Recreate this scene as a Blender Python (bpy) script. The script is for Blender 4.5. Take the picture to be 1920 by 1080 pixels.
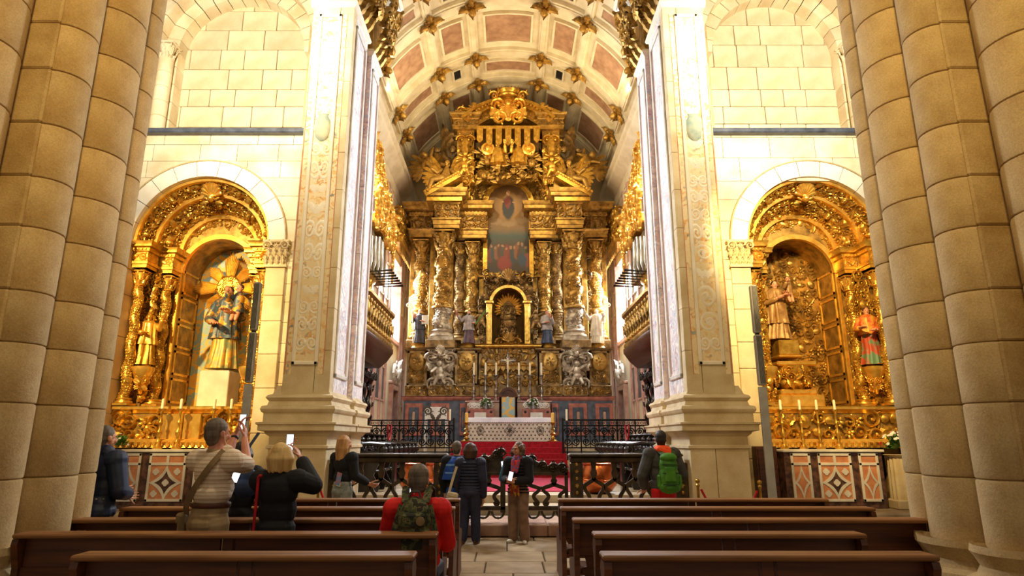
import bpy, math, random
import numpy as np
from mathutils import Matrix, Vector
for o in list(bpy.data.objects): bpy.data.objects.remove(o)
SC = bpy.context.scene
COL = SC.collection
PI = math.pi
# ---------------------------------------------------------------- camera
F, TH, H, CX = 1174.0, math.atan(285.0/1174.0), 1.6, 953.0     # focal length in px, pitch, eye height, axis column
CT, ST = math.cos(TH), math.sin(TH)
cam = bpy.data.cameras.new('camera'); cam.sensor_width = 36; cam.lens = F/1920*36
cam.shift_x = (960-CX)/1920; cam.clip_end = 200; cam.clip_start = .05
co = bpy.data.objects.new('camera', cam); COL.objects.link(co)
co.location = (0, 0, H); co.rotation_euler = (PI/2+TH, 0, 0)
SC.camera = co
# ---------------------------------------------------------------- world, lights, exposure
SC.view_settings.view_transform = 'Standard'; SC.view_settings.look = 'None'
SC.view_settings.gamma = 1; SC.view_settings.use_curve_mapping = False
SC.view_settings.exposure = 0.35
W = bpy.data.worlds.new('nave_light'); SC.world = W; W.use_nodes = True
W.node_tree.nodes['Background'].inputs[0].default_value = (1.0, .82, .60, 1)
W.node_tree.nodes['Background'].inputs[1].default_value = .24
WARM = (1.0, .70, .28); COOL = (.84, .92, 1.0); GOLDL = (1.0, .80, .45)
def lamp(name, kind, loc, to, energy, col, size=.3, angle=60, blend=.6, sy=None):
    l = bpy.data.lights.new(name, kind); l.energy = energy; l.color = col
    if kind == 'SPOT':
        l.spot_size = math.radians(angle); l.spot_blend = blend; l.shadow_soft_size = size
    elif kind == 'AREA':
        l.size = size
        if sy: l.shape = 'RECTANGLE'; l.size_y = sy
    else: l.shadow_soft_size = size
    o = bpy.data.objects.new(name, l); COL.objects.link(o); o.location = loc
    if to is not None: o.rotation_euler = (Vector(to)-Vector(loc)).to_track_quat('-Z', 'Y').to_euler()
    return o
for s in (-1, 1):
    # floodlights in the transepts, aimed at the side chapels and the wall above them
    lamp('chapel_floodlight', 'SPOT', (-8.6, 8.2, 6.2) if s < 0 else (4.0, 8.0, 7.2), (s*6.7, 13.7, 3.9), 2600, WARM, .10, 56, .6)
    lamp('wall_floodlight', 'SPOT', (s*5.9, 7.4, 8.2), (s*6.0, 13, 10.0), 2500, (1, .89, .68), .3, 96, .9)
    lamp('pier_floodlight', 'SPOT', (s*4.6, 7.4, 10.5), (s*3.7, 11.2, 8.5), 1300, (1, .86, .62), .25, 70, .9)
    # uplights lying on the chancel cornice
    lamp('vault_uplight', 'AREA', (s*3.9, 20.5, 13.2), (s*-1.0, 21.5, 16.5), 260, GOLDL, .3, sy=8.0)
    # daylight that enters through the two chancel windows
    lamp('window_daylight', 'AREA', (s*4.6, 25.4, 7.3), (s*.5, 22.5, 3.0), 750, COOL, 1.6, sy=3.0)
    lamp('pier_cool_fill', 'AREA', (s*4.6, 16.2, 8.8), (s*-3.2, 12.0, 4.5), 1500, COOL, 1.2, sy=2.4)  # added cool fill for the inner pier faces; no window is built here
lamp('retable_floodlight', 'SPOT', (-2.2, 16.5, 13.2), (.6, 24.5, 11.2), 1000, GOLDL, .12, 66, .9)
lamp('retable_floodlight', 'SPOT', (2.4, 18.5, 13.6), (-.8, 24.5, 9.5), 600, GOLDL, .15, 70, .9)
lamp('chancel_fill', 'SPOT', (0, 9.2, 12.2), (0, 23.5, 3.4), 2600, COOL, .5, 36, .8)       # added cool fill, from no modelled source, that brightens the lower chancel
lamp('crossing_floodlight', 'SPOT', (0, 4.2, 12.5), (0, 9.5, 0), 1100, (1, .82, .55), .4, 75, .9)
lamp('nave_pier_floodlight', 'SPOT', (0, -1.2, 8.0), (-4.3, 5.4, 6.5), 1450, (1, .69, .24), .35, 66, .9)
lamp('nave_pier_floodlight', 'SPOT', (0, -1.2, 8.0), (4.3, 5.4, 6.5), 1450, (1, .69, .24), .35, 66, .9)
# ---------------------------------------------------------------- pixel helpers (direction only; the depth Y or height Z is given)
def ray(px, py):
    u = (px-CX)/F; v = (540-py)/F; d = CT-v*ST
    return u/d, (ST+v*CT)/d
def at(px, py, Y):
    a, b = ray(px, py); return Vector((a*Y, Y, H+b*Y))
def zf(py, Y): return H+ray(CX, py)[1]*Y
def xf(px, py, Y): return ray(px, py)[0]*Y
def ground(px, py, Z=0):
    a, b = ray(px, py); Y = (Z-H)/b; return Vector((a*Y, Y, Z))
# ---------------------------------------------------------------- materials
def srgb(r, g, b):
    f = lambda c: (c/255/12.92 if c/255 <= .04045 else ((c/255+.055)/1.055)**2.4)
    return (f(r), f(g), f(b), 1)
class NT:
    def __init__(s, name):
        s.m = bpy.data.materials.new(name); s.m.use_nodes = True; s.t = s.m.node_tree
        s.b = s.t.nodes['Principled BSDF']
    def n(s, typ, **kw):
        x = s.t.nodes.new(typ)
        for k, v in kw.items():
            if k.startswith('i_'): x.inputs[k[2:].replace('_', ' ')].default_value = v
            else: setattr(x, k, v)
        return x
    def l(s, a, b): s.t.links.new(a, b)
    def coord(s, kind='Object', scale=(1, 1, 1)):
        c = s.n('ShaderNodeTexCoord'); m = s.n('ShaderNodeMapping'); m.inputs['Scale'].default_value = scale
        s.l(c.outputs[kind], m.inputs['Vector']); return m.outputs[0]
    def noise(s, vec, scale, detail=4, rough=.55):
        x = s.n('ShaderNodeTexNoise'); x.inputs['Scale'].default_value = scale; x.inputs['Detail'].default_value = detail
        x.inputs['Roughness'].default_value = rough
        if vec is not None: s.l(vec, x.inputs['Vector'])
        return x.outputs['Fac']
    def ramp(s, fac, stops, interp='LINEAR'):
        r = s.n('ShaderNodeValToRGB'); r.color_ramp.interpolation = interp; e = r.color_ramp.elements
        while len(e) < len(stops): e.new(.5)
        for i, (p, c) in enumerate(stops): e[i].position = p; e[i].color = c
        s.l(fac, r.inputs[0]); return r.outputs[0]
    def mix(s, fac, a, b, blend='MIX'):
        x = s.n('ShaderNodeMix', data_type='RGBA', blend_type=blend)
        for sock, val in ((x.inputs[0], fac), (x.inputs[6], a), (x.inputs[7], b)):
            if hasattr(val, 'is_output') or hasattr(val, 'links'): s.l(val, sock)
            else: sock.default_value = val
        return x.outputs[2]
    def math(s, op, a, b=0.0, c=0.0):
        x = s.n('ShaderNodeMath', operation=op)
        for sock, val in zip(x.inputs, (a, b, c)):
            if hasattr(val, 'links'): s.l(val, sock)
            else: sock.default_value = val
        return x.outputs[0]
    def bump(s, h, strength=.2, dist=.01):
        x = s.n('ShaderNodeBump'); x.inputs['Strength'].default_value = strength; x.inputs['Distance'].default_value = dist
        s.l(h, x.inputs['Height']); s.l(x.outputs[0], s.b.inputs['Normal'])
MATS = {}
def mat(name, c1, c2=None, scale=4, rough=.6, metal=0, bump=0, bscale=60, rnd=0, detail=5, spec=.4, emit=None, es=0, stretch=(1, 1, 1), lo=.35, hi=.68, sheen=0, grain=0, gscale=90):
    t = NT(name); b = t.b
    b.inputs['Roughness'].default_value = rough; b.inputs['Metallic'].default_value = metal
    b.inputs['Specular IOR Level'].default_value = spec
    v = t.coord('Object', stretch)
    if c2 is None: c2 = tuple(x*.8 for x in c1[:3])+(1,)
    col = t.ramp(t.noise(v, scale, detail), [(lo, c1), (hi, c2)])
    if grain:
        gf = t.ramp(t.noise(v, gscale, 3, .7), [(.35, (1-grain,)*3+(1,)), (.62, (1, 1, 1, 1))]); col = t.mix(1.0, col, gf, 'MULTIPLY')
    if rnd:
        oi = t.n('ShaderNodeObjectInfo'); f = t.math('MULTIPLY_ADD', oi.outputs['Random'], rnd*2, 1-rnd)
        g = t.n('ShaderNodeCombineColor'); [t.l(f, g.inputs[i]) for i in range(3)]
        col = t.mix(1.0, col, g.outputs[0], 'MULTIPLY')
    t.l(col, b.inputs['Base Color'])
    if bump: t.bump(t.noise(v, bscale, 6, .65), bump, .01)
    if emit: b.inputs['Emission Color'].default_value = emit; b.inputs['Emission Strength'].default_value = es
    if sheen: b.inputs['Sheen Weight'].default_value = sheen
    MATS[name] = t.m; return t.m
S = srgb
mat('granite', S(212, 184, 132), S(178, 144, 90), 2.5, .8, bump=.5, bscale=45, rnd=.09, grain=.22, gscale=70)
mat('granite_joint', S(120, 98, 66), S(92, 76, 52), 6, .9)
mat('limestone', S(232, 218, 186), S(206, 184, 142), 1.6, .75, bump=.25, bscale=40, rnd=.10, grain=.10, gscale=50)
mat('lime_joint', S(190, 168, 124), S(160, 138, 98), 5, .9)
mat('pale_stone', S(240, 232, 214), S(222, 208, 182), 1.5, .7, bump=.12, bscale=50)
mat('pier_stone', S(222, 204, 166), S(196, 172, 128), 2.2, .75, bump=.25, bscale=40, rnd=.04, grain=.12, gscale=60)
mat('vault_stone', S(236, 226, 200), S(214, 200, 168), 2.0, .7, bump=.15, bscale=30, rnd=.03)
mat('pink_marble', S(186, 150, 122), S(150, 112, 90), 3, .5, bump=.1, bscale=30, rnd=.06, detail=8)
mat('red_marble', S(176, 110, 92), S(128, 74, 66), 5, .35, rnd=.05, detail=8)
mat('rose_marble', S(214, 178, 164), S(182, 128, 116), 3, .4, detail=8)
mat('grey_marble', S(86, 92, 104), S(52, 56, 66), 5, .35, detail=8, rnd=.08)
mat('black_marble', S(50, 48, 50), S(28, 28, 30), 6, .3, detail=8)
mat('white_marble', S(232, 226, 214), S(196, 188, 176), 3, .4, detail=8)
mat('brown_marble', S(112, 78, 62), S(62, 42, 36), 9, .35, detail=9, lo=.4, hi=.6)
mat('salmon_marble', S(216, 150, 106), S(188, 116, 78), 6, .45, rnd=.05, detail=8)
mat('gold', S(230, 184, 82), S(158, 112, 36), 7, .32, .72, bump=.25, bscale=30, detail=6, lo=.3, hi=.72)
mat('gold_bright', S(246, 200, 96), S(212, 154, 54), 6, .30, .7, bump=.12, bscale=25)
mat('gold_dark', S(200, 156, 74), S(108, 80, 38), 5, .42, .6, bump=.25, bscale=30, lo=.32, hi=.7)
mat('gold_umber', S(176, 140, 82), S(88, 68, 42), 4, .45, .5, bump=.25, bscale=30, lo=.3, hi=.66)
mat('silvered_wood', S(198, 184, 160), S(138, 122, 98), 6, .42, .35, bump=.2, bscale=30)
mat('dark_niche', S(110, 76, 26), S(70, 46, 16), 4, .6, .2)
mat('dark_wood', S(92, 50, 24), S(54, 28, 14), 3, .34, bump=.1, bscale=20, stretch=(.6, 6, 6), rnd=.08, spec=.5)
mat('pew_ledge', S(150, 104, 62), S(112, 72, 40), 3, .55, bump=.1, bscale=20, stretch=(.5, 6, 6), rnd=.08, spec=.25)
mat('pew_wood', S(104, 54, 22), S(62, 30, 12), 3, .5, bump=.1, bscale=20, stretch=(.5, 6, 6), rnd=.07, spec=.5)
mat('black_wood', S(44, 34, 28), S(24, 19, 16), 4, .28, bump=.1, bscale=25, spec=.6)
mat('bronze', S(86, 72, 50), S(48, 40, 28), 6, .42, .45, bump=.15, bscale=30)
mat('iron', S(38, 37, 38), S(24, 24, 26), 6, .38, .5)
mat('brass', S(214, 170, 84), S(160, 118, 48), 6, .28, .9)
mat('silver', S(190, 188, 186), S(130, 126, 124), 6, .28, .85)
mat('copper', S(214, 120, 62), S(150, 72, 34), 3, .25, .9)
mat('organ_pipe', S(176, 168, 150), S(120, 112, 98), 3, .3, .85)
mat('wax', S(244, 236, 206), S(230, 214, 170), 3, .45)
mat('yellow_wax', S(238, 196, 100), S(216, 170, 76), 3, .45)
mat('red_carpet', S(168, 8, 26), S(122, 4, 18), 14, .9, bump=.2, bscale=200)
mat('magenta_carpet', S(176, 28, 62), S(140, 18, 46), 10, .9, bump=.2, bscale=200)
mat('red_velvet', S(196, 18, 24), S(140, 8, 14), 10, .7)
mat('floor_slab', S(172, 146, 108), S(136, 112, 78), 2.2, .5, bump=.12, bscale=30, rnd=.08)
mat('floor_joint', S(84, 68, 48), S(66, 54, 38), 5, .9)
mat('step_stone', S(186, 168, 138), S(150, 130, 100), 2.5, .6, bump=.15, bscale=40, rnd=.05)
mat('step_red_stone', S(176, 138, 110), S(140, 98, 78), 3, .5, bump=.12, bscale=40, rnd=.05)
mat('white_cloth', S(240, 240, 244), S(220, 222, 230), 3, .8)
mat('beige_cloth', S(206, 196, 176), S(190, 178, 156), 8, .85)
mat('motif_thread', S(92, 78, 62), S(70, 60, 48), 8, .8)
mat('plaster_white', S(226, 220, 206), S(204, 196, 178), 3, .7, bump=.1)
mat('leaf_green', S(92, 134, 52), S(54, 96, 34), 7, .55)
mat('petal_white', S(246, 246, 240), S(226, 226, 216), 6, .6)
mat('petal_red', S(186, 30, 44), S(150, 16, 30), 6, .6)
mat('speaker_grey', S(170, 168, 164), S(150, 148, 144), 4, .5, 0)
mat('black_plastic', S(26, 26, 28), S(18, 18, 20), 4, .4)
mat('screen_lit', S(220, 232, 250), S(190, 206, 236), 30, .3, emit=(.85, .92, 1, 1), es=1.2)
mat('daylight_pane', S(250, 250, 250), None, 3, .5, emit=(.86, .93, 1, 1), es=4.5)
# people
mat('skin', S(214, 156, 122), S(196, 134, 102), 6, .5)
mat('skin_red', S(206, 142, 110), S(188, 118, 92), 6, .5)
mat('hair_grey', S(118, 104, 88), S(76, 64, 52), 22, .6, stretch=(1, 1, .2), bump=.4, bscale=50)
mat('hair_blonde', S(232, 198, 128), S(190, 148, 82), 16, .5, stretch=(1, 1, .15), bump=.4, bscale=60)
mat('hair_light', S(198, 152, 96), S(150, 106, 62), 16, .5, stretch=(1, 1, .15), bump=.4, bscale=60)
mat('hair_brown', S(84, 54, 36), S(52, 32, 22), 16, .5, stretch=(1, 1, .2), bump=.4, bscale=60)
mat('hair_curly', S(124, 94, 70), S(74, 54, 42), 20, .6, bump=.4, bscale=60)
mat('hair_dark', S(44, 36, 32), S(26, 22, 20), 16, .5, stretch=(1, 1, .2), bump=.4, bscale=60)
mat('navy', S(30, 42, 72), S(20, 28, 52), 10, .6, bump=.2, bscale=60)
mat('navy_dark', S(44, 48, 74), S(30, 33, 54), 10, .65, bump=.2, bscale=60)
mat('black_knit', S(24, 24, 27), S(15, 15, 17), 14, .85, bump=.3, bscale=120)
mat('khaki', S(176, 150, 110), S(150, 124, 84), 7, .8, bump=.2, bscale=50)
mat('tan_canvas', S(150, 124, 84), S(124, 100, 64), 7, .8)
mat('brown_trouser', S(140, 108, 86), S(112, 84, 64), 7, .8, bump=.2, bscale=40)
mat('jeans_pale', S(150, 154, 148), S(110, 116, 114), 9, .8, bump=.2, bscale=60)
mat('red_shirt', S(226, 26, 22), S(192, 12, 14), 8, .75, bump=.2, bscale=30)
mat('orange_cloth', S(255, 92, 10), S(226, 66, 6), 8, .7)
mat('charcoal', S(76, 74, 70), S(54, 52, 50), 8, .75, bump=.2, bscale=50)
mat('green_pack', S(84, 148, 38), S(48, 104, 24), 5, .6, bump=.2, bscale=50)
mat('green_strap', S(46, 84, 30), S(30, 58, 22), 8, .6)
mat('blue_cloth', S(38, 92, 190), S(22, 58, 140), 8, .65)
mat('blue_pale', S(120, 166, 224), S(90, 140, 206), 8, .65)
mat('teal_cloth', S(34, 110, 122), S(22, 80, 92), 8, .7)
mat('blue_bag', S(44, 68, 108), S(30, 48, 80), 8, .6)
mat('leather_brown', S(104, 58, 34), S(74, 38, 22), 8, .5)
mat('cream_leather', S(222, 206, 172), S(196, 178, 142), 8, .55)
mat('shoe_white', S(230, 224, 210), S(206, 198, 182), 8, .6)
mat('shoe_dark', S(62, 54, 48), S(42, 36, 32), 8, .6)
mat('map_print', S(206, 110, 60), S(70, 140, 200), 14, .5)
mat('scarf_mix', S(196, 60, 40), S(80, 90, 150), 26, .8, lo=.42, hi=.58)
mat('scarf_gold', S(206, 150, 40), S(150, 40, 40), 20, .8, lo=.42, hi=.58)
mat('lens_glass', S(60, 70, 80), None, 4, .1)
mat('bottle_clear', S(200, 212, 220), S(180, 196, 208), 4, .15)
mat('bottle_cap', S(30, 96, 220), None, 4, .4)
# statues
mat('statue_dark', S(66, 60, 62), S(36, 34, 38), 5, .5)
mat('statue_grey', S(176, 166, 158), S(128, 116, 112), 6, .55)
mat('statue_plum', S(104, 78, 84), S(70, 52, 60), 6, .55)
mat('statue_white', S(226, 218, 200), S(194, 180, 154), 4, .5)
mat('statue_blue', S(58, 70, 96), S(36, 44, 64), 6, .5)
mat('statue_bluegold', S(70, 84, 96), S(196, 146, 50), 7, .45, .25, lo=.5, hi=.6)
mat('statue_greengold', S(132, 138, 92), S(206, 156, 60), 7, .45, .25, lo=.42, hi=.6)
mat('statue_tan', S(178, 138, 82), S(128, 90, 48), 6, .45, .2)
mat('statue_redgold', S(200, 84, 44), S(226, 168, 66), 6, .5, .2, lo=.4, hi=.6)
mat('statue_greenred', S(96, 130, 96), S(176, 70, 40), 5, .5, .1, lo=.45, hi=.55)
def stripes_mat():
    t = NT('striped_knit'); v = t.coord('Object'); s = t.n('ShaderNodeSeparateXYZ'); t.l(v, s.inputs[0])
    w = t.math('FRACT', t.math('MULTIPLY', s.outputs[2], 30.0))
    c = t.ramp(w, [(0, S(232, 214, 186)), (.66, S(228, 208, 180)), (.76, S(200, 164, 128)), (.92, S(204, 170, 134)), (1, S(232, 214, 186))])
    t.l(c, t.b.inputs['Base Color']); t.b.inputs['Roughness'].default_value = .8
    t.bump(t.noise(v, 14, 4), .3, .02); MATS['striped_knit'] = t.m
stripes_mat()
def camo_mat():
    t = NT('camo'); v = t.coord('Object'); f = t.noise(v, 14, 3)
    c = t.ramp(f, [(.0, S(34, 36, 24)), (.45, S(70, 76, 40)), (.53, S(104, 100, 60)), (.6, S(44, 40, 26))], 'CONSTANT')
    t.l(c, t.b.inputs['Base Color']); t.b.inputs['Roughness'].default_value = .8; MATS['camo'] = t.m
camo_mat()
def painted_mat(name, stops, scale, warp, rough=.7):
    """faded grotesque painting: warped voronoi cells picked through a colour ramp over plaster"""
    t = NT(name); v = t.coord('Object')
    nz = t.n('ShaderNodeTexNoise'); nz.inputs['Scale'].default_value = scale*.7; nz.inputs['Detail'].default_value = 3; t.l(v, nz.inputs['Vector'])
    va = t.n('ShaderNodeVectorMath', operation='MULTIPLY_ADD'); t.l(nz.outputs['Color'], va.inputs[0]); va.inputs[1].default_value = (warp,)*3; t.l(v, va.inputs[2])
    vo = t.n('ShaderNodeTexVoronoi'); vo.inputs['Scale'].default_value = scale; t.l(va.outputs[0], vo.inputs['Vector'])
    w = t.n('ShaderNodeTexWave', wave_type='RINGS'); w.inputs['Scale'].default_value = scale*.35; w.inputs['Distortion'].default_value = 9; w.inputs['Detail'].default_value = 3; t.l(va.outputs[0], w.inputs['Vector'])
    f = t.math('ADD', t.math('MULTIPLY', vo.outputs['Distance'], .55), t.math('MULTIPLY', w.outputs['Fac'], .5))
    c = t.ramp(f, stops)
    fade = t.ramp(t.noise(v, 1.3, 5), [(.42, (0, 0, 0, 1)), (.66, (1, 1, 1, 1))])
    c = t.mix(t.math('MULTIPLY', fade, .75), c, stops[-1][1])
    t.l(c, t.b.inputs['Base Color']); t.b.inputs['Roughness'].default_value = rough
    t.bump(t.noise(v, 40, 5), .15, .01); MATS[name] = t.m
painted_mat('fresco_rose', [(.16, S(176, 146, 158)), (.30, S(226, 212, 208)), (.44, S(158, 186, 208)), (.56, S(222, 184, 168)), (.68, S(222, 212, 210)), (.8, S(240, 232, 226))], 4.5, .9)
painted_mat('fresco_ochre', [(.16, S(110, 138, 146)), (.28, S(222, 160, 88)), (.44, S(228, 192, 132)), (.60, S(232, 216, 178)), (.75, S(228, 208, 166))], 7, .5)
mat('fresco_line', S(186, 104, 70), S(206, 156, 120), 4, .75)
mat('fresco_mauve', S(176, 136, 132), S(196, 164, 156), 4, .75)
mat('fresco_teal', S(126, 150, 144), S(206, 196, 160), 3.5, .8, detail=8)
def damask_mat():
    t = NT('damask'); v = t.coord('Object')
    nz = t.n('ShaderNodeTexNoise'); nz.inputs['Scale'].default_value = 2.5; t.l(v, nz.inputs['Vector'])
    va = t.n('ShaderNodeVectorMath', operation='MULTIPLY_ADD'); t.l(nz.outputs['Color'], va.inputs[0]); va.inputs[1].default_value = (.5,)*3; t.l(v, va.inputs[2])
    w = t.n('ShaderNodeTexWave', wave_type='RINGS'); w.inputs['Scale'].default_value = 1.6; w.inputs['Distortion'].default_value = 14; w.inputs['Detail'].default_value = 2.5; w.inputs['Detail Scale'].default_value = 1.6; t.l(va.outputs[0], w.inputs['Vector'])
    c = t.ramp(w.outputs['Fac'], [(.54, S(150, 172, 168)), (.64, S(222, 172, 76))])
    t.l(c, t.b.inputs['Base Color']); t.b.inputs['Roughness'].default_value = .5; MATS['damask'] = t.m
damask_mat()
def canvas_mat():
    """oil painting: a robed figure in a golden glory over clouds, a dark crowd of red and blue robes below (object space: x -1..1, z 0..4)"""
    t = NT('oil_painting'); v = t.coord('Object')
    nz = t.n('ShaderNodeTexNoise'); nz.inputs['Scale'].default_value = 3.5; nz.inputs['Detail'].default_value = 5; t.l(v, nz.inputs['Vector'])
    va = t.n('ShaderNodeVectorMath', operation='MULTIPLY_ADD'); t.l(nz.outputs['Color'], va.inputs[0]); va.inputs[1].default_value = (.2,)*3
    t.l(v, va.inputs[2]); sb = t.n('ShaderNodeVectorMath', operation='SUBTRACT'); t.l(va.outputs[0], sb.inputs[0]); sb.inputs[1].default_value = (.1,)*3
    P = sb.outputs[0]; sp = t.n('ShaderNodeSeparateXYZ'); t.l(P, sp.inputs[0])
    zr = t.math('DIVIDE', sp.outputs[2], 4.0)
    c = t.ramp(zr, [(0, S(60, 40, 34)), (.32, S(74, 56, 44)), (.42, S(62, 92, 92)), (.5, S(150, 116, 70)), (.68, S(158, 116, 60)), (1, S(110, 76, 40))])
    def ell(c, cx, cz, rx, rz, color, soft=.25):
        m = t.n('ShaderNodeVectorMath', operation='SUBTRACT'); t.l(P, m.inputs[0]); m.inputs[1].default_value = (cx, 0, cz)
        k = t.n('ShaderNodeVectorMath', operation='MULTIPLY'); t.l(m.outputs[0], k.inputs[0]); k.inputs[1].default_value = (1/rx, 0, 1/rz)
        ln = t.n('ShaderNodeVectorMath', operation='LENGTH'); t.l(k.outputs[0], ln.inputs[0])
        f = t.ramp(ln.outputs['Value'], [(1-soft, (1, 1, 1, 1)), (1.0, (0, 0, 0, 1))]); return t.mix(f, c, color)
    c = ell(c, 0, 3.0, .75, .85, S(206, 158, 84), .7)
    for x, z, rx, rz in ((-.6, 2.3, .4, .18), (.6, 2.35, .45, .18), (0, 2.2, .5, .16), (-.7, 2.6, .2, .2), (.7, 2.7, .2, .2)): c = ell(c, x, z, rx, rz, S(176, 146, 104), .5)
    c = ell(c, 0, 2.95, .33, .62, S(40, 46, 56)); c = ell(c, -.03, 3.2, .18, .32, S(140, 50, 42)); c = ell(c, -.26, 3.22, .07, .05, S(206, 160, 120)); c = ell(c, .26, 3.18, .07, .05, S(206, 160, 120)); c = ell(c, 0, 3.62, .10, .13, S(222, 176, 136), .3)
    r = random.Random(5); cols = [S(128, 40, 36), S(40, 62, 88), S(150, 90, 50), S(96, 44, 44), S(70, 70, 60), S(146, 50, 44)]
    for i in range(12): c = ell(c, -.85+.155*i, .55+.45*r.random(), .16, .38, cols[i % 6], .3)
    for i in range(10): c = ell(c, -.8+.18*i, 1.1+.25*r.random(), .065, .085, S(186, 138, 100), .3)
    c = ell(c, -.2, .45, .35, .4, S(160, 46, 42), .3); c = ell(c, .65, .6, .25, .35, S(44, 74, 110), .3)
    c = t.mix(1.0, c, (.55, .51, .47, 1), 'MULTIPLY')
    t.l(c, t.b.inputs['Base Color']); t.b.inputs['Roughness'].default_value = .45; MATS['oil_painting'] = t.m
canvas_mat()

# ---------------------------------------------------------------- mesh builder
def frame(n, up=(0, 0, 1)):
    n = np.asarray(n, float); n = n/np.linalg.norm(n); up = np.asarray(up, float)
    x = np.cross(up, n)
    if np.linalg.norm(x) < 1e-4: x = np.cross((0, 1, 0), n)
    x /= np.linalg.norm(x); y = np.cross(n, x); return np.stack([x, y, n], 1)      # columns: x, y, normal
def rz(a): c, s = math.cos(a), math.sin(a); return np.array([[c, -s, 0], [s, c, 0], [0, 0, 1.0]])
def ry(a): c, s = math.cos(a), math.sin(a); return np.array([[c, 0, s], [0, 1.0, 0], [-s, 0, c]])
def rx(a): c, s = math.cos(a), math.sin(a); return np.array([[1.0, 0, 0], [0, c, -s], [0, s, c]])
class MB:
    def __init__(s, mx=1): s.v = []; s.f = []; s.n = 0; s.mx = mx
    def add(s, V, Fs, R=None, t=None, flip=False):
        V = np.asarray(V, float)
        if R is not None: V = V@np.asarray(R).T
        if t is not None: V = V+np.asarray(t, float)
        if R is not None and np.linalg.det(np.asarray(R)) < 0: flip = not flip
        for f in Fs:
            f = np.asarray(f)
            if len(f): s.f.append((f[:, ::-1] if flip else f)+s.n)
        s.v.append(V); s.n += len(V); return s
    def mesh(s, name, smooth=35):
        me = bpy.data.meshes.new(name)
        if not s.v: return me
        V = np.concatenate(s.v).astype(np.float32); tot = []; idx = []
        V[:, 0] *= s.mx
        for f in s.f:
            f = f[:, ::-1] if s.mx < 0 else f
            tot.append(np.full(len(f), f.shape[1], np.int32)); idx.append(f.ravel())
        tot = np.concatenate(tot); idx = np.concatenate(idx).astype(np.int32)
        me.vertices.add(len(V)); me.vertices.foreach_set('co', V.ravel())
        me.loops.add(len(idx)); me.loops.foreach_set('vertex_index', idx)
        me.polygons.add(len(tot)); st = np.zeros(len(tot), np.int32); st[1:] = np.cumsum(tot)[:-1]
        me.polygons.foreach_set('loop_start', st); me.polygons.foreach_set('loop_total', tot)
        me.polygons.foreach_set('use_smooth', np.full(len(tot), bool(smooth)))
        me.update(calc_edges=True); me.validate()
        if smooth and smooth < 180: me.set_sharp_from_angle(angle=math.radians(smooth))
        return me
    def build(s, name, m, parent=None, smooth=35, kind=None, label=None, cat=None, group=None, loc=None):
        me = s.mesh(name, smooth); me.materials.append(MATS[m]); return link(name, me, parent, kind, label, cat, group, loc)
    # --- shapes
    def box(s, a, b, ch=0):
        """axis-aligned box between corners a and b, edges chamfered by ch"""
        a = np.minimum(a, b).astype(float) if False else np.array([min(a[i], b[i]) for i in range(3)], float)
        b2 = np.array([max(a[i], b[i]) for i in range(3)], float); return s.obox((a+b2)/2, (b2-a), None, ch)
    def obox(s, c, size, R=None, ch=0):
        h = np.asarray(size, float)/2; ch = min(ch, .45*2*h.min())
        if ch <= 0:
            V = np.array([[x, y, z] for z in (-1, 1) for y in (-1, 1) for x in (-1, 1)])*h
            Q = [[0, 2, 3, 1], [4, 5, 7, 6], [0, 1, 5, 4], [2, 6, 7, 3], [0, 4, 6, 2], [1, 3, 7, 5]]
            return s.add(V, [np.array(Q)], R, c)
        V = []; 
        for z in (-1, 1):
            for y in (-1, 1):
                for x in (-1, 1):
                    sg = np.array([x, y, z]); 
                    for k in range(3):
                        q = h-ch; q = q.copy(); q[k] = h[k]; V.append(sg*q)
        ix = lambda x, y, z, k: (((z > 0)*4+(y > 0)*2+(x > 0))*3+k)
        q = []; t = []
        q += [[ix(1, -1, -1, 0), ix(1, 1, -1, 0), ix(1, 1, 1, 0), ix(1, -1, 1, 0)], [ix(-1, -1, -1, 0), ix(-1, -1, 1, 0), ix(-1, 1, 1, 0), ix(-1, 1, -1, 0)]]
        q += [[ix(-1, 1, -1, 1), ix(-1, 1, 1, 1), ix(1, 1, 1, 1), ix(1, 1, -1, 1)], [ix(-1, -1, -1, 1), ix(1, -1, -1, 1), ix(1, -1, 1, 1), ix(-1, -1, 1, 1)]]
        q += [[ix(-1, -1, 1, 2), ix(1, -1, 1, 2), ix(1, 1, 1, 2), ix(-1, 1, 1, 2)], [ix(-1, -1, -1, 2), ix(-1, 1, -1, 2), ix(1, 1, -1, 2), ix(1, -1, -1, 2)]]
        for a in (-1, 1):
            for b in (-1, 1):
                e = [ix(-1, a, b, 1), ix(1, a, b, 1), ix(1, a, b, 2), ix(-1, a, b, 2)]; q.append(e if a*b > 0 else e[::-1])
                e = [ix(a, -1, b, 0), ix(a, 1, b, 0), ix(a, 1, b, 2), ix(a, -1, b, 2)]; q.append(e[::-1] if a*b > 0 else e)
                e = [ix(a, b, -1, 0), ix(a, b, 1, 0), ix(a, b, 1, 1), ix(a, b, -1, 1)]; q.append(e if a*b > 0 else e[::-1])
                for z in (-1, 1):
                    e = [ix(a, b, z, 0), ix(a, b, z, 1), ix(a, b, z, 2)]; t.append(e if a*b*z > 0 else e[::-1])
        return s.add(np.array(V), [np.array(q), np.array(t)], R, c)
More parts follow.
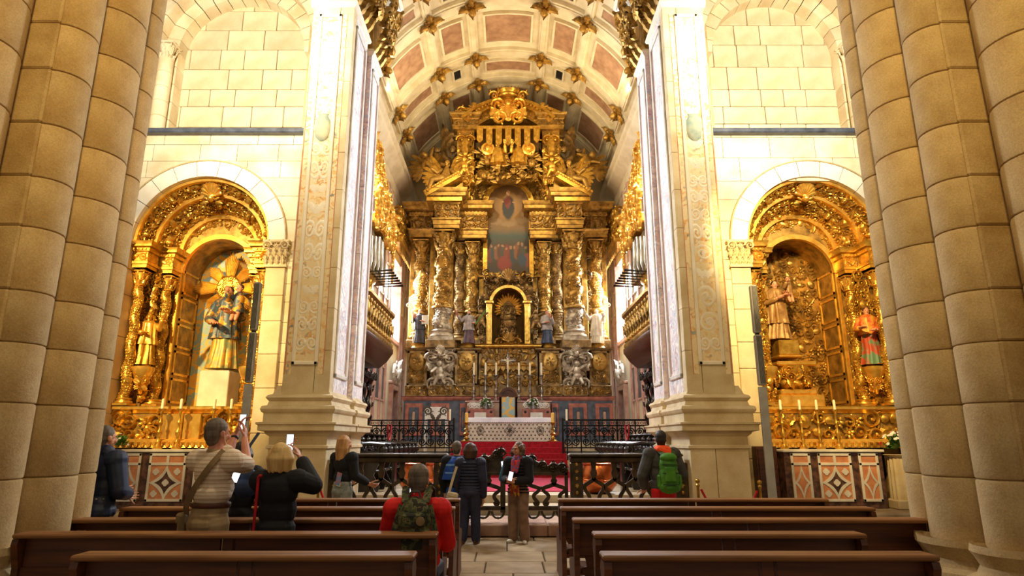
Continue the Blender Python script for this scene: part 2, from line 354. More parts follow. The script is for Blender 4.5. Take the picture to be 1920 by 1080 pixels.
    def loft(s, rings, closed=True, caps=True, R=None, t=None):
        """rings: (m,k,3) array of sections"""
        A = np.asarray(rings, float); m, k, _ = A.shape; q = []
        j = np.arange(k if closed else k-1)
        for i in range(m-1):
            q.append(np.stack([i*k+j, i*k+(j+1) % k, (i+1)*k+(j+1) % k, (i+1)*k+j], 1))
        Fs = [np.concatenate(q)]
        if caps and closed: Fs += [np.arange(k)[None, ::-1], np.arange(k)[None, :]+(m-1)*k]
        return s.add(A.reshape(-1, 3), Fs, R, t)
    def lathe(s, prof, seg=20, c=(0, 0, 0), a0=0, a1=2*PI, R=None, sx=1, sy=1):
        full = abs(a1-a0-2*PI) < 1e-6
        an = np.linspace(a0, a1, seg+(0 if full else 1), endpoint=not full)
        rings = [[(r*math.cos(a)*sx, r*math.sin(a)*sy, z) for a in an] for r, z in prof]
        return s.loft(rings, full, full, R, c)
    def tube(s, pts, rad, sides=6, caps=True):
        P = np.asarray(pts, float); n = len(P); rad = np.broadcast_to(rad, (n,)); T = np.gradient(P, axis=0)
        T /= np.linalg.norm(T, axis=1)[:, None]+1e-9; up = np.array([0, 0, 1.0]) if abs(T[0, 2]) < .9 else np.array([0, 1.0, 0])
        a = np.linspace(0, 2*PI, sides, endpoint=False); rings = []; x = np.cross(up, T[0])
        for i in range(n):
            x = x-T[i]*np.dot(x, T[i]); x /= np.linalg.norm(x)+1e-9; y = np.cross(T[i], x)
            rings.append(P[i]+rad[i]*(np.cos(a)[:, None]*x+np.sin(a)[:, None]*y))
        return s.loft(rings, True, caps)
    def ball(s, c, r, seg=10, rings=6, R=None):
        r = np.broadcast_to(r, (3,)); th = np.linspace(.12, PI-.12, rings); a = np.linspace(0, 2*PI, seg, endpoint=False)
        A = [[(math.sin(t)*math.cos(p)*r[0], math.sin(t)*math.sin(p)*r[1], -math.cos(t)*r[2]) for p in a] for t in th]
        return s.loft(A, True, True, R, c)
    def capsule(s, p0, r0, p1, r1, seg=10):
        p0 = np.asarray(p0, float); p1 = np.asarray(p1, float); d = p1-p0; L = np.linalg.norm(d)+1e-6; d = d/L; pts = []; rr = []
        for a in (.0, .35, .7, 1.1, 1.57): pts.append(p0-d*r0*math.cos(a)); rr.append(max(r0*math.sin(a), .02*r0))
        for a in (1.57, 1.1, .7, .35, .0): pts.append(p1+d*r1*math.cos(a)); rr.append(max(r1*math.sin(a), .02*r1))
        T = d; up = np.array([0, 0, 1.0]) if abs(T[2]) < .9 else np.array([0, 1.0, 0]); x = np.cross(up, T); x /= np.linalg.norm(x); y = np.cross(T, x)
        a = np.linspace(0, 2*PI, seg, endpoint=False); ci = np.cos(a)[:, None]*x+np.sin(a)[:, None]*y
        return s.loft([p+r*ci for p, r in zip(pts, rr)], True, True)
    def prism(s, poly, y0, y1, R=None, t=None, plane='xz'):
        """extrude a 2D outline; plane xz -> along y, xy -> along z, yz -> along x"""
        P = np.asarray(poly, float); k = len(P)
        area = .5*np.sum(P[:, 0]*np.roll(P[:, 1], -1)-np.roll(P[:, 0], -1)*P[:, 1])
        if area < 0: P = P[::-1]
        def put(d):
            A = np.zeros((k, 3))
            if plane == 'xz': A[:, 0] = P[:, 0]; A[:, 2] = P[:, 1]; A[:, 1] = d
            elif plane == 'xy': A[:, 0] = P[:, 0]; A[:, 1] = P[:, 1]; A[:, 2] = d
            else: A[:, 1] = P[:, 0]; A[:, 2] = P[:, 1]; A[:, 0] = d
            return A
        a, b = (put(y1), put(y0)) if plane == 'xz' else (put(y0), put(y1))
        if plane == 'xz' and y1 < y0: a, b = b, a
        if plane != 'xz' and y1 < y0: a, b = b, a
        return s.loft([a, b], True, True, R, t)
    def wallface(s, outer, hole, y):
        pass
    def arcband(s, c, r0, r1, y0, y1, a0, a1, seg=24):
        """ring segment in the xz plane (arch), thickness along y, angles from +x counter-clockwise"""
        an = np.linspace(a0, a1, seg+1)
        rings = [[(c[0]+r0*math.cos(a), y0, c[1]+r0*math.sin(a)), (c[0]+r1*math.cos(a), y0, c[1]+r1*math.sin(a)),
                  (c[0]+r1*math.cos(a), y1, c[1]+r1*math.sin(a)), (c[0]+r0*math.cos(a), y1, c[1]+r0*math.sin(a))] for a in an]
        return s.loft(rings, True, True, flip_fix(a0, a1))
    def molding(s, prof, path, up=(0, 0, 1), closed=False):
        """sweep a profile [(out, height)] along a path in a horizontal plane; out is to the right of travel"""
        P = np.asarray(path, float); n = len(P); rings = []; up = np.asarray(up, float)
        for i in range(n):
            if closed: d0 = P[i]-P[i-1]; d1 = P[(i+1) % n]-P[i]
            else: d0 = P[i]-P[i-1] if i else P[1]-P[0]; d1 = P[i+1]-P[i] if i < n-1 else d0
            d0 = d0/np.linalg.norm(d0); d1 = d1/np.linalg.norm(d1)
            n0 = np.cross(d0, up); n1 = np.cross(d1, up); m = n0+n1; m = m/np.linalg.norm(m); k = 1/max(.3, np.dot(m, n0))
            rings.append([P[i]+m*k*o+up*h for o, h in prof])
        if closed: rings.append(rings[0])
        return s.loft(rings, True, not closed)
def flip_fix(a0, a1): return None
def link(name, me, parent=None, kind=None, label=None, cat=None, group=None, loc=None):
    o = bpy.data.objects.new(name, me); COL.objects.link(o)
    if loc is not None: o.location = loc
    if parent is not None:
        o.parent = parent; 
        if parent.get('_w'): o.matrix_parent_inverse = Matrix.Translation(-Vector(parent['_w']))
    if kind: o['kind'] = kind
    if label: o['label'] = label
    if cat: o['category'] = cat
    if group: o['group'] = group
    return o
def thing(name, label, cat, loc=(0, 0, 0), group=None, kind=None):
    """an Empty at the thing's base; parts are given in world coordinates"""
    o = bpy.data.objects.new(name, None); COL.objects.link(o); o.location = loc; o.empty_display_size = .1
    o['label'] = label
    if cat: o['category'] = cat
    if group: o['group'] = group
    if kind: o['kind'] = kind
    o['_w'] = tuple(float(x) for x in loc)
    ALLT.append(o); return o
ALLT = []
def sub(parent, mb, name, m, smooth=35, kind=None, label=None):
    return mb.build(name, m, parent, smooth, kind, label)
def copy_tree(o, parent=None):
    c = o.copy(); COL.objects.link(c)
    if parent is not None: c.parent = parent
    for ch in list(o.children): copy_tree(ch, c)
    return c

# ---------------------------------------------------------------- carved ornament templates (x, y in the surface, z out; about one unit across)
def T_scroll(turn=1.6, hand=1):
    mb = MB(); n = 17; t = np.linspace(0, 1, n); a = t*turn*2*PI; r = .46*(1-t)**.8+.05
    P = np.stack([r*np.cos(a)*hand, r*np.sin(a), .07+.12*t], 1); w = .105*(1-.55*t)+.02
    k = 5; an = np.linspace(0, PI, k); rings = []
    T = np.gradient(P[:, :2], axis=0); T /= np.linalg.norm(T, axis=1)[:, None]; N = np.stack([-T[:, 1], T[:, 0]], 1)
    for i in range(n): rings.append([(P[i, 0]+N[i, 0]*w[i]*math.cos(b), P[i, 1]+N[i, 1]*w[i]*math.cos(b), -.05+(P[i, 2]+w[i]*1.1)*math.sin(b)) for b in an])
    mb.loft(rings, False, False); mb.ball((P[-1, 0], P[-1, 1], .16), .11, 6, 4)
    for f in (.12, .3, .5):
        i = int(f*n); d = N[i]*(-1 if hand > 0 else 1); mb.ball((P[i, 0]+d[0]*.17*1, P[i, 1]+d[1]*.17, .06), (.12, .07, .10), 6, 4, rz(math.atan2(d[1], d[0])))
    return mb
def T_leaf(lobes=4, curl=.5):
    mb = MB(); n = 11; g = []; 
    for i in range(n):
        t = i/(n-1); w = .30*math.sin(PI*min(1, t*.9+.12))**.7*(1+.28*math.cos(t*lobes*2*PI)); y = -.5+t*1.0; z = .05+.16*math.sin(t*PI)+curl*max(0, t-.6)**1.5
        if t > .8: y -= (t-.8)*.5
        g.append([(-w, y-.06, -.03+z*.3), (-w*.5, y, z*.95), (0, y+.02, z*.72), (w*.5, y, z*.95), (w, y-.06, -.03+z*.3)])
    mb.loft(g, False, False); return mb
def T_rosette(p=7):
    mb = MB()
    for k in range(p): a = k*2*PI/p; mb.ball((.27*math.cos(a), .27*math.sin(a), .06), (.2, .11, .10), 6, 4, rz(a)@ry(-.35))
    mb.ball((0, 0, .12), .13, 8, 4); return mb
def T_boss():
    mb = MB(); mb.ball((0, 0, .02), (.32, .42, .24), 8, 4); return mb
def T_cherub():
    mb = MB(); mb.ball((0, .05, .18), (.2, .23, .2), 8, 6); mb.ball((0, .18, .12), (.22, .14, .2), 8, 4); mb.ball((0, .02, .38), .04, 5, 3)
    for s in (-1, 1):
        for k in range(3): mb.ball((s*(.28+.08*k), -.08-.07*k+.1*(k == 0), .07), (.22, .07, .06), 6, 4, rz(s*(.5-.35*k)))
    return mb
def T_putto():
    mb = MB(); mb.ball((0, .36, .2), (.12, .13, .12), 8, 5); mb.ball((0, .08, .14), (.17, .24, .14), 8, 5); mb.ball((.02, -.1, .14), (.18, .15, .15), 8, 5)
    mb.capsule((.13, .2, .18), .07, (.32, .3, .24), .05, 6); mb.capsule((-.13, .2, .18), .07, (-.3, .05, .26), .05, 6)
    mb.capsule((.1, -.14, .16), .09, (.2, -.36, .24), .06, 6); mb.capsule((-.08, -.14, .16), .09, (-.2, -.4, .14), .06, 6); return mb
def T_shell():
    mb = MB(); n = 9
    for k in range(n): a = PI*(.08+.84*k/(n-1)); mb.capsule((.06*math.cos(a), -.25+.06*math.sin(a), .08), .05, (.42*math.cos(a), -.25+.6*math.sin(a), .1), .085, 5)
    mb.ball((0, -.26, .1), .12, 6, 4); return mb
TPL = {k: (np.concatenate(m.v), m.f) for k, m in dict(s1=T_scroll(1.6, 1), s2=T_scroll(1.6, -1), s3=T_scroll(1.1, 1), s4=T_scroll(1.15, -1), leaf=T_leaf(), leaf2=T_leaf(3, 1.0),
       ros=T_rosette(), boss=T_boss(), cher=T_cherub(), putto=T_putto(), shell=T_shell()).items()}
def put(mb, key, pos, R, s):
    V, Fs = TPL[key]; s = np.broadcast_to(s, (3,)); mb.add(V*s, Fs, R, pos)
LUSH = ['s1', 's2', 's3', 's4', 'leaf', 'leaf2', 's1', 's2', 'leaf', 'ros', 'boss']
def plane_patch(o, eu, ev):
    o, eu, ev = (np.asarray(x, float) for x in (o, eu, ev)); n = np.cross(eu, ev); n /= np.linalg.norm(n); R = np.stack([eu/np.linalg.norm(eu), np.cross(n, eu/np.linalg.norm(eu)), n], 1)
    return (lambda u, v: (o+eu*u+ev*v, R)), np.linalg.norm(eu), np.linalg.norm(ev)
def cyl_patch(c, r, z0, z1, a0, a1):
    """outside of a vertical cylinder"""
    def f(u, v):
        a = a0+(a1-a0)*u; n = np.array([math.cos(a), math.sin(a), 0]); return np.array([c[0], c[1], z0+(z1-z0)*v])+n*(r(v) if callable(r) else r), frame(n)
    rr = r(.5) if callable(r) else r
    return f, abs(a1-a0)*rr, abs(z1-z0)
def soffit_patch(c, r, y0, y1, a0, a1):
    """inside of an arch in the xz plane, normals to its centre; u along the arc, v along y"""
    def f(u, v):
        a = a0+(a1-a0)*u; n = np.array([-math.cos(a), 0, -math.sin(a)]); return np.array([c[0]-n[0]*r, y0+(y1-y0)*v, c[1]-n[2]*r]), frame(n, (0, 1, 0))
    return f, abs(a1-a0)*r, abs(y1-y0)
def ring_patch(c, y, r0, r1, a0, a1, n=(0, -1, 0)):
    """flat arch ring facing the viewer"""
    def f(u, v):
        a = a0+(a1-a0)*u; r = r0+(r1-r0)*v; e = np.array([math.cos(a), 0, math.sin(a)]); return np.array([c[0]+e[0]*r, y, c[1]+e[2]*r]), frame(n, e)
    return f, abs(a1-a0)*(r0+r1)/2, abs(r1-r0)
def splay_patch(c, y0, r0, y1, r1, a0, a1):
    """arch band between a front ring and a smaller rear ring (conical soffit)"""
    def f(u, v):
        a = a0+(a1-a0)*u; r = r0+(r1-r0)*v; e = np.array([math.cos(a), 0, math.sin(a)]); d = np.array([0, y1-y0, 0])+e*(r1-r0); d /= np.linalg.norm(d)
        n = np.cross(d, np.cross(e, d)); n = -n if np.dot(n, e) > 0 else n; return np.array([c[0], y0+(y1-y0)*v, c[1]])+e*r, frame(n, d)
    return f, abs(a1-a0)*(r0+r1)/2, math.hypot(y1-y0, r1-r0)
def scatter(mb, patch, cell, rng, mix=LUSH, fill=1.25, depth=1.0, jit=.22, sym=False, lift=0.0):
    f, L, W_ = patch; nu = max(1, round(L/cell)); nv = max(1, round(W_/cell)); cu = L/nu; cv = W_/nv
    for i in range(nu):
        for j in range(nv):
            u = (i+.5+jit*rng.uniform(-1, 1)*(nu > 1))/nu; v = (j+.5+jit*rng.uniform(-1, 1)*(nv > 1))/nv
            p, R = f(min(max(u, .02), .98), min(max(v, .02), .98)); s = min(cu, cv)*fill*rng.uniform(.85, 1.2); k = rng.choice(mix)
            put(mb, k, p+R[:, 2]*lift, R@rz(rng.uniform(0, 2*PI) if k not in ('cher', 'putto', 'shell') else rng.uniform(-.3, .3)), (s, s, s*depth))
def row(mb, patch, key, n, s, v=.5, rot=0, depth=1.0, alt=None):
    f, L, W_ = patch
    for i in range(n):
        p, R = f((i+.5)/n, v); put(mb, key if not alt or i % 2 == 0 else alt, p, R@rz(rot), (s, s, s*depth))
RNG = random.Random(11)
def twisted_column(mb, c, z0, z1, r, turns=5.5, hand=1, ecc=.22, a=16, n=70, vines=True, cell=None, a0=-PI, a1=0, rng=RNG):
    """Solomonic shaft: the section circle travels round the axis, with a vine carved along the hollow"""
    rings = []; an = np.linspace(0, 2*PI, a, endpoint=False); ph = hand*turns*2*PI
    for i in range(n+1):
        t = i/n; w = ph*t; R_ = r*(1-.10*t)*(1+.0*t); e = R_*ecc; cx, cy = c[0]+e*math.cos(w), c[1]+e*math.sin(w)
        rings.append([(cx+R_*(.84+.10*math.cos(x-w))*math.cos(x), cy+R_*(.84+.10*math.cos(x-w))*math.sin(x), z0+(z1-z0)*t) for x in an])
    mb.loft(rings)
    if vines:
        cell = cell or r*.5; nz = max(2, int((z1-z0)/cell)); na = max(3, int(abs(a1-a0)*r/cell))
        for i in range(nz):
            t = (i+.5)/nz
            for j in range(na):
                aa = a0+(a1-a0)*(j+.5*(i % 2)+.25)/na+rng.uniform(-.1, .1); hollow = math.cos(aa-ph*t)
                if hollow > .92: continue                      # the crest of the twist stays smooth
                q = np.array([math.cos(aa), math.sin(aa), 0]); R_ = r*(1-.10*t); e = R_*ecc
                p = np.array([c[0]+e*math.cos(ph*t), c[1]+e*math.sin(ph*t), z0+(z1-z0)*t])+q*R_*(.84+.1*hollow)
                put(mb, rng.choice(['leaf', 'leaf2', 'boss', 's3', 's4', 's1', 'ros']), p, frame(q)@rz(rng.uniform(0, 6.28)), cell*rng.uniform(.85, 1.2))
def corinthian(mb, c, z0, h, r, nleaf=8, a=16):
    """capital: bell, two tiers of leaves, corner volutes, abacus"""
    mb.lathe([(r*.92, z0), (r*1.05, z0+.03*h), (r*.92, z0+.07*h), (r*.95, z0+.5*h), (r*1.25, z0+.85*h)], a, (c[0], c[1], 0))
    for tier in (0, 1):
        for k in range(nleaf):
            w = (k+.5*tier)*2*PI/nleaf; n = np.array([math.cos(w), math.sin(w), -.25]); p = np.array([c[0], c[1], z0+h*(.27+.3*tier)])+np.array([math.cos(w), math.sin(w), 0])*r*(1.02+.12*tier)
            put(mb, 'leaf2', p, frame(n), (r*.95, h*.48, r*1.1))
    for k in range(4):
        w = PI/4+k*PI/2; n = np.array([math.cos(w), math.sin(w), 0]); p = np.array([c[0], c[1], z0+h*.82])+n*r*1.35
        put(mb, 's1' if k % 2 else 's2', p, frame(np.array([math.cos(w+PI/2), math.sin(w+PI/2), 0])), r*.75)
    for k in range(4):
        w = k*PI/2; put(mb, 'ros', np.array([c[0]+math.cos(w)*r*1.3, c[1]+math.sin(w)*r*1.3, z0+h*.88]), frame((math.cos(w), math.sin(w), 0)), r*.55)
    mb.box((c[0]-r*1.42, c[1]-r*1.42, z0+h*.9), (c[0]+r*1.42, c[1]+r*1.42, z0+h), .02)
def attic_base(mb, c, z0, h, r, a=20):
    mb.box((c[0]-r*1.4, c[1]-r*1.4, z0), (c[0]+r*1.4, c[1]+r*1.4, z0+h*.3))
    mb.lathe([(r*1.36, z0+h*.3), (r*1.42, z0+h*.4), (r*1.36, z0+h*.55), (r*1.15, z0+h*.6), (r*1.1, z0+h*.7), (r*1.2, z0+h*.76), (r*1.24, z0+h*.85), (r*1.15, z0+h*.95), (r*1.0, z0+h)], a, (c[0], c[1], 0))
# ================================================================ THE SETTING
# ---------------------------------------------------------------- floor
fl = MB(); fl.box((-14, -2, -.3), (14, 11.3, -.03)); fl.box((-14, 11.3, -.3), (14, 30, -.02))
floor = fl.build('floor', 'floor_joint', kind='structure', label='worn stone slab floor of the nave')
sl = MB(); sl.obox((0, 0, -.03), (1, 1, .06), None, .012); slab_me = sl.mesh('slab'); slab_me.materials.append(MATS['floor_slab'])
r = random.Random(3); y = 2.2
while y < 11.25:
    d = min(r.uniform(.75, 1.0), 11.28-y); x = -7.2-r.random()*.5
    while x < 7.4:
        w = r.uniform(.62, 1.05); o = link('slab', slab_me, floor); o.location = (x+w/2, y+d/2, 0); o.scale = (w-.015, d-.015, 1); x += w
    y += d
def stone_set(parent, name, mats, boxes, ch=.012):
    """individual blocks given as (min, max)"""
    me = {}
    for a, b in boxes:
        sz = tuple(round(abs(b[i]-a[i]), 3) for i in range(3))
        if sz not in me:
            k = MB(); k.obox((0, 0, 0), sz, None, ch); me[sz] = k.mesh(name); me[sz].materials.append(MATS[mats])
        o = link(name, me[sz], parent); o.location = [(a[i]+b[i])/2 for i in range(3)]
# steps up to the chancel rail, and to the side chapels
st = MB(); st.box((-3.3, 11.32, 0), (3.3, 13.0, .18)); chs = st.build('trim_1', 'floor_joint', kind='structure', label='low stone step in front of the chancel rail')
x = -3.3; bx = []
while x < 3.29:
    w = min(r.uniform(.9, 1.5), 3.3-x); bx.append(((x+.004, 11.3, 0), (x+w-.004, 12.6, .2))); x += w
stone_set(chs, 'step_stone', 'step_red_stone', bx, .02)
for s in (-1, 1):
    st = MB(s); st.box((4.3, 11.75, 0), (10, 13.1, .30)); st.box((4.95, 13.1, 0), (10, 15.4, .30)); cs = st.build('trim_%d' % (2 if s < 0 else 3), 'floor_joint', kind='structure', label='stone steps before the %s side chapel' % ('left' if s < 0 else 'right'))
    bx = []; x = 4.4
    while x < 9:
        w = r.uniform(.9, 1.5); bx.append(((s*x, 11.2, 0), (s*(x+w-.008), 11.9, .16))); bx.append(((s*(x+.3), 11.72, .16), (s*(x+.3+w-.008), 13.2, .33))); x += w
    stone_set(cs, 'step_stone', 'step_stone', bx, .02)
# chancel floor, carpet and steps
cf = MB(); cf.box((-4.7, 12.9, 0), (4.7, 13.55, .35)); cf.box((-4.7, 13.5, 0), (4.7, 28.4, .5)); cf.box((-4.7, 20.25, .5), (-1.95, 23.0, 1.2)); cf.box((1.95, 20.25, .5), (4.7, 23, 1.2))
cf.box((-4.7, 22.9, .5), (4.7, 28.4, 1.53)); cf.box((-1.9, 20.95, .5), (1.9, 22.95, 1.52))
for i in range(6): cf.box((-1.9, 19.4+.3*i, .5), (1.9, 21, .48+.17*(i+1)))
cf.build('chancel_floor', 'step_stone', kind='structure', label='raised stone floor of the chancel', smooth=0)
k = MB(); k.box((-1.95, 14.35, .5), (1.95, 19.37, .515)); k.build('carpet', 'magenta_carpet', label='flat magenta carpet on the chancel floor behind the gate', cat='carpet')
k = MB()
for i in range(6):
    z = .5+.17*i; k.box((-1.82, 19.38+.3*i, z), (1.82, 19.4+.3*i, z+.17+.012)); k.box((-1.82, 19.4+.3*i, z+.15), (1.82, 19.72+.3*i, z+.182), .008)
k.box((-1.82, 20.9, 1.51), (1.82, 22.9, 1.545)); k.build('step_carpet', 'red_carpet', label='red carpet running up the altar steps', cat='carpet', smooth=0)

# ---------------------------------------------------------------- side walls with chapel arches
AX, AR, AZ, WY = 6.7, 1.5, 5.8, 13.0            # arch axis, radius, springing height, wall plane
def wall_side(s):
    side = 'left' if s < 0 else 'right'; r = random.Random(7+s)
    w = MB(s)                                    # joint-coloured core behind the stones
    w.box((4.0, WY+.10, 0), (AX-AR-.02, WY+.6, 8.4)); w.box((4.95, WY+.6, 0), (AX-AR-.02, WY+2.4, 8.4)); w.box((AX+AR+.02, WY+.10, 0), (12.5, WY+2.4, 8.4))
    n = 28; out = [(AX+2.2*math.cos(a), 8.4) for a in np.linspace(PI, 0, n)]
    arc = [(AX-(AR+.02)*math.cos(a), AZ+(AR+.02)*math.sin(a)) for a in np.linspace(0, PI, n)]
    for i in range(n-1):
        w.prism([arc[i], arc[i+1], (arc[i+1][0], 8.4), (arc[i][0], 8.4)], WY+.10, WY+2.4)
    w.box((4.8, WY+.83, 8.4), (12.5, WY+1.2, 17)); w.box((8.55, WY+.12, 8.4), (12.5, WY+.9, 17)); w.box((4.0, WY+.12, 8.4), (4.75, WY+.9, 17))
    w.box((4.95, WY+2.35, 0), (12.5, WY+2.5, 8.4))
    wall = w.build('wall_'+side, 'lime_joint', kind='structure', smooth=0, label='pale ashlar transept wall with the %s chapel arch' % side)
    # ashlar around the arch
    z = .33; rowi = 0
    cut = AR+.30
    while z < 8.28:
        hgt = min(r.choice([.44, .5, .4, .56]), 8.32-z)
        if hgt < .2: hgt = 8.32-z
        zs = np.linspace(z, z+hgt, 5)
        half = [cut if q < AZ else math.sqrt(max(0, cut*cut-(q-AZ)**2)) for q in zs]
        def seg(xa, xb, edge_a, edge_b):
            """run of blocks between xa and xb; edge functions give the arch side"""
            x = xa; first = True
            while x < xb-.02:
                wd = r.uniform(.7, 1.3); last = x+wd > xb-.35
                x2 = xb if last else x+wd
                lp = [(edge_a[i] if first and edge_a is not None else x+.006, zs[i]) for i in range(5)]
                rp = [(edge_b[i] if last and edge_b is not None else x2-.006, zs[i]) for i in range(5)]
                lp[0] = (lp[0][0], z+.005); rp[0] = (rp[0][0], z+.005); lp[-1] = (lp[-1][0], z+hgt-.005); rp[-1] = (rp[-1][0], z+hgt-.005)
                m = MB(s); m.prism(rp+lp[::-1], WY, WY+.12); m.build('block', 'limestone', wall, smooth=0); x = x2; first = False
        if z+hgt-AZ < cut-.02:
            seg(4.05, AX-max(half), None, [AX-q for q in half]) if max(half)-min(half) < .5 else seg(4.05, AX-min(half)-.001, None, [AX-q for q in half])
            seg(AX+min(half), 9.4, [AX+q for q in half], None)
        else: seg(4.05, 9.4, None, None)
        z += hgt; rowi += 1
    # voussoirs
    nv = 11
    for i in range(nv):
        a0 = PI*i/nv+.004; a1 = PI*(i+1)/nv-.004; m = MB(s); m.arcband((AX, AZ), AR, AR+.36, WY-.06, WY+.5, a0, a1, 4); m.build('voussoir', 'pale_stone', wall, smooth=30)
    m = MB(s); m.arcband((AX, AZ), AR+.36, AR+.39, WY-.08, WY+.1, 0, PI, 36); m.build('arch_edge', 'lime_joint', wall)
    # jamb pilasters and carved capitals
    for q in (-1, 1):
        xa, xb = sorted((AX+q*AR, AX+q*(AR+.42))); z = .33
        while z < AZ-.62:
            h_ = min(r.choice([.55, .7, .9]), AZ-.6-z); m = MB(s); m.box((xa, WY-.06, z+.004), (xb, WY+1.2, z+h_-.004), .012); m.build('jamb_stone', 'limestone', wall, smooth=0); z += h_
        m = MB(s); cx = (xa+xb)/2; m.box((xa-.03, WY-.1, AZ-.6), (xb+.03, WY+.6, AZ-.55)); m.box((xa-.08, WY-.16, AZ-.07), (xb+.08, WY+.6, AZ), .02); m.box((xa, WY-.06, AZ-.56), (xb, WY+.6, AZ-.06))
        for ti in (0, 1):
            for k in range(4): put(m, 'leaf2', np.array([xa+(k+.5*(1-ti))*.42/3.4, WY-.09-.03*ti, AZ-.42+.17*ti]), frame((0, -1, -.2)), (.17, .26, .22))
        put(m, 's1', np.array([xa+.02, WY-.15, AZ-.14]), frame((0, -1, 0)), .2); put(m, 's2', np.array([xb-.02, WY-.15, AZ-.14]), frame((0, -1, 0)), .2); put(m, 'ros', np.array([cx, WY-.14, AZ-.14]), frame((0, -1, 0)), .14)
        m.build('capital', 'pier_stone', wall)
    # frieze course and grey ledge under the upper bay
    m = MB(s); m.box((4.05, WY-.16, 8.32), (12, WY+.85, 8.44), .02); m.build('ledge', 'grey_marble', wall, smooth=0)
    # recessed upper bay
    z = 8.44; UY = WY+.7
    while z < 14:
        hgt = r.choice([.46, .55, .62]); x = 4.6-r.random()*.6
        while x < 8.7:
            wd = r.uniform(.5, 1.15); m = MB(); m.obox((0, 0, 0), (wd-.014, .12, hgt-.014), None, .014); me = m.mesh('block', 0); me.materials.append(MATS['limestone'])
            o = link('block', me, wall); o.location = (s*(x+wd/2), UY+.06, z+hgt/2); x += wd
        z += hgt
    UX, UR, UZ = 6.45, 1.52, 10.7
    nv = 15
    for i in range(nv):
        a0 = PI*i/nv+.006; a1 = PI*(i+1)/nv-.006
        m = MB(s); m.arcband((UX, UZ), UR, UR+.9, WY+.34, UY+.2, a0, a1, 3); m.build('voussoir', 'limestone', wall, smooth=30)
        m = MB(s); m.arcband((UX, UZ), UR+.32, UR+.95, WY-.012, WY+.36, a0, a1, 3); m.build('voussoir', 'limestone', wall, smooth=30)
    for q in (1,):
        cx = UX+q*(UR+.16)
        for i in range(5): m = MB(s); m.lathe([(.15, 8.5+.38*i), (.165, 8.51+.38*i), (.165, 8.87+.38*i), (.15, 8.88+.38*i)], 14, (cx, WY+.2, 0)); m.build('colonnette_drum', 'limestone', wall)
        m = MB(s); corinthian(m, (cx, WY+.2), 10.3, .5, .15, 6, 10); m.build('capital', 'limestone', wall)
        xa, xb = sorted((UX+q*UR, UX+q*(UR+.5))); z = 8.44
        while z < 10.8: m = MB(s); m.box((xa, WY+.36, z+.005), (xb, UY+.1, z+.465), .012); m.build('block', 'limestone', wall, smooth=0); z += .47
        xa, xb = sorted((UX+q*(UR+.33), UX+q*(UR+.9))); z = 8.44
        while z < 10.7:
            m = MB(s); m.box((xa, WY, z+.005), (xb+(.0), WY+.36, z+.465), .012); m.build('block', 'limestone', wall, smooth=0); z += .47
    return wall
wall_left = wall_side(-1); wall_right = wall_side(1)

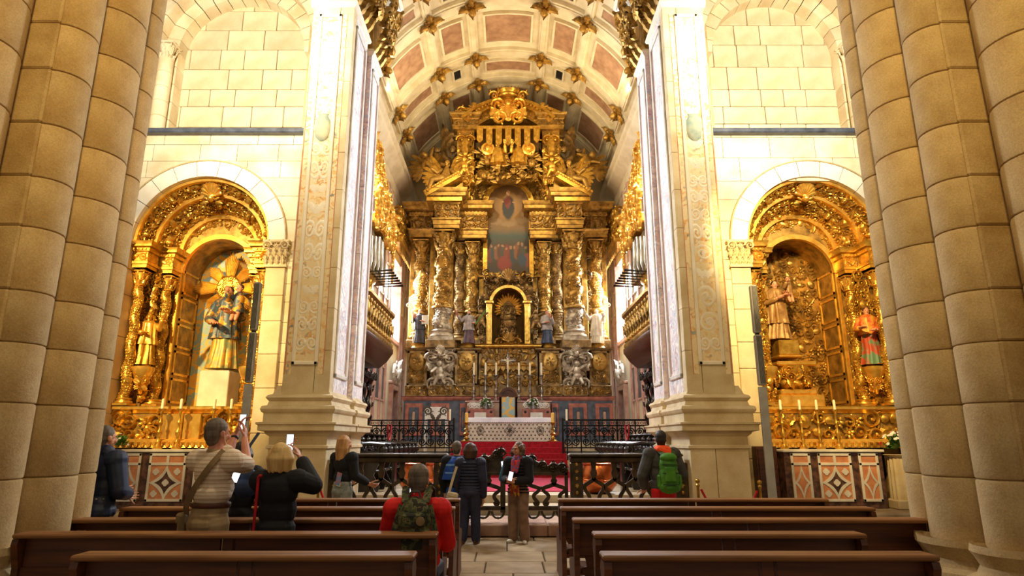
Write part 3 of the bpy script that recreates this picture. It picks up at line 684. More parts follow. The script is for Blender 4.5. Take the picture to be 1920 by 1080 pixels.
# ---------------------------------------------------------------- crossing piers with painted pilasters
PX, PY = 3.2, 11.3
def crossing_pier(s):
    side = 'left' if s < 0 else 'right'
    m = MB(s); m.box((PX+.12, PY+.12, 0), (4.04, 13.3, 17)); m.box((PX+.12, 13.16, 0), (4.72, 14.25, 17))
    pier = m.build('crossing_pier', 'lime_joint', kind='structure', smooth=0, label='tall painted stone pier on the %s of the chancel opening' % side)
    B = lambda name, mm, mt, sm=35, kind=None: mm.build(name, mt, pier, sm, kind)
    # pedestal
    path = [(PX-.02, 14.2, 0), (PX-.02, PY, 0), (4.2, PY, 0), (4.2, 13.0, 0)]
    z = 0
    for h_, nm in ((.16, 'plinth'), (1.30, 'pedestal_block')):
        m = MB(s)
        if nm == 'plinth': m.box((PX-.12, PY-.12, 0), (4.32, 14.2, .16), .02); B('plinth', m, 'pier_stone', 0)
        else:
            for a, b in ((PX-.02, 3.62), (3.63, 4.2)): m = MB(s); m.box((a, PY, .16), (b, PY+.4, 1.46), .01); B('pedestal_block', m, 'pier_stone', 0)
            for a, b in ((PY+.4, 12.55), (13.0, 13.9)): m = MB(s); m.box((PX-.02, a, .16), (PX+.3, b, 1.46), .01); B('pedestal_block', m, 'pier_stone', 0)
    def mold(name, prof, mt='pier_stone'):
        m = MB(s)
        for pth in ([(PX+.1, 12.55, 0), (PX-.02, 12.55, 0), (PX-.02, PY, 0), (4.2, PY, 0), (4.2, 13.0, 0)], [(PX+.1, 13.9, 0), (PX-.02, 13.9, 0), (PX-.02, 13.0, 0), (PX+.1, 13.0, 0)], [(PX+.08, 14.2, 0), (PX+.08, 12.2, 0)]): m.molding([(-.3, prof[0][1])]+prof+[(-.3, prof[-1][1])], pth)
        B(name, m, mt, 40)
    mold('pedestal_foot', [(.07, .16), (.07, .22), (.03, .27)])
    mold('pedestal_moulding', [(0, 1.44), (.035, 1.46), (.035, 1.50), (0, 1.52)])
    mold('pedestal_cornice', [(0, 1.50), (0, 1.66), (.05, 1.70), (.07, 1.74), (.16, 1.76), (.16, 1.85), (.19, 1.87), (.19, 1.90), (.02, 1.92)])
    mold('attic_base', [(.10, 1.91), (.10, 2.06), (.13, 2.08), (.15, 2.13), (.13, 2.18), (.06, 2.20), (.04, 2.27), (.06, 2.29), (.09, 2.33), (.07, 2.37), (.0, 2.40), (-.06, 2.55)])
    # shaft courses
    z = 2.4; r = random.Random(4)
    while z < 10.4:
        h_ = min(.78, 10.42-z)
        xs = [(PX, 3.72), (3.73, 4.05)] if int(z*10) % 2 else [(PX, 3.48), (3.49, 4.05)]
        for a, b in xs: m = MB(s); m.box((a, PY, z+.002), (b, PY+.25, z+h_-.002), .006); B('block', m, 'pier_stone', 0)
        m = MB(s); m.box((PX, PY+.252, z+.002), (PX+.2, 12.55, z+h_-.002), .006); B('block', m, 'fresco_rose', 0)
        m = MB(s); m.box((PX, 13.0, z+.002), (PX+.2, 13.9, z+h_-.002), .006); B('block', m, 'fresco_rose', 0)
        z += h_
    m = MB(s); m.box((PX+.1, 12.5, 2.4), (PX+.2, 13.05, 10.4)); m.box((PX+.1, 13.85, 2.4), (PX+.2, 14.25, 10.4)); B('reveal', m, 'fresco_mauve', 0)
    # front face: framed panel with carved grotesques, painted borders either side
    xa, xb, za, zb = 3.47, 3.88, 2.95, 10.15
    m = MB(s)
    for pth in ([(xa, za), (xb, za), (xb, zb), (xa, zb)],):
        for (x0, z0), (x1, z1) in zip(pth, pth[1:]+pth[:1]):
            w_ = .035; m.box((min(x0, x1)-w_, PY-.035, min(z0, z1)-w_), (max(x0, x1)+w_, PY, max(z0, z1)+w_), .012)
    B('panel_frame', m, 'pale_stone', 0)
    m = MB(s); m.box((xa+.03, PY-.004, za+.03), (xb-.03, PY+.01, zb-.03)); B('panel_ground', m, 'fresco_ochre', 0)
    m = MB(s); rr = random.Random(21+s); z = za+.2; i = 0
    while z < zb-.25:
        k = rr.choice([0, 1, 2, 3]); h_ = rr.uniform(.26, .5); dp = rr.uniform(.03, .07)
        if k < 2:
            for q in (-1, 1): put(m, 's1' if (q > 0) == (k == 0) else 's2', np.array([3.675+q*.10, PY, z+h_/2]), frame((0, -1, 0))@rz(q*rr.uniform(-.3, .3)+(PI if k else 0)), (.22, h_*.85, dp))
        if k == 2: put(m, 's1' if i % 2 else 's2', np.array([3.675, PY, z+h_/2]), frame((0, -1, 0)), (.36, h_*.9, dp))
        if k == 3:
            for q in (-1, 1): put(m, 'leaf', np.array([3.675+q*.08, PY, z+h_/2]), frame((0, -1, 0))@rz(-q*.7), (.26, h_*.8, dp))
        put(m, rr.choice(['leaf', 'ros', 'leaf2', 'shell', 'cher', 'boss']), np.array([3.675+rr.uniform(-.03, .03), PY, z+h_*.5]), frame((0, -1, 0)), (.15, .2, dp*1.2)); z += h_; i += 1
    B('grotesque_relief', m, 'pale_stone', 40, 'stuff')
    m = MB(s); m.box((3.34, PY-.003, 2.75), (3.43, PY+.01, 10.2)); m.box((3.92, PY-.003, 2.75), (4.01, PY+.01, 10.2)); B('painted_border', m, 'fresco_ochre', 0)
    m = MB(s); m.box((3.325, PY-.004, 2.75), (3.338, PY+.01, 10.2)); m.box((4.015, PY-.004, 2.75), (4.035, PY+.01, 9.0)); B('painted_line', m, 'fresco_line', 0)
    m = MB(s); m.lathe([(.05, 7.32), (.13, 7.4), (.16, 7.55), (.15, 7.75), (.10, 7.86), (.12, 7.9)], 14, (3.675, PY-.0, 0), sy=.35); B('painted_vase', m, 'fresco_teal')
    # inner faces: two tall framed painted panels
    for ya, yb in ((11.52, 12.40), (13.10, 13.80)):
        m = MB(s)
        for (y0, y1, z0, z1) in ((ya, yb, 2.72, 2.80), (ya, yb, 10.02, 10.1), (ya, ya+.07, 2.72, 10.1), (yb-.07, yb, 2.72, 10.1)): m.box((PX-.035, y0, z0), (PX, y1, z1), .012)
        B('panel_frame', m, 'white_marble', 0)
        m = MB(s); m.box((PX-.004, ya+.16, 2.9), (PX+.01, yb-.16, 9.95)); B('painted_panel', m, 'fresco_rose', 0)
        m = MB(s); m.box((PX-.006, ya+.10, 2.85), (PX+.01, ya+.15, 10)); m.box((PX-.006, yb-.15, 2.85), (PX+.01, yb-.10, 10)); B('painted_line', m, 'fresco_mauve', 0)
    # necking and gilded capitals, then the arch springing
    m = MB(s)
    for pth in ([(PX+.2, 12.55, 0), (PX, 12.55, 0), (PX, PY, 0), (4.1, PY, 0)], [(PX+.2, 13.9, 0), (PX, 13.9, 0), (PX, 13.0, 0), (PX+.2, 13.0, 0)]): m.molding([(-.2, 10.36), (0, 10.36), (.05, 10.40), (.07, 10.46), (.05, 10.52), (-.2, 10.54)], pth)
    B('necking', m, 'pale_stone')
    for (ya, yb) in ((PY, 12.55), (13.0, 13.9)):
        m = MB(s); m.box((PX, ya, 10.5), (PX+.3, yb, 12.2))
        n = max(3, int((yb-ya)/.26)); rr = random.Random(2)
        for ti in range(4):
            for k in range(n):
                yy = ya+(k+.5*(ti % 2)+.25)*(yb-ya)/n; put(m, rr.choice(['leaf2', 'leaf', 's1']), np.array([PX-.05-.10*ti, yy, 10.68+.38*ti]), frame((-1, 0, -.5)), (.38, .55, .5))
        scatter(m, plane_patch((PX-.28, yb, 10.9), (0, ya-yb, 0), (-.12, 0, 1.2)), .26, rr, lift=.0)
        B('gilded_capital', m, 'gold_dark', 40, 'stuff')
        m = MB(s); m.box((PX-.5, ya-.12, 12.2), (PX+.4, yb+.12, 12.45), .03); B('abacus', m, 'pale_stone', 0)
    return pier
for s in (-1, 1): crossing_pier(s)
m = MB()
for ya, yb, rr in ((PY, 12.55, 3.2), (12.5, 14.25, 3.3)): m.arcband((0, 12.45), rr, rr+1.2, ya, yb, 0, PI, 40)
m.build('chancel_arch', 'pier_stone', kind='structure', label='stone arch that opens onto the chancel')

# ---------------------------------------------------------------- chancel walls, cornice, vault
CXW, VC, VR = 4.75, 11.78, 5.0
def chancel_wall(s):
    side = 'left' if s < 0 else 'right'; m = MB(s); wy0, wy1, wz0, wz1 = 24.3, 26.5, 5.6, 9.0; dy0, dy1, dz = 25.3, 26.5, 3.6
    m.box((CXW, 13.9, 0), (CXW+.42, wy0, 13)); m.box((CXW, wy1, 0), (CXW+.42, 28.6, 13)); m.box((CXW, wy0, dz), (CXW+.42, wy1, wz0)); m.box((CXW, wy0, wz1), (CXW+.42, wy1, 13)); m.box((CXW, wy0, 0), (CXW+.42, dy0, dz))
    w = m.build('wall_chancel_'+side, 'vault_stone', kind='structure', smooth=0, label='marble-panelled %s wall of the chancel' % side)
    m = MB(s); m.molding([(-.4, 11.55), (.02, 11.55), (.06, 11.7), (.06, 11.95), (.14, 12.0), (.2, 12.12), (.34, 12.2), (.42, 12.3), (.42, 12.5), (.50, 12.56), (.50, 12.75), (-.4, 12.8)], [(CXW, 28.5, 0), (CXW, 13.9, 0)]); m.build('cornice', 'vault_stone', w)
    # panels: frames proud of the wall, marble fields inside
    rows = ((3.0, 4.3, 'grey_marble'), (4.6, 6.6, 'pink_marble'), (6.9, 8.0, 'grey_marble'), (8.3, 10.0, 'pink_marble'), (10.3, 11.4, 'pink_marble'))
    ys = [14.4, 15.5, 16.6, 17.7, 18.8, 19.9, 21.0, 22.1, 23.2, 24.1]; ys2 = [26.75, 27.5, 28.3]
    for a, b in list(zip(ys, ys[1:]))+list(zip(ys2, ys2[1:])):
        for i, (z0, z1, mt) in enumerate(rows):
            k = MB(s); k.box((CXW-.03, a+.24, z0+.08), (CXW+.02, b-.24, z1-.08), .012); k.build('panel', mt, w, 0)
            k = MB(s)
            for (y0, y1, q0, q1) in ((a+.14, b-.14, z0, z0+.07), (a+.14, b-.14, z1-.07, z1), (a+.14, a+.22, z0, z1), (b-.22, b-.14, z0, z1)): k.box((CXW-.06, y0, q0), (CXW+.01, y1, q1), .015)
            k.build('panel_frame', 'rose_marble' if i < 2 else 'vault_stone', w, 0)
    for yy in ys+ys2:
        k = MB(s); k.box((CXW-.07, yy-.11, 1.5), (CXW+.01, yy+.11, 11.55), .02); k.build('pilaster', 'rose_marble', w, 0)
    # window and door
    n = 1 if s < 0 else 2
    win = MB(s); win.box((CXW+.3, wy0, wz0), (CXW+.34, wy1, wz1)); wo = win.build('window_%d' % n, 'daylight_pane', kind='structure', smooth=0, label='tall bright window in the %s chancel wall' % side)
    k = MB(s)
    for (y0, y1, q0, q1) in ((wy0-.12, wy1+.12, wz0-.14, wz0+.03), (wy0-.12, wy0+.03, wz0+.031, wz1), (wy1-.03, wy1+.12, wz0+.031, wz1)): k.box((CXW-.1, y0, q0), (CXW+.29, y1, q1), .02)
    k.build('window_frame', 'rose_marble', wo, 0)
    d = MB(s); d.box((CXW+.2, dy0, 1.5), (CXW+.28, dy1, dz)); do = d.build('door_%d' % n, 'dark_wood', kind='structure', smooth=0, label='dark doorway below the %s chancel window' % side)
    k = MB(s)
    for (y0, y1, q0, q1) in ((dy0-.2, dy0+.03, 1.5, dz+.19), (dy1-.03, dy1+.2, 1.5, dz+.19), (dy0+.031, dy1-.031, dz-.03, dz+.18), (dy0-.3, dy1+.3, dz+.191, dz+.3)): k.box((CXW-.16, y0, q0), (CXW+.19, y1, q1), .03)
    k.build('door_frame', 'rose_marble', do, 0)
    k = MB(s); cy = (dy0+dy1)/2
    for q in (-1, 1):
        put(k, 's1' if q > 0 else 's2', np.array([CXW-.15, cy+q*.45, dz+.62]), frame((-1, 0, 0)), (.75, .75, .5)); put(k, 'leaf2', np.array([CXW-.2, cy+q*.2, dz+.75]), frame((-1, 0, .2))@rz(-q*.5), (.5, .8, .6))
    put(k, 'leaf2', np.array([CXW-.2, cy, dz+.85]), frame((-1, 0, .1)), (.6, .9, .8)); k.build('scroll_pediment', 'white_marble', do)
    return w
for s in (-1, 1): chancel_wall(s)
m = MB(); m.box((-5.3, 28.4, 0), (5.3, 28.8, 17.2)); m.build('wall_back', 'vault_stone', kind='structure', label='end wall of the chancel behind the retable', smooth=0)
def vslab(mb, y0, y1, p0, p1, r0, r1, seg=None):
    seg = seg or max(2, int(abs(p1-p0)/math.radians(5))); rings = []
    for p in np.linspace(p0, p1, seg+1):
        sn, cs = math.sin(p), math.cos(p); rings.append([(r0*sn, y0, VC+r0*cs), (r0*sn, y1, VC+r0*cs), (r1*sn, y1, VC+r1*cs), (r1*sn, y0, VC+r1*cs)])
    mb.loft(rings)
rad = math.radians
RINGS = [12.7, 15.8, 17.6, 19.2, 22.3, 24.1, 27.5]; RIBS = [15.6, 34.2, 62.0]
m = MB(); vslab(m, 13.8, 28.6, rad(-78), rad(78), VR+.12, VR+.4, 40)
vault = m.build('ceiling', 'vault_stone', kind='structure', label='cream coffered barrel vault over the chancel')
for Y in RINGS[1:]:
    m = MB(); vslab(m, Y-.26, Y+.26, rad(-73), rad(73), VR-.02, VR+.15, 44); vslab(m, Y-.17, Y+.17, rad(-73), rad(73), VR-.06, VR, 44); m.build('transverse_rib', 'vault_stone', vault)
for p in RIBS+[72.5]:
    for q in (-1, 1):
        m = MB(); dw = .17/VR; vslab(m, 13.8, 28.4, rad(q*p)-dw, rad(q*p)+dw, VR-.02, VR+.15, 2); vslab(m, 13.8, 28.4, rad(q*p)-dw*.55, rad(q*p)+dw*.55, VR-.06, VR, 2); m.build('longitudinal_rib', 'vault_stone', vault)
bays = [(13.9, 15.8, 'L')]+[(a, b, 'L' if b-a > 2.5 else 'S') for a, b in zip(RINGS[1:], RINGS[2:])]
fields = [(-15.6, 15.6, 'c'), (15.6, 34.2, 'm'), (34.2, 62, 'o'), (-34.2, -15.6, 'm'), (-62, -34.2, 'o')]
for a, b, kind in bays:
    for p0, p1, f in fields:
        g = .17/VR+rad(1.0); f0, f1 = rad(p0)+g, rad(p1)-g; y0, y1 = a+.3, b-.3
        mg = .25 if kind == 'L' else .2; ag = mg/VR*1.0
        if f == 'm' : ag = .16/VR
        P0, P1, Q0, Q1 = f0+ag, f1-ag, y0+mg+(.22 if kind == 'L' else .08), y1-mg-(.22 if kind == 'L' else .08)
        if f == 'm' and kind == 'S': P0 += .05; P1 -= .05
        fr = .075; fa = fr/VR
        m = MB(); vslab(m, Q0, Q1, P0, P1, VR+.04, VR+.14); m.build('coffer_panel', ('black_marble' if kind == 'S' and f == 'm' else 'pink_marble'), vault)
        m = MB(); vslab(m, Q0-fr, Q0, P0-fa, P1+fa, VR, VR+.14); vslab(m, Q1, Q1+fr, P0-fa, P1+fa, VR, VR+.14); vslab(m, Q0, Q1, P0-fa, P0, VR, VR+.14, 1); vslab(m, Q0, Q1, P1, P1+fa, VR, VR+.14, 1); m.build('coffer_frame', 'vault_stone', vault)
m = MB()
for k in range(4):
    a = PI/4*0+k*PI/2; put(m, 'leaf2', (.22*math.cos(a), .22*math.sin(a), .04), rz(a-PI/2), (.34, .46, .5)); put(m, 'leaf', (.15*math.cos(a+PI/4), .15*math.sin(a+PI/4), .02), rz(a+PI/4-PI/2), (.22, .26, .4))
put(m, 'ros', (0, 0, .08), np.eye(3), .32); m.ball((0, 0, .22), (.10, .10, .12), 8, 5)
boss_me = m.mesh('gilded_boss', 40); boss_me.materials.append(MATS['gold_dark'])
for Y in RINGS[2:]:
    for p in RIBS:
        for q in (-1, 1):
            a = rad(q*p); n = Vector((-math.sin(a), 0, -math.cos(a))); o = link('gilded_boss', boss_me, vault); R = frame(n, (0, 1, 0)); o.matrix_local = Matrix.Translation(Vector((0, Y, VC))-n*(VR-.06)) @ Matrix(R.tolist()).to_4x4() @ Matrix.Scale(1.25, 4)

# ---------------------------------------------------------------- nave piers in the foreground
def nave_pier(s):
    side = 'left' if s < 0 else 'right'
    t = thing('nave_pier', 'massive compound granite pier at the %s edge of the picture' % side, 'pier', (s*4.7, 5.6, 0), kind='structure')
    D_ = .15 if s < 0 else 0.0
    m = MB(s); m.box((4.12+D_, 5.12, 0), (5.6+D_, 6.5, 13)); m.box((4.45+D_, 4.80, 0), (5.3+D_, 6.8, 13)); m.build('core', 'granite_joint', t, 0)
    shafts = [((3.99+D_, 5.72), .315, 0.0), ((3.98+D_, 5.2), .22, .12), ((4.02+D_, 6.2), .22, .2), ((4.36+D_, 4.66), .32, .05), ((4.98+D_, 4.62), .30, .05), ((5.42+D_, 5.0), .26, .05), ((5.75+D_, 5.6), .30, .05)]
    zj = [zf(y, 5.5) for y in (1020, 895, 760, 656, 567, 458, 372, 280, 187, 107, 20)]; zj += [zj[-1]+.42*(i+1) for i in range(9)]
    for (cx, cy), r_, off in shafts:
        m = MB(s); h_ = .47
        m.lathe([(r_-.02, 0), (r_-.004, .008), (r_, .022), (r_, h_-.022), (r_-.004, h_-.008), (r_-.02, h_)], 26, (0, 0, 0)); me = m.mesh('drum'); me.materials.append(MATS['granite'])
        k = MB(s); k.lathe([(r_-.03, .5), (r_-.03, 13)], 16, (cx, cy, 0)); k.build('shaft_core', 'granite_joint', t)
        for z0, z1 in zip(zj, zj[1:]):
            o = link('drum', me, t); o.location = (s*cx, cy, z0); o.scale.z = (z1-z0)/h_
        k = MB(s); k.lathe([(r_+.16, .42), (r_+.18, .48), (r_+.16, .55), (r_+.09, .58), (r_+.06, .64), (r_+.09, .70), (r_+.12, .745), (r_+.11, .80), (r_+.04, zj[0]-.02), (r_-.01, zj[0])], 26, (cx, cy, 0)); k.build('base', 'granite', t)
        k = MB(s); k.box((cx-r_-.2, cy-r_-.2, 0), (cx+r_+.2, cy+r_+.2, .42), .03); k.build('plinth', 'granite', t, 0)
    # flat arris courses between the shafts
    for (x0, x1, y0, y1, off) in ((3.93+D_, 4.5+D_, 4.96, 5.5, .2), (4.10+D_, 4.5+D_, 5.52, 6.2, .35)):
        for z0, z1 in zip([.1]+zj, zj):
            m = MB(s); m.box((x0, y0, z0+.003), (x1, y1, z1-.003), .015); m.build('block', 'granite', t, 0)
    return t
for s in (-1, 1): nave_pier(s)
# ================================================================ FIGURES (shared by statues and angels)
def drape(mb, c, h, secs, folds=9, amp=.09, seed=0, seg=40, lev=26, yaw=0):
    """robe: secs = [(height fraction, rx, ry, ox, oy)], folds deepen towards the hem"""
    r = random.Random(seed); p1, p2, tw = r.uniform(0, 6), r.uniform(0, 6), r.uniform(-1.5, 1.5); S_ = np.array(secs, float); an = np.linspace(0, 2*PI, seg, endpoint=False); rings = []
    R = rz(yaw)
    for t in np.linspace(S_[0, 0], S_[-1, 0], lev):
        q = [np.interp(t, S_[:, 0], S_[:, k]) for k in range(1, 5)]; a = amp*(1-t)**.8
        f = 1+a*(.6*np.sin(folds*an+p1+tw*t*3)+.4*np.sin(round(folds*1.7)*an+p2-tw*t*2))
        V = np.stack([q[2]+q[0]*f*np.cos(an), q[3]+q[1]*f*np.sin(an), np.full(seg, t)], 1)*h
        rings.append(V@R.T+np.asarray(c, float))
    mb.loft(rings)
def fig_head(skin, hair, c, h, yaw=0, beard=False, veil=False, hat=None, hairlen=.0):
    """c = chin-level centre, h = head height, looking along -y when yaw = 0"""
    R = rz(yaw); L = lambda *p: np.asarray(c)+R@(np.array(p)*h)
    skin.ball(L(0, .0, .55), np.array([.36, .42, .5])*h, 12, 9, R); skin.ball(L(0, -.1, .22), np.array([.27, .28, .22])*h, 10, 6, R)
    skin.capsule(L(0, -.40, .60), .04*h, L(0, -.47, .44), .065*h, 6); skin.capsule(L(0, .02, .2), .2*h, L(0, .05, -.25), .22*h, 8)
    for s in (-1, 1): skin.ball(L(s*.36, .05, .52), np.array([.05, .09, .13])*h, 6, 5, R); hair.ball(L(s*.15, -.385, .6), np.array([.065, .04, .035])*h, 6, 4, R)
    skin.ball(L(0, -.4, .30), np.array([.12, .05, .035])*h, 6, 4, R)
    hair.ball(L(0, .1, .68), np.array([.42, .44, .42])*h, 12, 8, R)
    if hairlen: hair.ball(L(0, .2, .4-hairlen*.4), np.array([.42, .25, .4+hairlen*.5])*h, 10, 8, R)
    if beard: hair.ball(L(0, -.26, .08), np.array([.24, .18, .28])*h, 8, 6, R)
def fig_hand(skin, p, d, h):
    p = np.asarray(p, float); d = np.asarray(d, float)/np.linalg.norm(d); R = frame(d)
    skin.ball(p+d*h*.06, (h*.045, h*.03, h*.07), 8, 5, R)
    for k in range(4): o = R@np.array([(-.033+.022*k)*h, 0, 0]); skin.capsule(p+o+d*h*.10, h*.013, p+o*1.1+d*h*(.165-.012*abs(k-1.3)), h*.01, 5)
    skin.capsule(p+R@np.array([.035*h, 0, 0]), h*.015, p+R@np.array([.07*h, -.01*h, 0])+d*h*.09, h*.011, 5)
def arm(cloth, skin, sh, el, wr, h, r=.055, cuff=.07):
    cloth.capsule(sh, r*h*1.15, el, r*h, 10); cloth.capsule(el, r*h, wr, cuff*h*.8, 10); d = np.asarray(wr)-np.asarray(el); d = d/np.linalg.norm(d)
    skin.capsule(wr, .03*h, np.asarray(wr)+d*.05*h, .027*h, 8); fig_hand(skin, np.asarray(wr)+d*.05*h, d, h)
def wing(mb, p, span, up, side, back=(0, 1, 0)):
    """feathered wing made of overlapping blades fanning from the shoulder"""
    p = np.asarray(p, float)
    for k in range(7):
        a = up-.28*k; L = span*(1-.07*k); d = np.array([side*math.cos(a), .15, math.sin(a)]); q = p+np.array([side*.05*k*span, .02*k*span, -.03*k*span]); e = q+d*L
        mb.loft(_blade(q, e, span*.10, span*.025))
    mb.capsule(p, span*.09, p+np.array([side*math.cos(up), .1, math.sin(up)])*span*.55, span*.05, 8)
def _blade(a, b, w, t):
    a = np.asarray(a); b = np.asarray(b); d = b-a; d = d/np.linalg.norm(d); n = np.cross(d, (0, 1, 0)); n /= np.linalg.norm(n)+1e-9; y = np.cross(n, d); out = []
    for k, f in ((0, .5), (.35, 1), (.75, .9), (.93, .55), (1, .1)):
        c = a+(b-a)*k; out.append([c+n*w*f, c+y*t*f, c-n*w*f, c-y*t*f])
    return out

# ================================================================ HIGH ALTAR RETABLE
YR = 24.5
def O(off, py, Y): return xf(CX+off, py, Y)          # metres from the axis for a pixel offset
ret = thing('high_altar_retable', 'huge gilded carved retable with twisted columns filling the chancel end', 'retable', (0, YR, 1.53))
RB = lambda mb, name, m, sm=35, kind=None: mb.build(name, m, ret, sm, kind)
z_soc, z_pl, z_ped, z_st = zf(743, 24.0), zf(722, 24.0), zf(652, 24.2), zf(640, 24.3)
hw = abs(O(196, 745, 24.0))
# backboard, stepped
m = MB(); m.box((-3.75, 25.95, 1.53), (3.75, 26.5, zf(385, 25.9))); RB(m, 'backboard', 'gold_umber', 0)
# marble socle with inlaid panels
m = MB(); m.box((-hw, 24.05, 1.53), (hw, 26.2, z_soc)); RB(m, 'socle', 'grey_marble', 0)
m = MB(); m.molding([(-.3, z_soc-.16), (.02, z_soc-.16), (.08, z_soc-.08), (.08, z_soc-.03), (.12, z_soc), (-.3, z_soc+.02)], [(-hw, 26.2, 0), (-hw, 24.05, 0), (hw, 24.05, 0), (hw, 26.2, 0)]); RB(m, 'socle_moulding', 'red_marble')
for s in (-1, 1):
    for a, b in ((196, 160), (148, 110), (94, 78)):
        x0, x1 = O(a, 765, 24.05), O(b, 765, 24.05); x0, x1 = sorted((x0*s, x1*s)); z1 = z_soc-.26; z0 = 1.75; x0 += .06; x1 -= .0
        m = MB(); m.box((x0, 23.99, z0), (x1, 24.06, z1), .02); RB(m, 'marble_frame', 'red_marble', 0)
        g = .15*min(1, (x1-x0)/.7); m = MB(); m.box((x0+g, 23.965, z0+.15), (x1-g, 24.0, z1-.15), .015); RB(m, 'marble_inset', 'grey_marble', 0)
        m = MB(); m.box((x0+2*g, 23.945, z0+.32), (x1-2*g, 23.97, z1-.32), .015); RB(m, 'marble_panel', 'pink_marble', 0)
# gilded plinth course
def carved_box(x0, x1, yf, yb, z0, z1, name, mt='gold_umber', cell=.2, seed=1, frame_w=.05, mix=LUSH, depth=1.3):
    m = MB(); m.box((x0, yf, z0), (x1, yb, z1)); bx_ = RB(m, name, mt, 0)
    m = MB()
    for a, b, c, d in ((x0, x1, z0, z0+frame_w), (x0, x1, z1-frame_w, z1), (x0, x0+frame_w, z0, z1), (x1-frame_w, x1, z0, z1)): m.box((a, yf-.04, c), (b, yf+.001, d), .01)
    m.build('border', mt, bx_, 0)
    m = MB(); scatter(m, plane_patch((x0+frame_w, yf, z0+frame_w), (x1-x0-2*frame_w, 0, 0), (0, 0, z1-z0-2*frame_w)), cell, random.Random(seed), mix, depth=depth, jit=.12); m.build('carving', 'gold_dark', bx_, 40, 'stuff')
i = 0
for s in (-1, 1):
    for a, b, yf in ((194, 150, 24.15), (150, 102, 23.95), (102, 54, 24.15)):
        x0, x1 = sorted((s*O(a, 732, yf), s*O(b, 732, yf))); carved_box(x0, x1, yf, 25.6, z_soc+.01, z_pl, 'plinth_course', cell=.2, seed=i); i += 1
    for a, b, yf in ((190, 152, 24.35), (100, 58, 24.35)):                     # pedestals below the statues
        x0, x1 = sorted((s*O(a, 690, yf), s*O(b, 690, yf))); carved_box(x0, x1, yf, 25.6, z_pl, z_ped-.1, 'pedestal', cell=.17, seed=i+5, frame_w=.1); i += 1
        cxm = (x0+x1)/2; m = MB(); put(m, 'ros', (cxm, yf-.05, (z_pl+z_ped)/2+.2), frame((0, -1, 0)), .42); m.lathe([(.26, 0), (.30, .03), (.30, .06), (.26, .09)], 20, (cxm, yf, (z_pl+z_ped)/2+.2), R=rx(PI/2), sy=1.2); RB(m, 'medallion', 'gold_dark')
        m = MB(); m.molding([(-.2, z_ped-.16), (.0, z_ped-.16), (.05, z_ped-.1), (.12, z_ped-.06), (.12, z_ped-.02), (.16, z_ped), (-.3, z_ped+.01)], [(x0-.04, 25.6, 0), (x0-.04, yf, 0), (x1+.04, yf, 0), (x1+.04, 25.6, 0)]); RB(m, 'pedestal_cornice', 'gold_umber')
        m = MB(); m.lathe([(.30, z_ped), (.34, z_ped+.03), (.30, z_ped+.07), (.26, z_ped+.14), (.29, z_ped+.18), (.32, z_ped+.2)], 20, (cxm, yf+.32, 0)); RB(m, 'statue_stand', 'gold_dark')
    # console carrying the great column
    xc = s*O(128, 690, 23.9); m = MB(s if False else 1); rr = random.Random(31)
    m.lathe([(.12, z_pl-.15), (.34, z_pl), (.30, z_pl+.25), (.34, z_pl+.6), (.44, z_pl+1.0), (.50, z_ped-.22), (.48, z_ped-.12)], 16, (xc, 24.4, 0)); m.box((xc-.55, 24.0, z_ped-.14), (xc+.55, 25.2, z_ped-.02), .03)
    scatter(m, cyl_patch((xc, 24.4), lambda v: .3+.22*v, z_pl-.15, z_ped-.2, -PI*.98, -.02*PI), .24, rr, ['s1', 's2', 's3', 'leaf2', 'leaf', 'ros', 'boss'], 1.3)
    put(m, 'putto', (xc, 23.95, z_pl+.42), frame((0, -1, 0)), 1.0); put(m, 'cher', (xc, 23.8, z_ped-.35), frame((0, -1, .2)), .5); put(m, 'shell', (xc, 23.8, z_ped-.12), frame((0, -1, 0)), .42)
    for q in (-1, 1): put(m, 's1' if q > 0 else 's2', (xc+q*.36, 23.98, z_ped-.45), frame((0, -1, 0)), .5); put(m, 's2' if q > 0 else 's1', (xc+q*.3, 24.0, z_pl+.02), frame((0, -1, 0)), .5); put(m, 'leaf2', (xc+q*.42, 24.0, z_pl+.75), frame((0, -1, 0))@rz(-q*.6), .5)
    RB(m, 'column_console', 'silvered_wood', 40)
    # columns: outer, great, half-hidden, inner
    for off, Y, ytop, ybot, r_, name, mt, hd in ((166, 25.35, 452, 640, .29, 'outer_column', 'gold_dark', s), (123, 24.4, 436, 641, .38, 'great_column', 'gold_dark', s), (91, 25.5, 458, 640, .25, 'rear_column', 'gold_umber', -s), (68, 25.2, 456, 640, .26, 'inner_column', 'gold_dark', -s)):
        x = s*O(off, 560, Y); zt, zb = zf(ytop, Y), zf(ybot, Y); hc = r_*2.0; hb = r_*1.25; z1 = zt-hc
        third = zb+hb+(z1-zb-hb)*.27
        m = MB(); twisted_column(m, (x, Y), third, z1, r_*1.0, 3.2, hd, .085, 18, 60, True, r_*.38); col_ = RB(m, 'twisted_column', mt, 50)
        m = MB(); attic_base(m, (x, Y), zb, hb, r_*.92); m.build('base', mt if name != 'great_column' else 'silvered_wood', col_)
        m = MB(); twisted_column(m, (x, Y), zb+hb, third, r_*1.05, 1.2, hd, .07, 18, 26, True, r_*.36); m.build('lower_drum', 'silvered_wood' if name == 'great_column' else mt, col_, 50)
        m = MB(); m.lathe([(r_*.98, third-.06), (r_*1.12, third-.03), (r_*1.12, third+.03), (r_*.98, third+.06)], 18, (x, Y, 0)); m.build('collar', mt, col_)
        m = MB(); corinthian(m, (x, Y), z1, hc, r_*.85, 7, 14); m.build('capital', 'gold_dark', col_, 45)
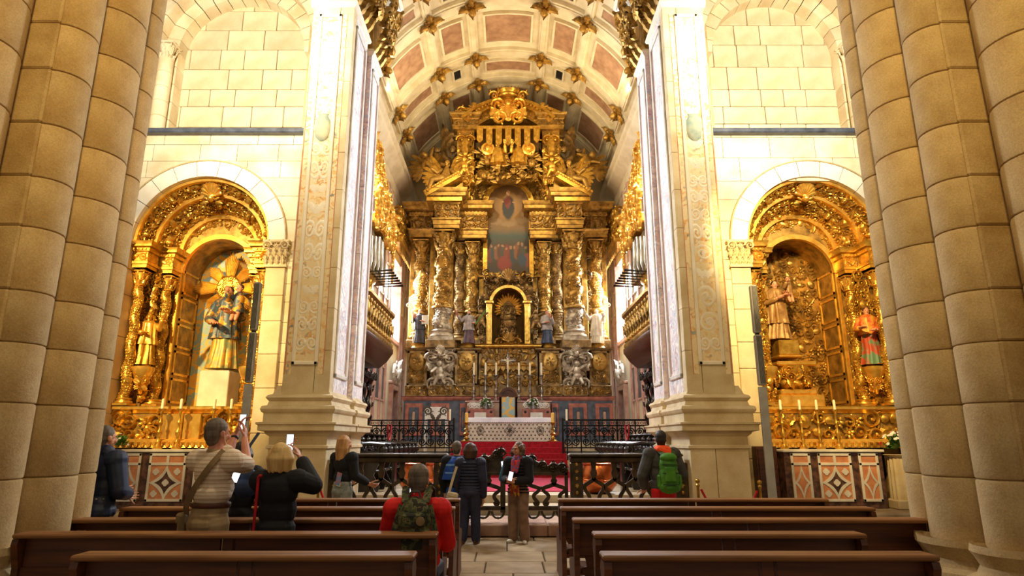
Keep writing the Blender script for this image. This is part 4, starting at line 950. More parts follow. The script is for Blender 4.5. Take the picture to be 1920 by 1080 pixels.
        if name in ('great_column', 'inner_column', 'outer_column'):
            m = MB(); m.box((x-r_*1.5, Y-r_*1.5, z_ped-.05), (x+r_*1.5, Y+r_*1.4, zb), .02); m.build('block', 'gold_umber', col_, 0)
    # flat pilaster strips between the columns
    for off, w_ in ((143, .12), (107, .1), (79, .08), (181, .1), (50, .1)):
        x = s*O(off, 560, 25.9); m = MB(); m.box((x-w_, 25.78, z_st), (x+w_, 25.97, zf(440, 25.9)), .02); RB(m, 'pilaster_strip', 'gold_dark', 0)
    m = MB()
    for off in (155, 116, 85): scatter(m, plane_patch((s*O(off, 560, 25.9)-.14, 25.93, z_st), (.28, 0, 0), (0, 0, zf(445, 25.9)-z_st)), .24, random.Random(off), ['leaf', 's1', 's2', 'boss'])
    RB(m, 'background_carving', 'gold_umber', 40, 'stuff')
# entablature blocks
def entab(x0, x1, yf, yb, z0, z1, seed, mt='gold_dark'):
    h = z1-z0; g = min(1, h/1.5); path = [(x0, yb, 0), (x0, yf, 0), (x1, yf, 0), (x1, yb, 0)]
    m = MB(); m.molding([(-.2, z0), (.03*g, z0), (.03*g, z0+.09*h), (.06*g, z0+.09*h), (.06*g, z0+.19*h), (.11*g, z0+.22*h), (.11*g, z0+.25*h), (-.2, z0+.25*h)], path); RB(m, 'architrave', mt)
    m = MB(); m.box((x0, yf, z0+.22*h), (x1, yb, z0+.66*h)); RB(m, 'frieze', 'gold_umber', 0)
    m = MB(); scatter(m, plane_patch((x0, yf, z0+.27*h), (x1-x0, 0, 0), (0, 0, .36*h)), .3*g, random.Random(seed), ['s1', 's2', 'leaf', 'ros'], jit=.05)
    n = max(2, int((x1-x0)/.14))
    for k in range(n): xx = x0+(k+.5)*(x1-x0)/n; m.box((xx-.035, yf-.11, z0+.66*h), (xx+.035, yf+.02, z0+.74*h))
    RB(m, 'frieze_carving', mt, 40, 'stuff')
    m = MB(); m.molding([(-.2, z0+.63*h), (.04, z0+.63*h), (.06, z0+.66*h), (.06, z0+.74*h), (.14*g, z0+.75*h), (.28*g, z0+.80*h), (.28*g, z0+.88*h), (.33*g, z0+.92*h), (.36*g, z0+h), (-.2, z0+h)], path); RB(m, 'cornice', mt)
for s in (-1, 1):
    for a, b, yf, yt, yb_, sd in ((181, 142, 25.05, 388, 449, 1), (137, 92, 24.0, 362, 432, 2), (90, 42, 24.85, 386, 450, 3)):
        x0, x1 = sorted((s*O(a, 410, yf+.2), s*O(b, 410, yf+.2))); entab(x0, x1, yf, 26.3, zf(yb_, yf+.3), zf(yt, yf+.3), sd*7+s)
# painting, its carved frame and arch
zp0, zp1 = zf(514, 25.6), zf(384, 25.6); pw = abs(O(40, 470, 25.6)); pr = pw
def canvas_outline(g):
    return [(-pw-g, zp0-g), (pw+g, zp0-g)]+[((pw+g)*math.cos(a), zp1+(pr+g)*math.sin(a)) for a in np.linspace(0, PI, 20)]
m = MB(); sc_ = 4.0/(zp1+pr-zp0); m.prism([(x/pw, (z-zp0)*sc_) for x, z in canvas_outline(0)], 0, .02)
pt = thing('altar_painting', 'arched dark oil painting of a haloed figure above a crowd', 'painting', (0, 25.56, zp0))
o = m.build('canvas', 'oil_painting', pt, 0); o.matrix_parent_inverse = Matrix(); o.scale = (pw, 1, 1/sc_)
m = MB(); ou, inn = canvas_outline(.16), canvas_outline(-.02)
rings = [[(a[0], 25.63, a[1]), (a[0], 25.48, a[1]), (b[0], 25.48, b[1]), (b[0], 25.63, b[1])] for a, b in zip(ou+ou[:1], inn+inn[:1])]; m.loft(rings, True, False); m.build('picture_frame', 'gold', pt)
m = MB(); rr = random.Random(8)
for s in (-1, 1): scatter(m, plane_patch((s*(pw+.32)-.17, 25.6, zp0), (.34, 0, 0), (0, 0, zp1-zp0)), .2, rr)
scatter(m, ring_patch((0, zp1), 25.6, pw+.16, pw+.62, 0, PI), .21, rr); RB(m, 'frame_carving', 'gold_dark', 40, 'stuff')
m = MB(); m.box((-pw-.6, 25.66, zp0-.1), (pw+.6, 26.0, zp1+pw+.7)); RB(m, 'painting_backing', 'gold_dark', 0)
for k, (r0, r1, y0, y1) in enumerate(((pw+.60, pw+.74, 25.0, 25.7), (pw+.72, pw+.82, 24.75, 25.7), (pw+.12, pw+.2, 25.45, 25.62))):
    m = MB(); m.arcband((0, zp1), r0, r1, y0, y1, 0, PI, 36); RB(m, 'arch_moulding', 'gold')
m = MB(); scatter(m, soffit_patch((0, zp1), pw+.60, 25.02, 25.6, .05, PI-.05), .22, rr, ['ros', 'leaf', 's1']); RB(m, 'soffit_carving', 'gold_dark', 40, 'stuff')
# tabernacle niche with a sunburst below the painting
zn0, zn1 = zf(645, 24.9), zf(572, 24.9); nw = abs(O(29, 600, 24.9))
m = MB(); n = 18; an = np.linspace(0, PI, n); rings = []
for t in np.linspace(0, 1, 7): rings.append([(nw*math.cos(t*PI/2)*math.cos(a)*-1, 25.0+nw*.8*math.sin(t*PI/2), zn1+nw*1.25*math.cos(t*PI/2)*math.sin(a)) for a in an])
m.loft(rings, False, False); rings = [[(nw*math.cos(a), 25.0+nw*.8*math.sin(a), z) for a in np.linspace(PI, 0, n)] for z in (zn0, zn1)]; m.loft(rings, False, False); RB(m, 'niche', 'dark_niche', 60)
m = MB()
for k in range(19):
    a = -.35+k*(PI+.7)/18; L = nw*(.98 if k % 2 else .86); d = np.array([math.cos(a), 0, math.sin(a)*1.15]); m.loft(_blade(np.array([0, 25.3, zn1-.12])+d*.12, np.array([0, 25.22, zn1-.12])+d*L, .05, .03))
RB(m, 'sunburst', 'gold_bright')
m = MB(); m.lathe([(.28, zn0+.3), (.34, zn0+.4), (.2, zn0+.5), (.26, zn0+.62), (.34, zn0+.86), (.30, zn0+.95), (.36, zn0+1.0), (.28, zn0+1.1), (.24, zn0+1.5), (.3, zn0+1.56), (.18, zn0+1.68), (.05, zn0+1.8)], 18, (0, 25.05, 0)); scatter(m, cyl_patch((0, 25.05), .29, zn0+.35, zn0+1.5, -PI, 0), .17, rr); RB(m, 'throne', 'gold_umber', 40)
m = MB(); m.lathe([(.36, zn0-.1), (.42, zn0), (.36, zn0+.1), (.25, zn0+.2), (.34, zn0+.34)], 18, (0, 24.85, 0)); put(m, 'shell', (0, 24.45, zn0+.15), frame((0, -1, 0)), .5); put(m, 's1', (.3, 24.5, zn0), frame((0, -1, 0)), .4); put(m, 's2', (-.3, 24.5, zn0), frame((0, -1, 0)), .4); RB(m, 'tabernacle', 'gold_dark', 40)
for s in (-1, 1):
    x = s*(nw+.14); m = MB(); m.box((x-.12, 24.75, zn0-.15), (x+.12, 25.3, zn1+.05), .02); m.box((x-.06, 24.72, zn0+.1), (x+.06, 24.76, zn1-.1), .01); m.box((x-.17, 24.68, zn1+.03), (x+.17, 25.3, zn1+.16), .03); RB(m, 'niche_pilaster', 'gold', 0)
    m = MB(); scatter(m, plane_patch((x+s*.14-.001-(.34 if s < 0 else 0), 24.95, zn0-.1), (.34, 0, 0), (0, 0, zn1-zn0+.5)), .24, rr, LUSH+['cher'], 1.4); put(m, 'putto', (x+s*.34, 24.8, zn0+.95), frame((0, -1, 0)), .85); RB(m, 'niche_side_carving', 'gold_umber', 40, 'stuff')
m = MB(); m.arcband((0, zn1+.05), nw+.02, nw+.14, 24.78, 25.1, .12, PI-.12, 24); RB(m, 'niche_arch', 'gold')
m = MB(); scatter(m, ring_patch((0, zn1+.05), 24.9, nw+.14, nw+.55, .0, PI), .23, rr, LUSH+['cher', 'putto'], 1.45, 1.2); scatter(m, plane_patch((-1.0, 24.95, zf(528, 24.9)), (2.0, 0, 0), (0, 0, .45)), .26, rr, LUSH+['cher'], 1.4); put(m, 'shell', (0, 24.7, zn1+nw+.55), frame((0, -1, 0)), .7)
RB(m, 'niche_crest_carving', 'gold_umber', 40, 'stuff')
# lower centre: gradine behind the candlesticks
zc0 = z_pl-.25
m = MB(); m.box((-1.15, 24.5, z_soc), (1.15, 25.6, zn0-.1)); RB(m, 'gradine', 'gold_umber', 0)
m = MB(); scatter(m, plane_patch((-1.1, 24.5, z_pl), (2.2, 0, 0), (0, 0, zn0-.2-z_pl)), .26, rr, LUSH, 1.3); RB(m, 'gradine_carving', 'gold_dark', 40, 'stuff')
m = MB(); m.molding([(-.2, 0), (.05, 0), (.1, .05), (.1, .1), (.15, .14), (-.2, .16)], [(-1.2, 25.4, zn0-.22), (-1.2, 24.45, zn0-.22), (1.2, 24.45, zn0-.22), (1.2, 25.4, zn0-.22)]); m.molding([(-.2, 0), (.05, 0), (.09, .05), (-.2, .1)], [(-1.0, 25.4, z_pl+.75), (-1.0, 24.42, z_pl+.75), (1.0, 24.42, z_pl+.75), (1.0, 25.4, z_pl+.75)]); RB(m, 'gradine_cornice', 'gold')
m = MB()
for k in range(9): x = -.8+.2*k; m.prism([(x-.09, z_pl+.75), (x+.09, z_pl+.75), (x+.09, z_pl+.66), (x, z_pl+.56), (x-.09, z_pl+.66)], 24.36, 24.42)
RB(m, 'lambrequin', 'gold_dark', 0)
# ---- attic
YA = 24.2
for s in (-1, 1):
    # raking half pediment with egg moulding and an angel on it
    a0 = (s*O(153, 368, 23.8), zf(370, 23.8)); a1 = (s*O(86, 334, 23.8), zf(332, 23.8)); d = np.array([a1[0]-a0[0], a1[1]-a0[1]]); n = np.array([-d[1], d[0]])/np.hypot(*d)*s*-1
    n = n if n[1] > 0 else -n
    m = MB(); m.prism([a0, a1, (a1[0]+n[0]*.26, a1[1]+n[1]*.26), (a0[0]+n[0]*.26, a0[1]+n[1]*.26)], 23.65, 25.2); m.prism([(a0[0], a0[1]-.16), (a1[0], a0[1]-.16), (a1[0], a0[1]), (a0[0], a0[1])], 23.75, 25.2); RB(m, 'raking_pediment', 'gold', 0)
    m = MB()
    for k in range(14): q = (k+.5)/14; m.ball((a0[0]+d[0]*q+n[0]*.2, 23.63, a0[1]+d[1]*q+n[1]*.2), (.065, .05, .055), 6, 4)
    RB(m, 'egg_moulding', 'gold_bright', 35, 'stuff')
    m = MB(); m.prism([(a0[0]+s*-.3, a0[1]), (a1[0], a0[1]), (a1[0], a1[1]-.1)], 24.1, 25.2); RB(m, 'tympanum', 'gold_dark', 0)
    m = MB(); scatter(m, plane_patch((min(a0[0]+s*-.6, a1[0]), 24.1, a0[1]+.02), (abs(a1[0]-a0[0])-.6, 0, 0), (0, 0, .5)), .24, rr); RB(m, 'tympanum_carving', 'gold', 40, 'stuff')
    # reclining angel
    mid = np.array([(a0[0]+a1[0])/2, 23.95, (a0[1]+a1[1])/2+.3]); h = 1.5; ro, sk, wg = MB(), MB(), MB()
    drape(ro, mid+np.array([0, 0, -.1]), .75, [(0, .42, .34, 0, 0), (.35, .3, .3, 0, 0), (.7, .24, .2, -s*.05, 0), (1, .1, .1, -s*.08, 0)], 8, .16, 3)
    ro.capsule(mid+(s*.1, -.1, .12), .17, mid+(s*.5, -.25, -.02), .12, 10); ro.capsule(mid+(s*.5, -.25, -.02), .12, mid+(s*.62, -.25, -.38), .09, 10); sk.capsule(mid+(s*.62, -.25, -.38), .07, mid+(s*.66, -.32, -.52), .05, 8)
    fig_head(sk, ro, mid+(-s*.07, -.02, .68), .26, s*.5, hairlen=.2)
    arm(ro, sk, mid+(s*.15, -.05, .5), mid+(s*.34, -.2, .3), mid+(s*.5, -.3, .42), h, .05); arm(ro, sk, mid+(-s*.25, -.05, .5), mid+(-s*.42, -.15, .3), mid+(-s*.6, -.25, .2), h, .05)
    wing(wg, mid+(s*.15, .15, .5), .95, 1.0, s); wing(wg, mid+(-s*.2, .2, .5), .8, 1.3, -s)
    ro.v += sk.v; ro.f += [f+ro.n for f in sk.f]; ro.n += sk.n; ang = ro.build('angel', 'gold_dark', ret, 60); wg.build('wings', 'gold', ang, 40)
    # outer lying putto with wing against the vault
    p0 = np.array([s*O(140, 300, 25.2), 25.2, zf(312, 25.2)]); m = MB(); put(m, 'putto', p0, frame((0, -1, .1))@rz(-s*.8), 1.5); m.build('side_putto', 'gold_dark', ret, 60); m = MB(); wing(m, p0+(s*.2, .1, .1), 1.0, .6, s); wing(m, p0+(0, .1, .2), .8, 1.7, -s); m.build('putto_wing', 'gold_dark', ret, 40)
    # big side scroll and bracket leaves filling the flank
    m = MB(); scatter(m, plane_patch((s*O(95, 310, 25.0)-.75, 25.05, zf(380, 25.0)), (1.5, 0, 0), (0, 0, 1.5)), .36, rr, LUSH, 1.3, 1.2)
    put(m, 's1' if s < 0 else 's2', (s*O(100, 290, 25.0), 24.9, zf(283, 24.9)), frame((0, -1, 0)), (1.3, 1.7, 1.4)); put(m, 'leaf2', (s*O(113, 255, 25.0), 25.0, zf(258, 24.9)), frame((0, -1, 0))@rz(-s*.4), (1.0, 1.5, 1.2))
    m.build('flank_scroll', 'gold_umber', ret, 40)
    # attic pier: console with volute, then cornice block
    x = s*O(80, 250, YA); x0, x1 = x-.42, x+.42
    m = MB(); m.box((x-.36, 24.3, zf(340, YA)), (x+.36, 25.4, zf(243, YA))); RB(m, 'attic_pier', 'gold_dark', 0)
    m = MB()
    put(m, 's1' if s > 0 else 's2', (x-.16, 24.25, zf(262, YA)), frame((0, -1, 0)), .5); put(m, 's2' if s > 0 else 's1', (x+.16, 24.25, zf(262, YA)), frame((0, -1, 0)), .5); put(m, 'leaf2', (x, 24.2, zf(278, YA)), frame((0, -1, .0))@rz(PI), (.8, .9, .9)); put(m, 'cher', (x, 24.2, zf(292, YA)), frame((0, -1, 0)), .65); put(m, 'putto', (x, 24.15, zf(318, YA)), frame((0, -1, 0)), .95)
    scatter(m, plane_patch((x-.4, 24.3, zf(345, YA)), (.8, 0, 0), (0, 0, 1.7)), .27, rr, LUSH, 1.2); RB(m, 'attic_console', 'gold', 40)
    entab(x0-.1, x1+.1, 24.15, 25.4, zf(243, YA), zf(214, YA), 40+s, 'gold_dark')
    m = MB(); m.prism([(x0-.2, zf(214, YA)), (x1+.2, zf(214, YA)), (x, zf(205, YA)+.05)], 24.1, 25.2); put(m, 's1', (x-.2, 24.1, zf(210, YA)), frame((0, -1, 0)), .4); put(m, 'cher', (x-s*.35, 24.1, zf(203, YA)), frame((0, -1, 0)), .55); RB(m, 'attic_finial', 'gold', 30)
    # volute of the central glory
    m = MB(); xv = s*O(38, 283, 24.0); zv = zf(281, 24.0); m.lathe([(.28, -.1), (.28, .12), (.2, .14), (.17, .08), (.10, .08), (.09, .18), (.02, .2)], 22, (xv, 24.0, zv), R=rx(PI/2)); RB(m, 'volute', 'gold_bright')
# segmental cornice under the crest
za = zf(232, YA); R0 = 2.3
for k, (dr, w_, yf) in enumerate(((0, .2, 24.1), (.2, .14, 23.98), (-.34, .34, 24.3))):
    m = MB(); cz = za-1.5; m.arcband((0, cz), R0+dr, R0+dr+w_, yf, 25.2, PI/2-.85, PI/2+.85, 30); RB(m, 'segmental_cornice', 'gold' if k < 2 else 'gold_dark')
m = MB()
for k in range(26): a = PI/2-.82+k*1.64/25; m.ball((R0*math.cos(a)+0, 23.98, za-1.5+(R0+.16)*math.sin(a)), (.045, .05, .045), 6, 4)
RB(m, 'bead_moulding', 'gold_bright', 35, 'stuff')
m = MB(); cx_ = ring_patch((0, za-1.5), 24.29, R0-.3, R0, PI/2-.8, PI/2+.8); scatter(m, cx_, .17, rr, ['boss', 'leaf', 'boss'], 1.1, .7, .03); RB(m, 'coffered_band', 'gold', 40, 'stuff')
# crest
m = MB(); zc = zf(203, 23.9); m.ball((0, 24.0, zc), (.42, .16, .55), 16, 9); put(m, 'cher', (0, 23.82, zc+.1), frame((0, -1, 0)), .6)
for s in (-1, 1):
    put(m, 's1' if s > 0 else 's2', (s*.42, 23.9, zc+.1), frame((0, -1, 0)), (.62, .75, .7)); put(m, 's2' if s > 0 else 's1', (s*.36, 23.9, zc-.45), frame((0, -1, 0)), .6); put(m, 'leaf2', (s*.58, 23.95, zc-.2), frame((0, -1, 0))@rz(-s*.7), .7); put(m, 's3' if s > 0 else 's4', (s*.6, 23.95, zc+.62), frame((0, -1, 0)), .45)
RB(m, 'crest_shield', 'gold_bright', 40)
m = MB(); m.lathe([(.42, zc+.58), (.46, zc+.64), (.42, zc+.72), (.5, zc+.86), (.3, zc+.98), (.08, zc+1.04)], 18, (0, 24.15, 0))
for k in range(7): put(m, 'leaf2', (-.42+.14*k, 23.88, zc+.86), frame((0, -1, 0)), (.18, .34, .4))
RB(m, 'crest_crown', 'gold', 40)
# canopy with hanging lappets
zl1, zl0 = zf(237, 23.9), zf(252, 23.9); wl = abs(O(60, 240, 23.9))
m = MB(); m.box((-wl, 23.8, zl1-.14), (wl, 25.0, zl1), .03); RB(m, 'canopy', 'gold', 0)
m = MB(); m.box((-wl+.06, 24.25, zf(276, 23.9)), (wl-.06, 24.4, zl1-.1)); RB(m, 'canopy_back', 'dark_niche', 0)  # dark colour stands in for shade in the gaps between the lappets
for k in range(7):
    x = -wl+.16+(2*wl-.32)*k/6; m = MB(); q = .125; zb = zf(274 if 0 < k < 6 else 268, 23.8)
    m.prism([(x-q, zl1-.12), (x+q, zl1-.12), (x+q, zb+.13), (x, zb), (x-q, zb+.13)], 23.76, 23.84); put(m, 'leaf', (x, 23.76, (zl1+zb)/2), frame((0, -1, 0)), (.22, .4, .12)); RB(m, 'lappet', 'gold', 30)
# the glory group: crowd of carved figures over clouds
m = MB(); rr = random.Random(77)
m.ball((0, 24.85, zf(312, 24)), (1.05, .35, .45), 18, 9); m.box((-1.2, 24.6, zf(322, 24)), (1.2, 25.3, zf(255, 24)))
for k in range(20): a = rr.uniform(0, 2*PI); put(m, 'cher' if k % 3 else 'putto', (rr.uniform(-1.05, 1.05), 24.18+rr.uniform(-.05, .15), zf(312, 24)+rr.uniform(-.55, .75)), frame((0, -1, 0))@rz(rr.uniform(-.5, .5)), rr.uniform(.55, .85))
scatter(m, plane_patch((-1.25, 24.42, zf(332, 24)), (2.5, 0, 0), (0, 0, 1.5)), .22, rr, LUSH+['cher'], 1.4, 1.6); RB(m, 'glory_carving', 'gold_dark', 40, 'stuff')
for s in (-1, 1):
    ro, sk = MB(), MB(); c = np.array([s*.42, 23.95, zf(306, 23.9)]); drape(ro, c, .8, [(0, .42, .3, 0, 0), (.4, .34, .26, 0, 0), (.75, .26, .2, 0, 0), (1, .1, .1, 0, 0)], 7, .18, 4); fig_head(sk, ro, c+(0, -.05, .75), .24, -s*.5, beard=True, hairlen=.2); arm(ro, sk, c+(-s*.2, 0, .6), c+(-s*.3, -.2, .45), c+(-s*.28, -.3, .65), 1.3)
    ro.v += sk.v; ro.f += [f+ro.n for f in sk.f]; ro.n += sk.n; ro.build('glory_figure', 'gold', ret, 60)
m = MB(); scatter(m, ring_patch((0, zp1), 24.95, pw+.82, pw+1.6, .35, PI-.35), .3, rr, LUSH+['cher'], 1.35, 1.2); RB(m, 'spandrel_carving', 'gold_dark', 40, 'stuff')
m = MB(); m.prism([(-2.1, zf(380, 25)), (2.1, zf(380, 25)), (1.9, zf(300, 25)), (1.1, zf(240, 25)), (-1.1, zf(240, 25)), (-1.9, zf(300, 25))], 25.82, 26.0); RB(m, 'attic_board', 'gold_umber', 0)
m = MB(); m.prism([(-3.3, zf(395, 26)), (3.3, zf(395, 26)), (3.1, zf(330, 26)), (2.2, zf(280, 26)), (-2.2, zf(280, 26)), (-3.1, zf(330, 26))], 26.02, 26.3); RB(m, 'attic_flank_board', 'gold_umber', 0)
m = MB()
for s in (-1, 1): scatter(m, plane_patch((s*2.65-.6, 25.82, zf(392, 26)), (1.2, 0, 0), (0, 0, 1.9)), .34, rr, LUSH, 1.3)
RB(m, 'attic_flank_carving', 'gold_umber', 40, 'stuff')

# ---------------------------------------------------------------- statues on the retable
def statue(name, label, pos, h, robe, over, yaw=0, rarm=None, larm=None, prop=None, beard=False, hair='statue_dark', over_z=(.38, .8), group=None, skin='skin', base=None, hairlen=0, veil=None, amp=.1):
    t = thing(name, label, 'statue', tuple(pos), group); R = rz(yaw); W_ = lambda *p: np.asarray(pos)+R@(np.array(p)*h)
    if base: k = MB(); k.box(W_(-.17, -.14, 0), W_(.17, .14, .035), .01*h); k.build('base', base, t, 0)
    ro, ov, sk, ha = MB(), MB(), MB(), MB()
    drape(ro, W_(0, 0, .03), h, [(0, .17, .14, 0, 0), (.25, .135, .115, .01, 0), (.5, .12, .10, 0, 0), (.62, .115, .09, 0, 0), (.78, .125, .09, 0, 0), (.83, .06, .05, 0, .01), (.86, .045, .045, 0, .01)], 11, amp*1.2, hash(name) % 90, yaw=yaw)
    if over: drape(ov, W_(0, 0, .03), h, [(over_z[0], .165, .135, 0, 0), (.55, .14, .12, 0, 0), (.68, .14, .11, 0, 0), (.79, .135, .10, 0, 0), (over_z[1]+.04, .07, .06, 0, .01)], 9, amp*1.8, 5, yaw=yaw)
    fig_head(sk, ha, W_(0, -.015, .855), h*.135, yaw, beard, hairlen=hairlen)
    c = ov if over else ro
    ra = rarm or ((-.17, -.03, .63), (-.08, -.14, .62)); la = larm or ((.17, -.03, .63), (.08, -.15, .6))
    h1_, h2_ = MB(), MB(); arm(c, h1_, W_(-.125, 0, .78), W_(*ra[0]), W_(*ra[1]), h, .045, .06); arm(c, h2_, W_(.125, 0, .78), W_(*la[0]), W_(*la[1]), h, .045, .06); h1_.build('hand', skin, t, 60); h2_.build('hand', skin, t, 60)
    ro.build('robe', robe, t, 60)
    if over: ov.build('mantle', over, t, 60)
    sk.build('head', skin, t, 60); ha.build('hair', hair, t, 60)
    if veil: v = MB(); v.ball(W_(0, .03, .94), np.array([.075, .08, .085])*h, 14, 9); drape(v, W_(0, 0.02, 0), h, [(.55, .15, .10, 0, .04), (.75, .14, .10, 0, .03), (.86, .075, .07, 0, .03), (.98, .06, .06, 0, .02)], 8, .1, 2); v.build('veil', veil, t, 60)
    if prop == 'crozier' or prop == 'crozier_r':
        q = -1 if prop == 'crozier' else 1; m = MB(); hand = W_(*(ra[1] if q < 0 else la[1])); x0 = hand[0]+q*.02; m.tube([(x0+q*-.03*h, hand[1]-.06, pos[2]+.02), (x0, hand[1]-.06, hand[2]), (x0+q*.05*h, hand[1]-.06, pos[2]+h*1.08)], .018, 8)
        a = np.linspace(PI if q > 0 else 0, (PI if q > 0 else 0)-q*1.75*2*PI*.8, 18); rr_ = np.linspace(.075, .025, 18)*h; cx, cz = x0+q*.05*h+q*.075*h, pos[2]+h*1.08
        m.tube(np.stack([cx+rr_*np.cos(a), np.full(18, hand[1]-.06), cz+rr_*np.abs(1)*np.sin(a)], 1), .02, 7); m.build('crozier', 'wax', t)
    if prop == 'crozier':
        m = MB(); c_ = W_(*la[1]); m.obox(c_+np.array([.03, -.06, .06]), (.26, .07, .34), rz(.2), .01); m.build('book', 'white_marble', t, 0)
    if prop == 'palm':
        m = MB(); c_ = W_(*la[1])
        for k in range(9): q = k/8; p0 = c_+np.array([.06+.30*q, -.06, -.05+.42*q]); m.loft(_blade(p0, p0+np.array([.10, 0, .16]), .03, .01))
        m.tube([c_+(0, -.05, -.1), c_+(.4, -.06, .45)], .012, 6); m.build('palm_branch', 'leaf_green', t)
    if prop == 'child':
        m, s2, h2 = MB(), MB(), MB(); c_ = W_(*la[1])+R@(np.array((.03, -.02, .02))*h); drape(m, c_, h*.24, [(0, .3, .28, 0, 0), (.3, .24, .22, 0, 0), (.75, .26, .18, 0, 0), (1, .1, .1, 0, 0)], 6, .1, 3, 20, 12); fig_head(s2, h2, c_+np.array((0, 0, h*.23)), h*.10, yaw-.3)
        h3_ = MB(); arm(m, h3_, c_+np.array((-.05*h, -.01, .18*h)), c_+np.array((-.09*h, -.06*h, .14*h)), c_+np.array((-.08*h, -.11*h, .19*h)), h*.55); h3_.build('child_hand', skin, t, 60)
        for q_ in (-.03, .02): l_ = MB(); l_.capsule(c_+np.array((q_*h, -.03*h, .01)), .03*h, c_+np.array((q_*h, -.08*h, -.09*h)), .02*h, 8); l_.build('child_leg', skin, t, 60)
        m.build('child_robe', over or robe, t, 60); s2.build('child_head', skin, t, 60); h2.build('child_hair', hair, t, 60)
    return t
def foot(off, yb, Y): return np.array([O(off, yb, Y), Y, z_ped+.2])
grp = 'saint statues on the high altar'
statue('saint_statue', 'dark robed bishop statue with pale crozier and open book, far left of retable', foot(-167, 640, 24.67), 1.42, 'statue_dark', 'statue_dark', 0, ((-.2, -.05, .62), (-.16, -.14, .70)), ((.18, -.05, .62), (.15, -.14, .62)), 'crozier', True, 'hair_grey', group=grp)
statue('saint_statue', 'statue in white surplice over plum cassock, arm raised and palm branch in hand', foot(-74, 642, 24.67), 1.38, 'statue_plum', 'statue_grey', 0, ((-.22, -.04, .68), (-.30, -.10, .80)), ((.18, -.04, .62), (.16, -.14, .60)), 'palm', True, 'hair_dark', group=grp)
statue('saint_statue', 'statue in grey cape and pleated white surplice over dark blue cassock', foot(73, 642, 24.67), 1.38, 'statue_blue', 'statue_grey', 0, None, ((.18, -.04, .60), (.12, -.12, .72)), None, False, 'hair_dark', group=grp)
statue('saint_statue', 'white robed statue holding a pale crozier, far right of retable', foot(167, 640, 24.67), 1.42, 'statue_white', 'statue_white', 0, ((-.22, -.04, .70), (-.30, -.10, .82)), ((.2, -.05, .64), (.17, -.14, .72)), 'crozier_r', True, 'statue_white', (.2, .8), group=grp, skin='statue_white', amp=.16)
# ================================================================ CHANCEL FURNISHINGS
# ---------------------------------------------------------------- altar table, cloth, frontal
YT = 21.55; zt0 = 1.545; zt1 = zf(783, YT); xa_, xb_ = xf(877, 810, YT), xf(1035, 810, YT)
al = thing('altar_table', 'broad altar table with a beige embroidered frontal at the top of the red steps', 'altar', ((xa_+xb_)/2, YT+.45, zt0))
m = MB(); m.box((xa_, YT+.03, zt0), (xb_, YT+.7, zt1-.03)); m.build('table_body', 'white_marble', al, 0)
m = MB(); m.box((xa_+.02, YT, zt0+.01), (xb_-.02, YT+.025, zt1-.06)); m.build('frontal', 'beige_cloth', al, 0)
m = MB(); nx, nz = 21, 6; wx = (xb_-xa_)/nx
for i in range(nx):
    for j in range(nz):
        x = xa_+(i+.5*(j % 2)+.3)*wx; z = zt0+.09+j*.115
        if x > xb_-.06: continue
        m.prism([(x-.028, z), (x, z-.03), (x+.028, z), (x, z+.035)], YT-.006, YT+.001); m.prism([(x-.045, z+.035), (x-.01, z+.015), (x, z+.05), (x+.01, z+.015), (x+.045, z+.035), (x, z+.0)], YT-.006, YT+.001)
m.build('embroidered_motif', 'motif_thread', al, 0, 'stuff')
for f in (.15, .5, .86):
    x = xa_+(xb_-xa_)*f; z = (zt0+zt1)/2-.03; m = MB(); q = .2 if f == .5 else .15
    if f == .5:
        for d in (q, q*.72): m.loft([[(x+d*a*k, YT-.012, z+d*b*k) for a, b in ((-1, 0), (0, -1), (1, 0), (0, 1))] for k in (1, .9)], True, False)
    else:
        an = np.linspace(0, 2*PI, 24, endpoint=False)
        for d in (q, q*.7): m.loft([[(x+d*.85*math.cos(a)*k, YT-.012, z+d*math.sin(a)*k) for a in an] for k in (1, .86)], True, False)
    put(m, 'ros', (x, YT-.008, z), frame((0, -1, 0)), (q*1.0, q*1.0, .05)); m.build('emblem', 'motif_thread', al, 0)
m = MB(); n = 40; x0, x1 = xa_-.06, xb_+.06; m.box((x0, YT-.03, zt1-.03), (x1, YT+.74, zt1), .01)
for i in range(n):
    a, b = x0+(x1-x0)*i/n, x0+(x1-x0)*(i+1)/n; m.prism([(a, zt1-.02), (b, zt1-.02), (b, zt1-.12)]+[((a+b)/2+(b-a)/2*math.cos(t), zt1-.12-.05*math.sin(t)) for t in np.linspace(.3, PI-.3, 4)]+[(a, zt1-.12)], YT-.04, YT-.028)
for q in (x0, x1): m.prism([(q-.01, zt1-.01), (q+.01, zt1-.01), (q+.02, zt1-.6), (q-.02, zt1-.6)], YT-.035, YT+.7)
m.build('altar_cloth', 'white_cloth', label='white lace-edged cloth laid over the altar table', cat='cloth', smooth=0)
